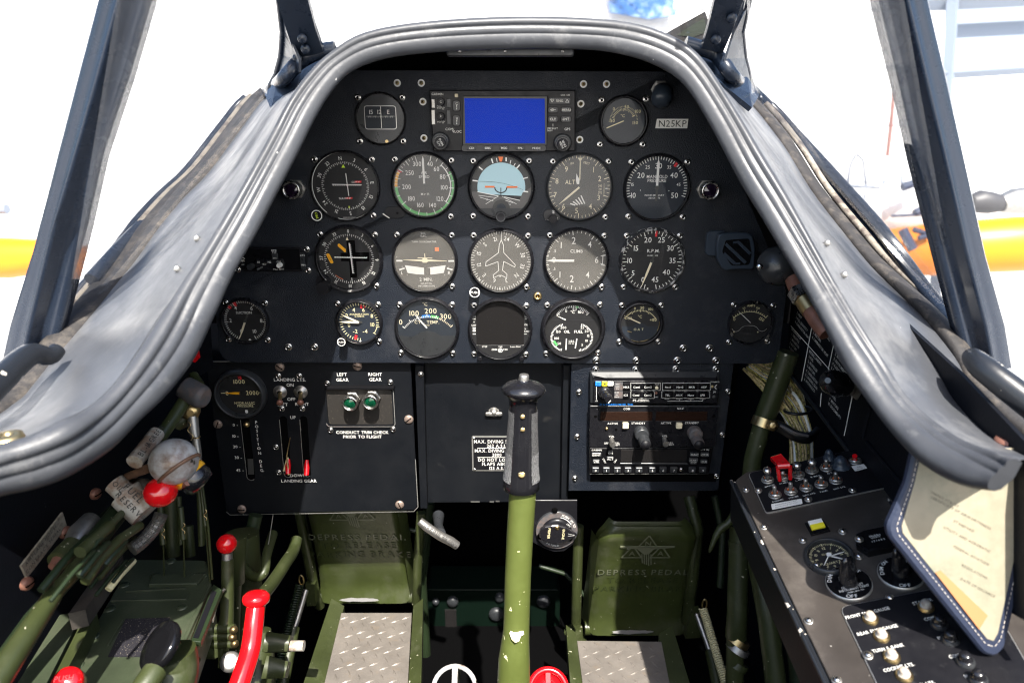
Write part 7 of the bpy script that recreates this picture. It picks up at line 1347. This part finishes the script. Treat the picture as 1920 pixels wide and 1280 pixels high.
mb = E.mb(); E.tx(mb, 'ANNUNCIATOR LIGHTS RESET', 545, 595, 13, 'ink', z=.0027, rot=-1); E.tx(mb, 'BREAKER ON FOR ENG. & NAV', 550, 617, 13, 'ink', z=.0027, rot=-1); mb.build('sticker_words', st)
o = [E.l(X, Y, .0024) for X, Y in ((1258, 195), (1395, 170), (1430, 215), (1300, 250))]; mb = MB(FK.M); mb.prism(ccw(o), .002, .0024, 'white'); st = mb.build('label_sticker', t); mb = E.mb(); E.tx(mb, 'FUEL', 1348, 202, 18, 'ink', z=.0027); E.tx(mb, 'BOOST', 1355, 222, 16, 'ink', z=.0027); mb.build('sticker_words', st)
def k_nut(m): m.lathe([(.0066, .0006), (.0066, .0026), (.0058, .0032)], 6, 'dull_metal', sm=False, caps=False); m.lathe([(.0072, 0), (.0072, .0007), (.0056, .0008)], 20, 'dull_metal', caps=False); m.lathe([(.0052, .0031), (.0049, .0038), (.0037, .0038), (.0034, .0022)], 18, 'steel', caps=False); m.poly(circ(.0036, 12), .0026, 'orange_paint')
rows = [(345, 345, 340, 205, 1), (512, 318, 510, 255, 0), (680, 290, 663, 148, 1), (828, 240, 829, 118, 1), (988, 215, 985, 118, 0), (425, 508, 417, 405, 0), (598, 470, 594, 365, 0), (765, 432, 760, 332, 0), (930, 395, 927, 298, 0), (1090, 350, 1088, 258, 0)]
for X, Y, tx_, ty, big in rows:
    lv = Matrix.Translation((0, 0, 0)); nut = inst('nut', k_nut, 'toggle_switch', t, FK.sub(*cS(X, Y), .002).M)
    a = FK.at(*cS(X, Y), .004); h = .024 if big else .019; b = FK.at(*cS(tx_, ty + (18 if big else 8)), h); mb = MB()
    if big: 
        mb.tube([a, a.lerp(b, .55)], .0026, 14, 'dull_metal'); mb.tube([a.lerp(b, .5), a.lerp(b, .56), a.lerp(b, .62), a.lerp(b, .68), a.lerp(b, .75), a.lerp(b, .86), a.lerp(b, .97), b], [.0025, .0034, .0028, .003, .0042, .0048, .0038, .0016], 20, 'steel')
    else: mb.tube([a, a.lerp(b, .5), a.lerp(b, .9), a.lerp(b, .97), b], [.0018, .0021, .0024, .0019, .0008], 14, 'dull_metal')
    mb.build('lever', nut)
mb = MB(); f = FK.sub(*cS(508, 322), .002).M    # red guard
A_ = [FK.at(*cS(X, Y), h) for X, Y, h in ((478, 352, .006), (455, 205, .024), (590, 195, .024), (592, 335, .006), (388, 132, .020), (500, 95, .020))]
mb.tube([A_[0], A_[1]], .0024, 10, 'red_gloss'); mb.tube([A_[3], A_[2]], .0024, 10, 'red_gloss')
top = [A_[4], A_[5], A_[2], A_[1]]; nrm = FK.z * .004; mb.add([p + nrm for p in top] + [p - nrm * .4 for p in top], [(0, 1, 2, 3), (7, 6, 5, 4), (0, 4, 5, 1), (1, 5, 6, 2), (2, 6, 7, 3), (3, 7, 4, 0)], 'red_gloss'); mb.tube([A_[1] + nrm * .3, A_[2] + nrm * .3], .0036, 10, 'red_gloss'); mb.tube([A_[4] + nrm * .3, A_[5] + nrm * .3], .0032, 10, 'red_gloss'); mb.build('switch_guard', t)
for X, Y, m_, r_ in ((1020, 85, 'plastic_blue', .005), (1145, 165, 'plastic_blue', .0075)): M0 = FK.sub(*cS(X, Y + 25), .002).M; mb = MB(M0); mb.lathe([(r_ * 1.4, 0), (r_ * 1.4, .0015), (r_, .002), (r_ * .9, .008), (r_ * .5, .012), (0, .0125)], 16, m_); mb.build('push_button', t)
nut = inst('nut', k_nut, 'toggle_switch', t, FK.sub(*cS(1300, 140), .002).M); mb = MB(); mb.tube([FK.at(*cS(1305, 135), .003), FK.at(*cS(1296, 85), .014)], .0028, 10, 'red_gloss'); mb.build('lever', nut)
for X, Y in ((245, 465), (1272, 460), (790, 560)): inst('dome', k_dome, 'screw', t, FK.sub(*cS(X, Y), .002).M)
# white and yellow indicator
t = thing('indicator_block', 'small black rocker block with white and yellow halves on the right console', 'indicator', FK.sub(1533, 986).P); E = Eq(FK, cS, .004, t)
o = [E.l(X, Y, .002) for X, Y in ((748, 812), (945, 770), (1030, 893), (820, 945))]; mb = MB(FK.M); mb.prism(ccw(o), 0, .002, 'gloss_black', c=.0005); mb.build('base', t)
for Q, m_, nm in ((((783, 792), (930, 760), (950, 798), (806, 832)), 'white', 'white_half'), (((806, 834), (950, 800), (975, 845), (828, 880)), 'yellow', 'yellow_half'), (((828, 884), (978, 852), (1000, 880), (860, 918)), 'gloss_black', 'window')): mb = MB(FK.M); mb.prism(ccw([E.l(X, Y, .005) for X, Y in Q]), .002, .005 if nm != 'window' else .0035, m_, c=.0003); mb.build(nm, t)
# clock
def m_clk(mb, z):
    D = Dial(mb, 0, 0, 100, 'lume', z); D.tks(0, 354, 59, .82, .93, .022); D.tks(0, 330, 11, .78, .95, .04)
    for i in range(12): D.pol(str(i or 12), i * 30, .62, .15, rad_=True, bold=True)
    D.t('CLOCK', 0, -25, 10); D.t('QUARTZ', 0, 38, 12, bold=True)
gauge('clock', 'round black clock with cream hands set in the right console', 'clock', 1555, 1046, 97, m_clk, fr=FK, rim=.84, ht=.006, bez='bezel_grey', screws='0', needles=(dict(a=85, L=.8, w_=.05, tail=0, m='white'), dict(a=128, L=.7, w_=.07, tail=0, m='white'), dict(a=222, L=.78, w_=.04, tail=0, m='white', tailm='white', hub=.12)))
# hour meter
t = thing('hour_meter', 'small glossy black hour meter lettered QUARTZ half under the map wallet', 'meter', FK.sub(1650, 1015).P); E = Eq(FK, cM, .009, t)
o = [E.l(X, Y) for X, Y in ((498, 158), (560, 130), (860, 70), (900, 180), (760, 250), (590, 286), (500, 230))]; mb = MB(FK.M); mb.prism(ccw(o), 0, .009, 'gloss_black', c=.001); mb.build('case', t)
mb = E.mb(); E.tx(mb, 'Hobbs', 640, 172, 24, rot=0, bold=True); E.tx(mb, 'QUARTZ', 648, 186, 13); E.tx(mb, '1 7 1 4 8 5', 668, 208, 18, bold=True); mb.build('lettering_print', t); inst('dome', k_dome, 'screw', t, FK.sub(*cM(524, 203), .009).M)
# rotary dimmers
for X, Y, tx_, ty, lb, sg in ((445, 525, 430, 320, 'left rotary dimmer with finned black knob lettered DIM START', 0), (835, 450, 790, 255, 'right rotary dimmer with finned black knob beside the map wallet', 1)):
    M0 = FK.sub(*cM(X, Y), .002).M; s = FK.s_(*cM(X, Y)) / 4; R1 = 172 * s; t = thing('rotary_dimmer', lb, 'knob', M0.translation, M=M0)
    mb = MB(M0); mb.lathe([(R1 * 1.03, -.002), (R1 * 1.03, 0), (R1 * .99, .0004)], 40, 'alu_edge'); mb.poly(circ(R1 * .985, 36), .0007, 'gloss_black'); mb.build('dial_plate', t)
    mb = MB(M0); mb.m = 'white'
    for l, a, r_, h in (('DIM', -58 - sg * 10, .84, .19), ('ON', -25 - sg * 5, .84, .17), ('START', 35, .82, .19), ('OFF', 195, .86, .19)):
        for i, ch in enumerate(l):
            aa = a + (i - (len(l) - 1) / 2) * 11 * (1 if l != 'OFF' else -1); mb.text(ch, R1 * r_ * math.sin(rad(aa)), R1 * r_ * math.cos(rad(aa)), R1 * h, .0011, 'white', -aa + (180 if l == 'OFF' else 0), bold=True)
    if not sg:
        for l, yy, h in (('ULTRAVIOLET', -.28, .12), ('INSTRUMENT LIGHT', -.43, .12), ('GRIMES MFG. CO.', -.60, .08)): mb.text(l, R1 * .05, R1 * yy, R1 * h, .0011, 'white', 0, bold=True, sx=.85)
    mb.build('lettering_print', t)
    mb = MB(M0); mb.lathe([(R1 * .42, .001), (R1 * .40, .006), (R1 * .3, .010)], 24, 'bakelite'); mb.build('hub', t)
    top = FK.at(*cM(tx_, ty + 25), .030); base = M0.translation; inv = M0.inverted(); tp = inv @ top; mb = MB(M0); L1 = R1 * .62
    rt = Matrix.Rotation(rad(20 + 15 * sg), 4, 'Z'); prof_ = [(-.5, -.16), (-.15, -.26), (.15, -.26), (.5, -.1), (.62, 0), (.5, .1), (.15, .26), (-.15, .26), (-.5, .16)]
    ring_ = lambda k_, z: [rt @ V((a * R1 * .95 * k_, b * R1 * 1.0 * k_, 0)) + V((tp.x * z / .028 * .55, tp.y * z / .028 * .55, z)) for a, b in prof_]
    ks = [(1, .005), (.9, .013), (.72, .022), (.5, .029), (.18, .031)]; vs = [q for k_, z in ks for q in ring_(k_, z)]; n_ = len(prof_); mb.add(vs, [(j * n_ + i, j * n_ + (i + 1) % n_, (j + 1) * n_ + (i + 1) % n_, (j + 1) * n_ + i) for j in range(len(ks) - 1) for i in range(n_)] + [tuple(range(len(vs) - n_, len(vs)))], 'bakelite', True); mb.build('finned_knob', t)
# breaker panel
t = thing('breaker_panel', 'black breaker panel lettered FRONT ENG. GAUGE and COCKPIT LTS. at lower right', 'breaker panel', FK.sub(1700, 1200).P); E = Eq(FK, cM, .002, t)
o = ccw(roundpoly([E.l(X, Y) for X, Y in ((375, 705), (1075, 570), (1500, 640), (2000, 1500), (760, 1500))], [.008, 0, 0, 0, 0])); mb = MB(FK.M); mb.prism(o, 0, .0014, 'alu_edge'); mb.prism(inset(o, .0007), .0014, .002, 'satin_black'); mb.build('plate', t)
mb = E.mb()
for l, X, Y in (('FRONT ENG. GAUGE', 585, 752), ('REAR ENG. GAUGE', 660, 880), ('TURN & BANK', 740, 1016), ('COCKPIT LTS.', 820, 1160), ('STARTER', 998, 668), ('COM', 1050, 795), ('NAV', 1150, 935), ('COM', 1235, 1075), ('NAV', 1350, 1220), ('PANEL LTS.', 1000, 1290)): E.tx(mb, l, X, Y, 30, bold=True, sx=.88)
mb.build('lettering_print', t)
def k_brk(m): m.lathe([(.0066, 0), (.0066, .0012), (.0052, .0022), (.0050, .0028)], 20, 'brass', caps=False); m.lathe([(.0048, .0028), (.0038, .0032), (.0036, .0070), (.0030, .0078), (0, .0080)], 18, 'tape', caps=False)
def k_brkd(m): m.lathe([(.0070, 0), (.0070, .0012), (.0056, .0025), (.0054, .003)], 20, 'bezel_grey', caps=False); m.lathe([(.0052, .003), (.0042, .0034), (.0042, .0085), (.0034, .0096), (0, .0098)], 18, 'bakelite', caps=False)
for X, Y, d_ in ((608, 800, 0), (692, 930, 0), (768, 1085, 0), (862, 1225, 0), (1025, 712, 0), (1125, 840, 1), (1205, 955, 1), (1320, 1120, 1), (1415, 1255, 1)): inst('brk%d' % d_, k_brkd if d_ else k_brk, 'breaker', t, FK.sub(*cM(X, Y), .002).M)
inst('dome', k_dome, 'screw', t, FK.sub(*cM(590, 1075), .002).M)
# map wallet
FW = Fr(pd(1790, 1040, .545), (1, 0, .0), (0, .30, .95)); t = thing('map_wallet', 'navy leather wallet with stitched edge holding a cream certificate', 'wallet', FW.P)
L_ = [(1716, 835), (1700, 905), (1664, 985), (1668, 1005), (1845, 1226), (1868, 1232), (1886, 1215), (1935, 1000), (1950, 840)]; I_ = [(1730, 835), (1714, 905), (1690, 985), (1692, 998), (1850, 1196), (1862, 1200), (1870, 1186), (1914, 985), (1922, 840)]
o = [FW.l(u, v) for u, v in L_]; mb = MB(FW.M); mb.prism(ccw(roundpoly(o, .004)), -.006, 0, 'leather_navy', c=.002); mb.build('leather', t)
i_ = [FW.l(u, v) for u, v in I_]; mb = MB(FW.M); mb.prism(ccw(i_), .0002, .0006, 'dark_olive' if 0 else 'paper'); pp = mb.build('certificate', t); mb = MB(FW.M); mb.poly(ccw(inset(ccw(i_), -.001)), .0022, 'glass_clear'); mb.build('clear_sleeve', t)
mb = MB(FW.M); mb.m = 'paper_ink'; E = Eq(FW, lambda X, Y: (X, Y), .001, t)
for (u, v, l) in ((1800, 960, 'CERTIFICATE OF AIRWORTHINESS'), (1806, 985, 'STANDARD'), (1812, 1010, 'UTILITY AND ACROBATIC'), (1820, 1040, 'FEDERAL AVIATION'), (1826, 1070, 'REGULATIONS'), (1832, 1100, 'DATE OF ISSUANCE'), (1770, 935, 'UNITED STATES')): x, y = FW.l(u, v); mb.text(l, x, y, .0020, .001, rot=-28, gap=.3)
mb.build('print', pp)
mb = MB(FW.M); mb.prism(ccw([FW.l(u, v) for u, v in ((1752, 1072), (1762, 1068), (1850, 1152), (1834, 1178))]), .0008, .0014, 'paper_orange'); mb.build('orange_slip', t)
mb = MB(FW.M); S_ = [((a[0] * .35 + b[0] * .65), (a[1] * .35 + b[1] * .65)) for a, b in zip(L_, I_)]
for a, b in zip(S_, S_[1:]):
    n_ = max(1, int(math.hypot(b[0] - a[0], b[1] - a[1]) / 9))
    for k_ in range(n_):
        p0 = FW.l(a[0] + (b[0] - a[0]) * (k_ + .15) / n_, a[1] + (b[1] - a[1]) * (k_ + .15) / n_); p1 = FW.l(a[0] + (b[0] - a[0]) * (k_ + .75) / n_, a[1] + (b[1] - a[1]) * (k_ + .75) / n_); mb.bar(*p0, *p1, .0005, .0006, 'thread')
o_ = mb.build('stitching', t); o_['kind'] = 'stuff'
t = thing('lower_placard', 'dim cream lettered placard at the very bottom right below the wallet', 'placard', pd(1900, 1200, .62)); f = Fr(pd(1910, 1215, .62), (.6, .5, -.6), (0, .4, .9)); mb = MB(f.M)
for i in range(7): mb.text('FUEL QUANTITY %d' % (i * 10), 0, .03 - i * .010, .004, 0, 'lume', bold=True)
mb.build('lettering_print', t); mb = MB(f.M); mb.prism(rr(.10, .10, .003), -.002, -.0004, 'satin_black'); mb.build('plate', t)
# ================================================================= OUTSIDE (built level in the world)
R3 = FRAME.to_3x3(); CW = FRAME @ CAM
def ww(u, v, d): return CW + (R3 @ ray(u, v)) * d
mb = MB(); n = 1; mb.add([(-400, -400, 0), (400, -400, 0), (400, 400, 0), (-400, 400, 0)], [(0, 1, 2, 3)], 'apron'); structure(mb, 'apron', True)
t = thing('hangar', 'long white hangar wall standing ahead of the aeroplane', 'hangar', (0, 32, 0), world=True)
mb = MB(); mb.box(-70, 70, 32, 34, 0, 22, 'hangar_white'); mb.build('wall', t)
for i in range(6): mb = MB(); z = 4.2 + i * 2.6; mb.box(-70, 70, 31.9, 32.0, z, z + .12, 'hangar_pale'); mb.build('girt', t)
for i in range(5): mb = MB(); x = -34 + i * 17; mb.box(x, x + .25, 31.85, 31.98, 0, 22, 'hangar_white'); mb.build('door_edge', t)
t = thing('hangar_column', 'grey steel column and beam of an open shelter at upper right', 'column', ww(1770, 140, 11), world=True)
mb = MB(); a, b = ww(1778, 140, 11), ww(1795, -60, 11); mb.tube([V((a.x, a.y, 0)), V((a.x, a.y, b.z))], .10, 4, 'hangar_steel', sm=False); mb.build('column', t)
mb = MB(); mb.tube([ww(1760, 140, 11), ww(2100, 118, 11.5)], .085, 4, 'hangar_steel', sm=False); mb.tube([ww(1700, 8, 11), ww(2050, -10, 11)], .13, 4, 'hangar_steel', sm=False); mb.build('beam', t)
mb = MB(); P = [ww(1775, 5, 11.4), ww(2100, 0, 11.4), ww(2100, 118, 11.4), ww(1775, 132, 11.4)]; nn = V((0, .05, 0)); mb.add(P + [p + nn for p in P], [(0, 1, 2, 3), (7, 6, 5, 4), (0, 4, 5, 1), (1, 5, 6, 2), (2, 6, 7, 3), (3, 7, 4, 0)], 'hangar_steel'); mb.build('shade_sheet', t)  # grey sheet added to paint the shaded interior behind the beams
# parked yellow aeroplane at right
d = 9.0; k = d / F
t = thing('parked_aeroplane', 'yellow and white parked aeroplane with canopy hoops, seen blurred at right', 'aeroplane', ww(1700, 520, d), world=True)
mb = MB(); mb.tube([ww(1540, 470, d + 1), ww(1640, 474, d + .6), ww(1740, 468, d + .3), ww(1900, 458, d), ww(2150, 450, d)], [22 * k, 44 * k, 50 * k, 52 * k, 48 * k], 20, 'wing_yellow'); mb.build('fuselage', t)
mb = MB(); mb.tube([ww(1545, 395, d + 1.5), ww(1640, 400, d + 1.2), ww(1800, 402, d + 1), ww(2100, 400, d + 1)], [18 * k, 46 * k, 50 * k, 48 * k], 20, 'wing_white'); mb.build('top_deck', t)
for u0, u1, v0, v1 in ((1588, 1622, 350, 290), (1656, 1690, 352, 288)):
    mb = MB(); mb.tube([ww(u0, v0, d + .6), ww(u0 + 6, v1 + 22, d + .6), ww(u0 + 14, v1 + 4, d + .6), ww((u0 + u1) / 2 + 2, v1, d + .6), ww(u1 - 4, v1 + 10, d + .6), ww(u1 + 2, v0, d + .6)], 2.2 * k, 8, 'marking_navy' if u0 < 1600 else 'hangar_steel'); mb.build('canopy_hoop', t)
mb = MB(); mb.tube([ww(1578, 348, d + .6), ww(1650, 352, d + .6)], 3.5 * k, 8, 'hangar_steel'); mb.tube([ww(1692, 352, d + .5), ww(1725, 340, d + .5)], 8 * k, 8, 'marking_navy'); mb.tube([ww(1672, 405, d + .3), ww(1735, 402, d + .3)], 3 * k, 6, 'marking_navy'); mb.tube([ww(1715, 400, d + .3), ww(1735, 390, d + .3)], 8 * k, 6, 'marking_navy'); mb.build('canopy_rail', t)
mb = MB()
for a, b, w_ in (((1692, 430), (1712, 468), 9), ((1712, 430), (1745, 440), 5), ((1722, 446), (1745, 441), 5), ((1832, 496), (1905, 490), 3)): mb.tube([ww(*a, d - .05), ww(*b, d - .05)], w_ * k, 4, 'marking_navy' if a[0] < 1800 else 'red_paint')
mb.build('painted_marks', t)
mb = MB(); mb.tube([ww(1820, 380, 5), ww(1835, 378, 5), ww(1855, 380, 5), ww(1880, 382, 5)], [16 * 5 / F, 22 * 5 / F, 21 * 5 / F, 15 * 5 / F], 16, 'blade'); mb.build('propeller_blade', t)
mb = MB(); mb.tube([ww(1876, 382, 5), ww(1896, 378, 5), ww(1925, 376, 5)], [17 * 5 / F, 24 * 5 / F, 26 * 5 / F], 16, 'dull_metal'); mb.build('propeller_hub', t)
t = thing('wooden_pole', 'thin red-brown pole standing behind the parked aeroplane', 'pole', ww(1668, 300, 10), world=True); mb = MB(); mb.tube([ww(1664, 292, 10), ww(1670, 240, 10), ww(1676, 175, 10)], .028, 8, 'wood_pole'); mb.build('pole', t)
t = thing('parked_aeroplane', 'yellow and white parked aeroplane at the left edge, mostly out of view', 'aeroplane', ww(20, 520, d), world=True)
mb = MB(); mb.tube([ww(-200, 486, d), ww(20, 484, d), ww(95, 480, d)], [40 * k, 38 * k, 30 * k], 20, 'wing_yellow'); mb.build('fuselage', t)
mb = MB(); mb.tube([ww(-200, 415, d + .5), ww(20, 420, d + .5), ww(75, 425, d + .5)], [26 * k, 25 * k, 16 * k], 20, 'wing_white'); mb.build('top_deck', t)
mb = MB(); mb.tube([ww(-30, 392, d), ww(14, 392, d)], 10 * k, 10, 'hangar_steel'); mb.build('exhaust', t)
t = thing('deck_fairing', 'small dark green fairing on the deck beyond the upper right of the arch', 'fairing', py(1295, 70, .15)); mb = MB(); P = [py(u, v, .15) for u, v in ((1248, 78), (1262, 55), (1322, 22), (1335, 60), (1318, 84))]; n_ = V((0, .05, 0)); k_ = 5; mb.add(P + [p + n_ for p in P], [tuple(range(5)), tuple(range(9, 4, -1))] + [(i, 5 + i, 5 + (i + 1) % 5, (i + 1) % 5) for i in range(5)], 'seal'); mb.build('fairing', t)
mb = MB(); P = [py(u, v, .149) for u, v in ((1268, 66), (1320, 34), (1326, 60), (1300, 70))]; mb.add(P, [(0, 1, 2, 3)], 'green_tray'); mb.build('window', t)
def wy(u, v, y):
    r = R3 @ ray(u, v); return CW + r * ((y - CW.y) / r.y)
t = thing('blue_tarpaulin', 'crumpled blue tarpaulin hanging on the white hangar wall above the arch', 'tarpaulin', wy(1195, 30, 31.6), world=True); rng = random.Random(4); mb = MB(); n_ = 14; vs = []
for j in range(n_ + 1):
    for i in range(n_ + 1):
        u = 1134 + 122 * i / n_ + rng.uniform(-3, 3) + j * .8; v = -60 + (96 - 10 * abs(i / n_ - .6) * 2) * j / n_; vs.append(wy(u, v, 31.5 + .12 * math.sin(i * 1.7) * math.cos(j * 1.1) + rng.uniform(-.05, .05)))
mb.add(vs, [(j * 15 + i, j * 15 + i + 1, (j + 1) * 15 + i + 1, (j + 1) * 15 + i) for j in range(n_) for i in range(n_)], 'denim', True); m0 = len(vs); mb.add([p + V((0, .08, 0)) for p in vs], [(j * 15 + i, (j + 1) * 15 + i, (j + 1) * 15 + i + 1, j * 15 + i + 1) for j in range(n_) for i in range(n_)], 'denim', True); mb.build('cloth', t)
# ================================================================= tilt the cockpit into the world
for o in list(COL.objects):
    if o.parent is None and o.name not in WORLD and o.type in ('EMPTY', 'MESH'):
        o.matrix_basis = FRAME @ o.matrix_basis
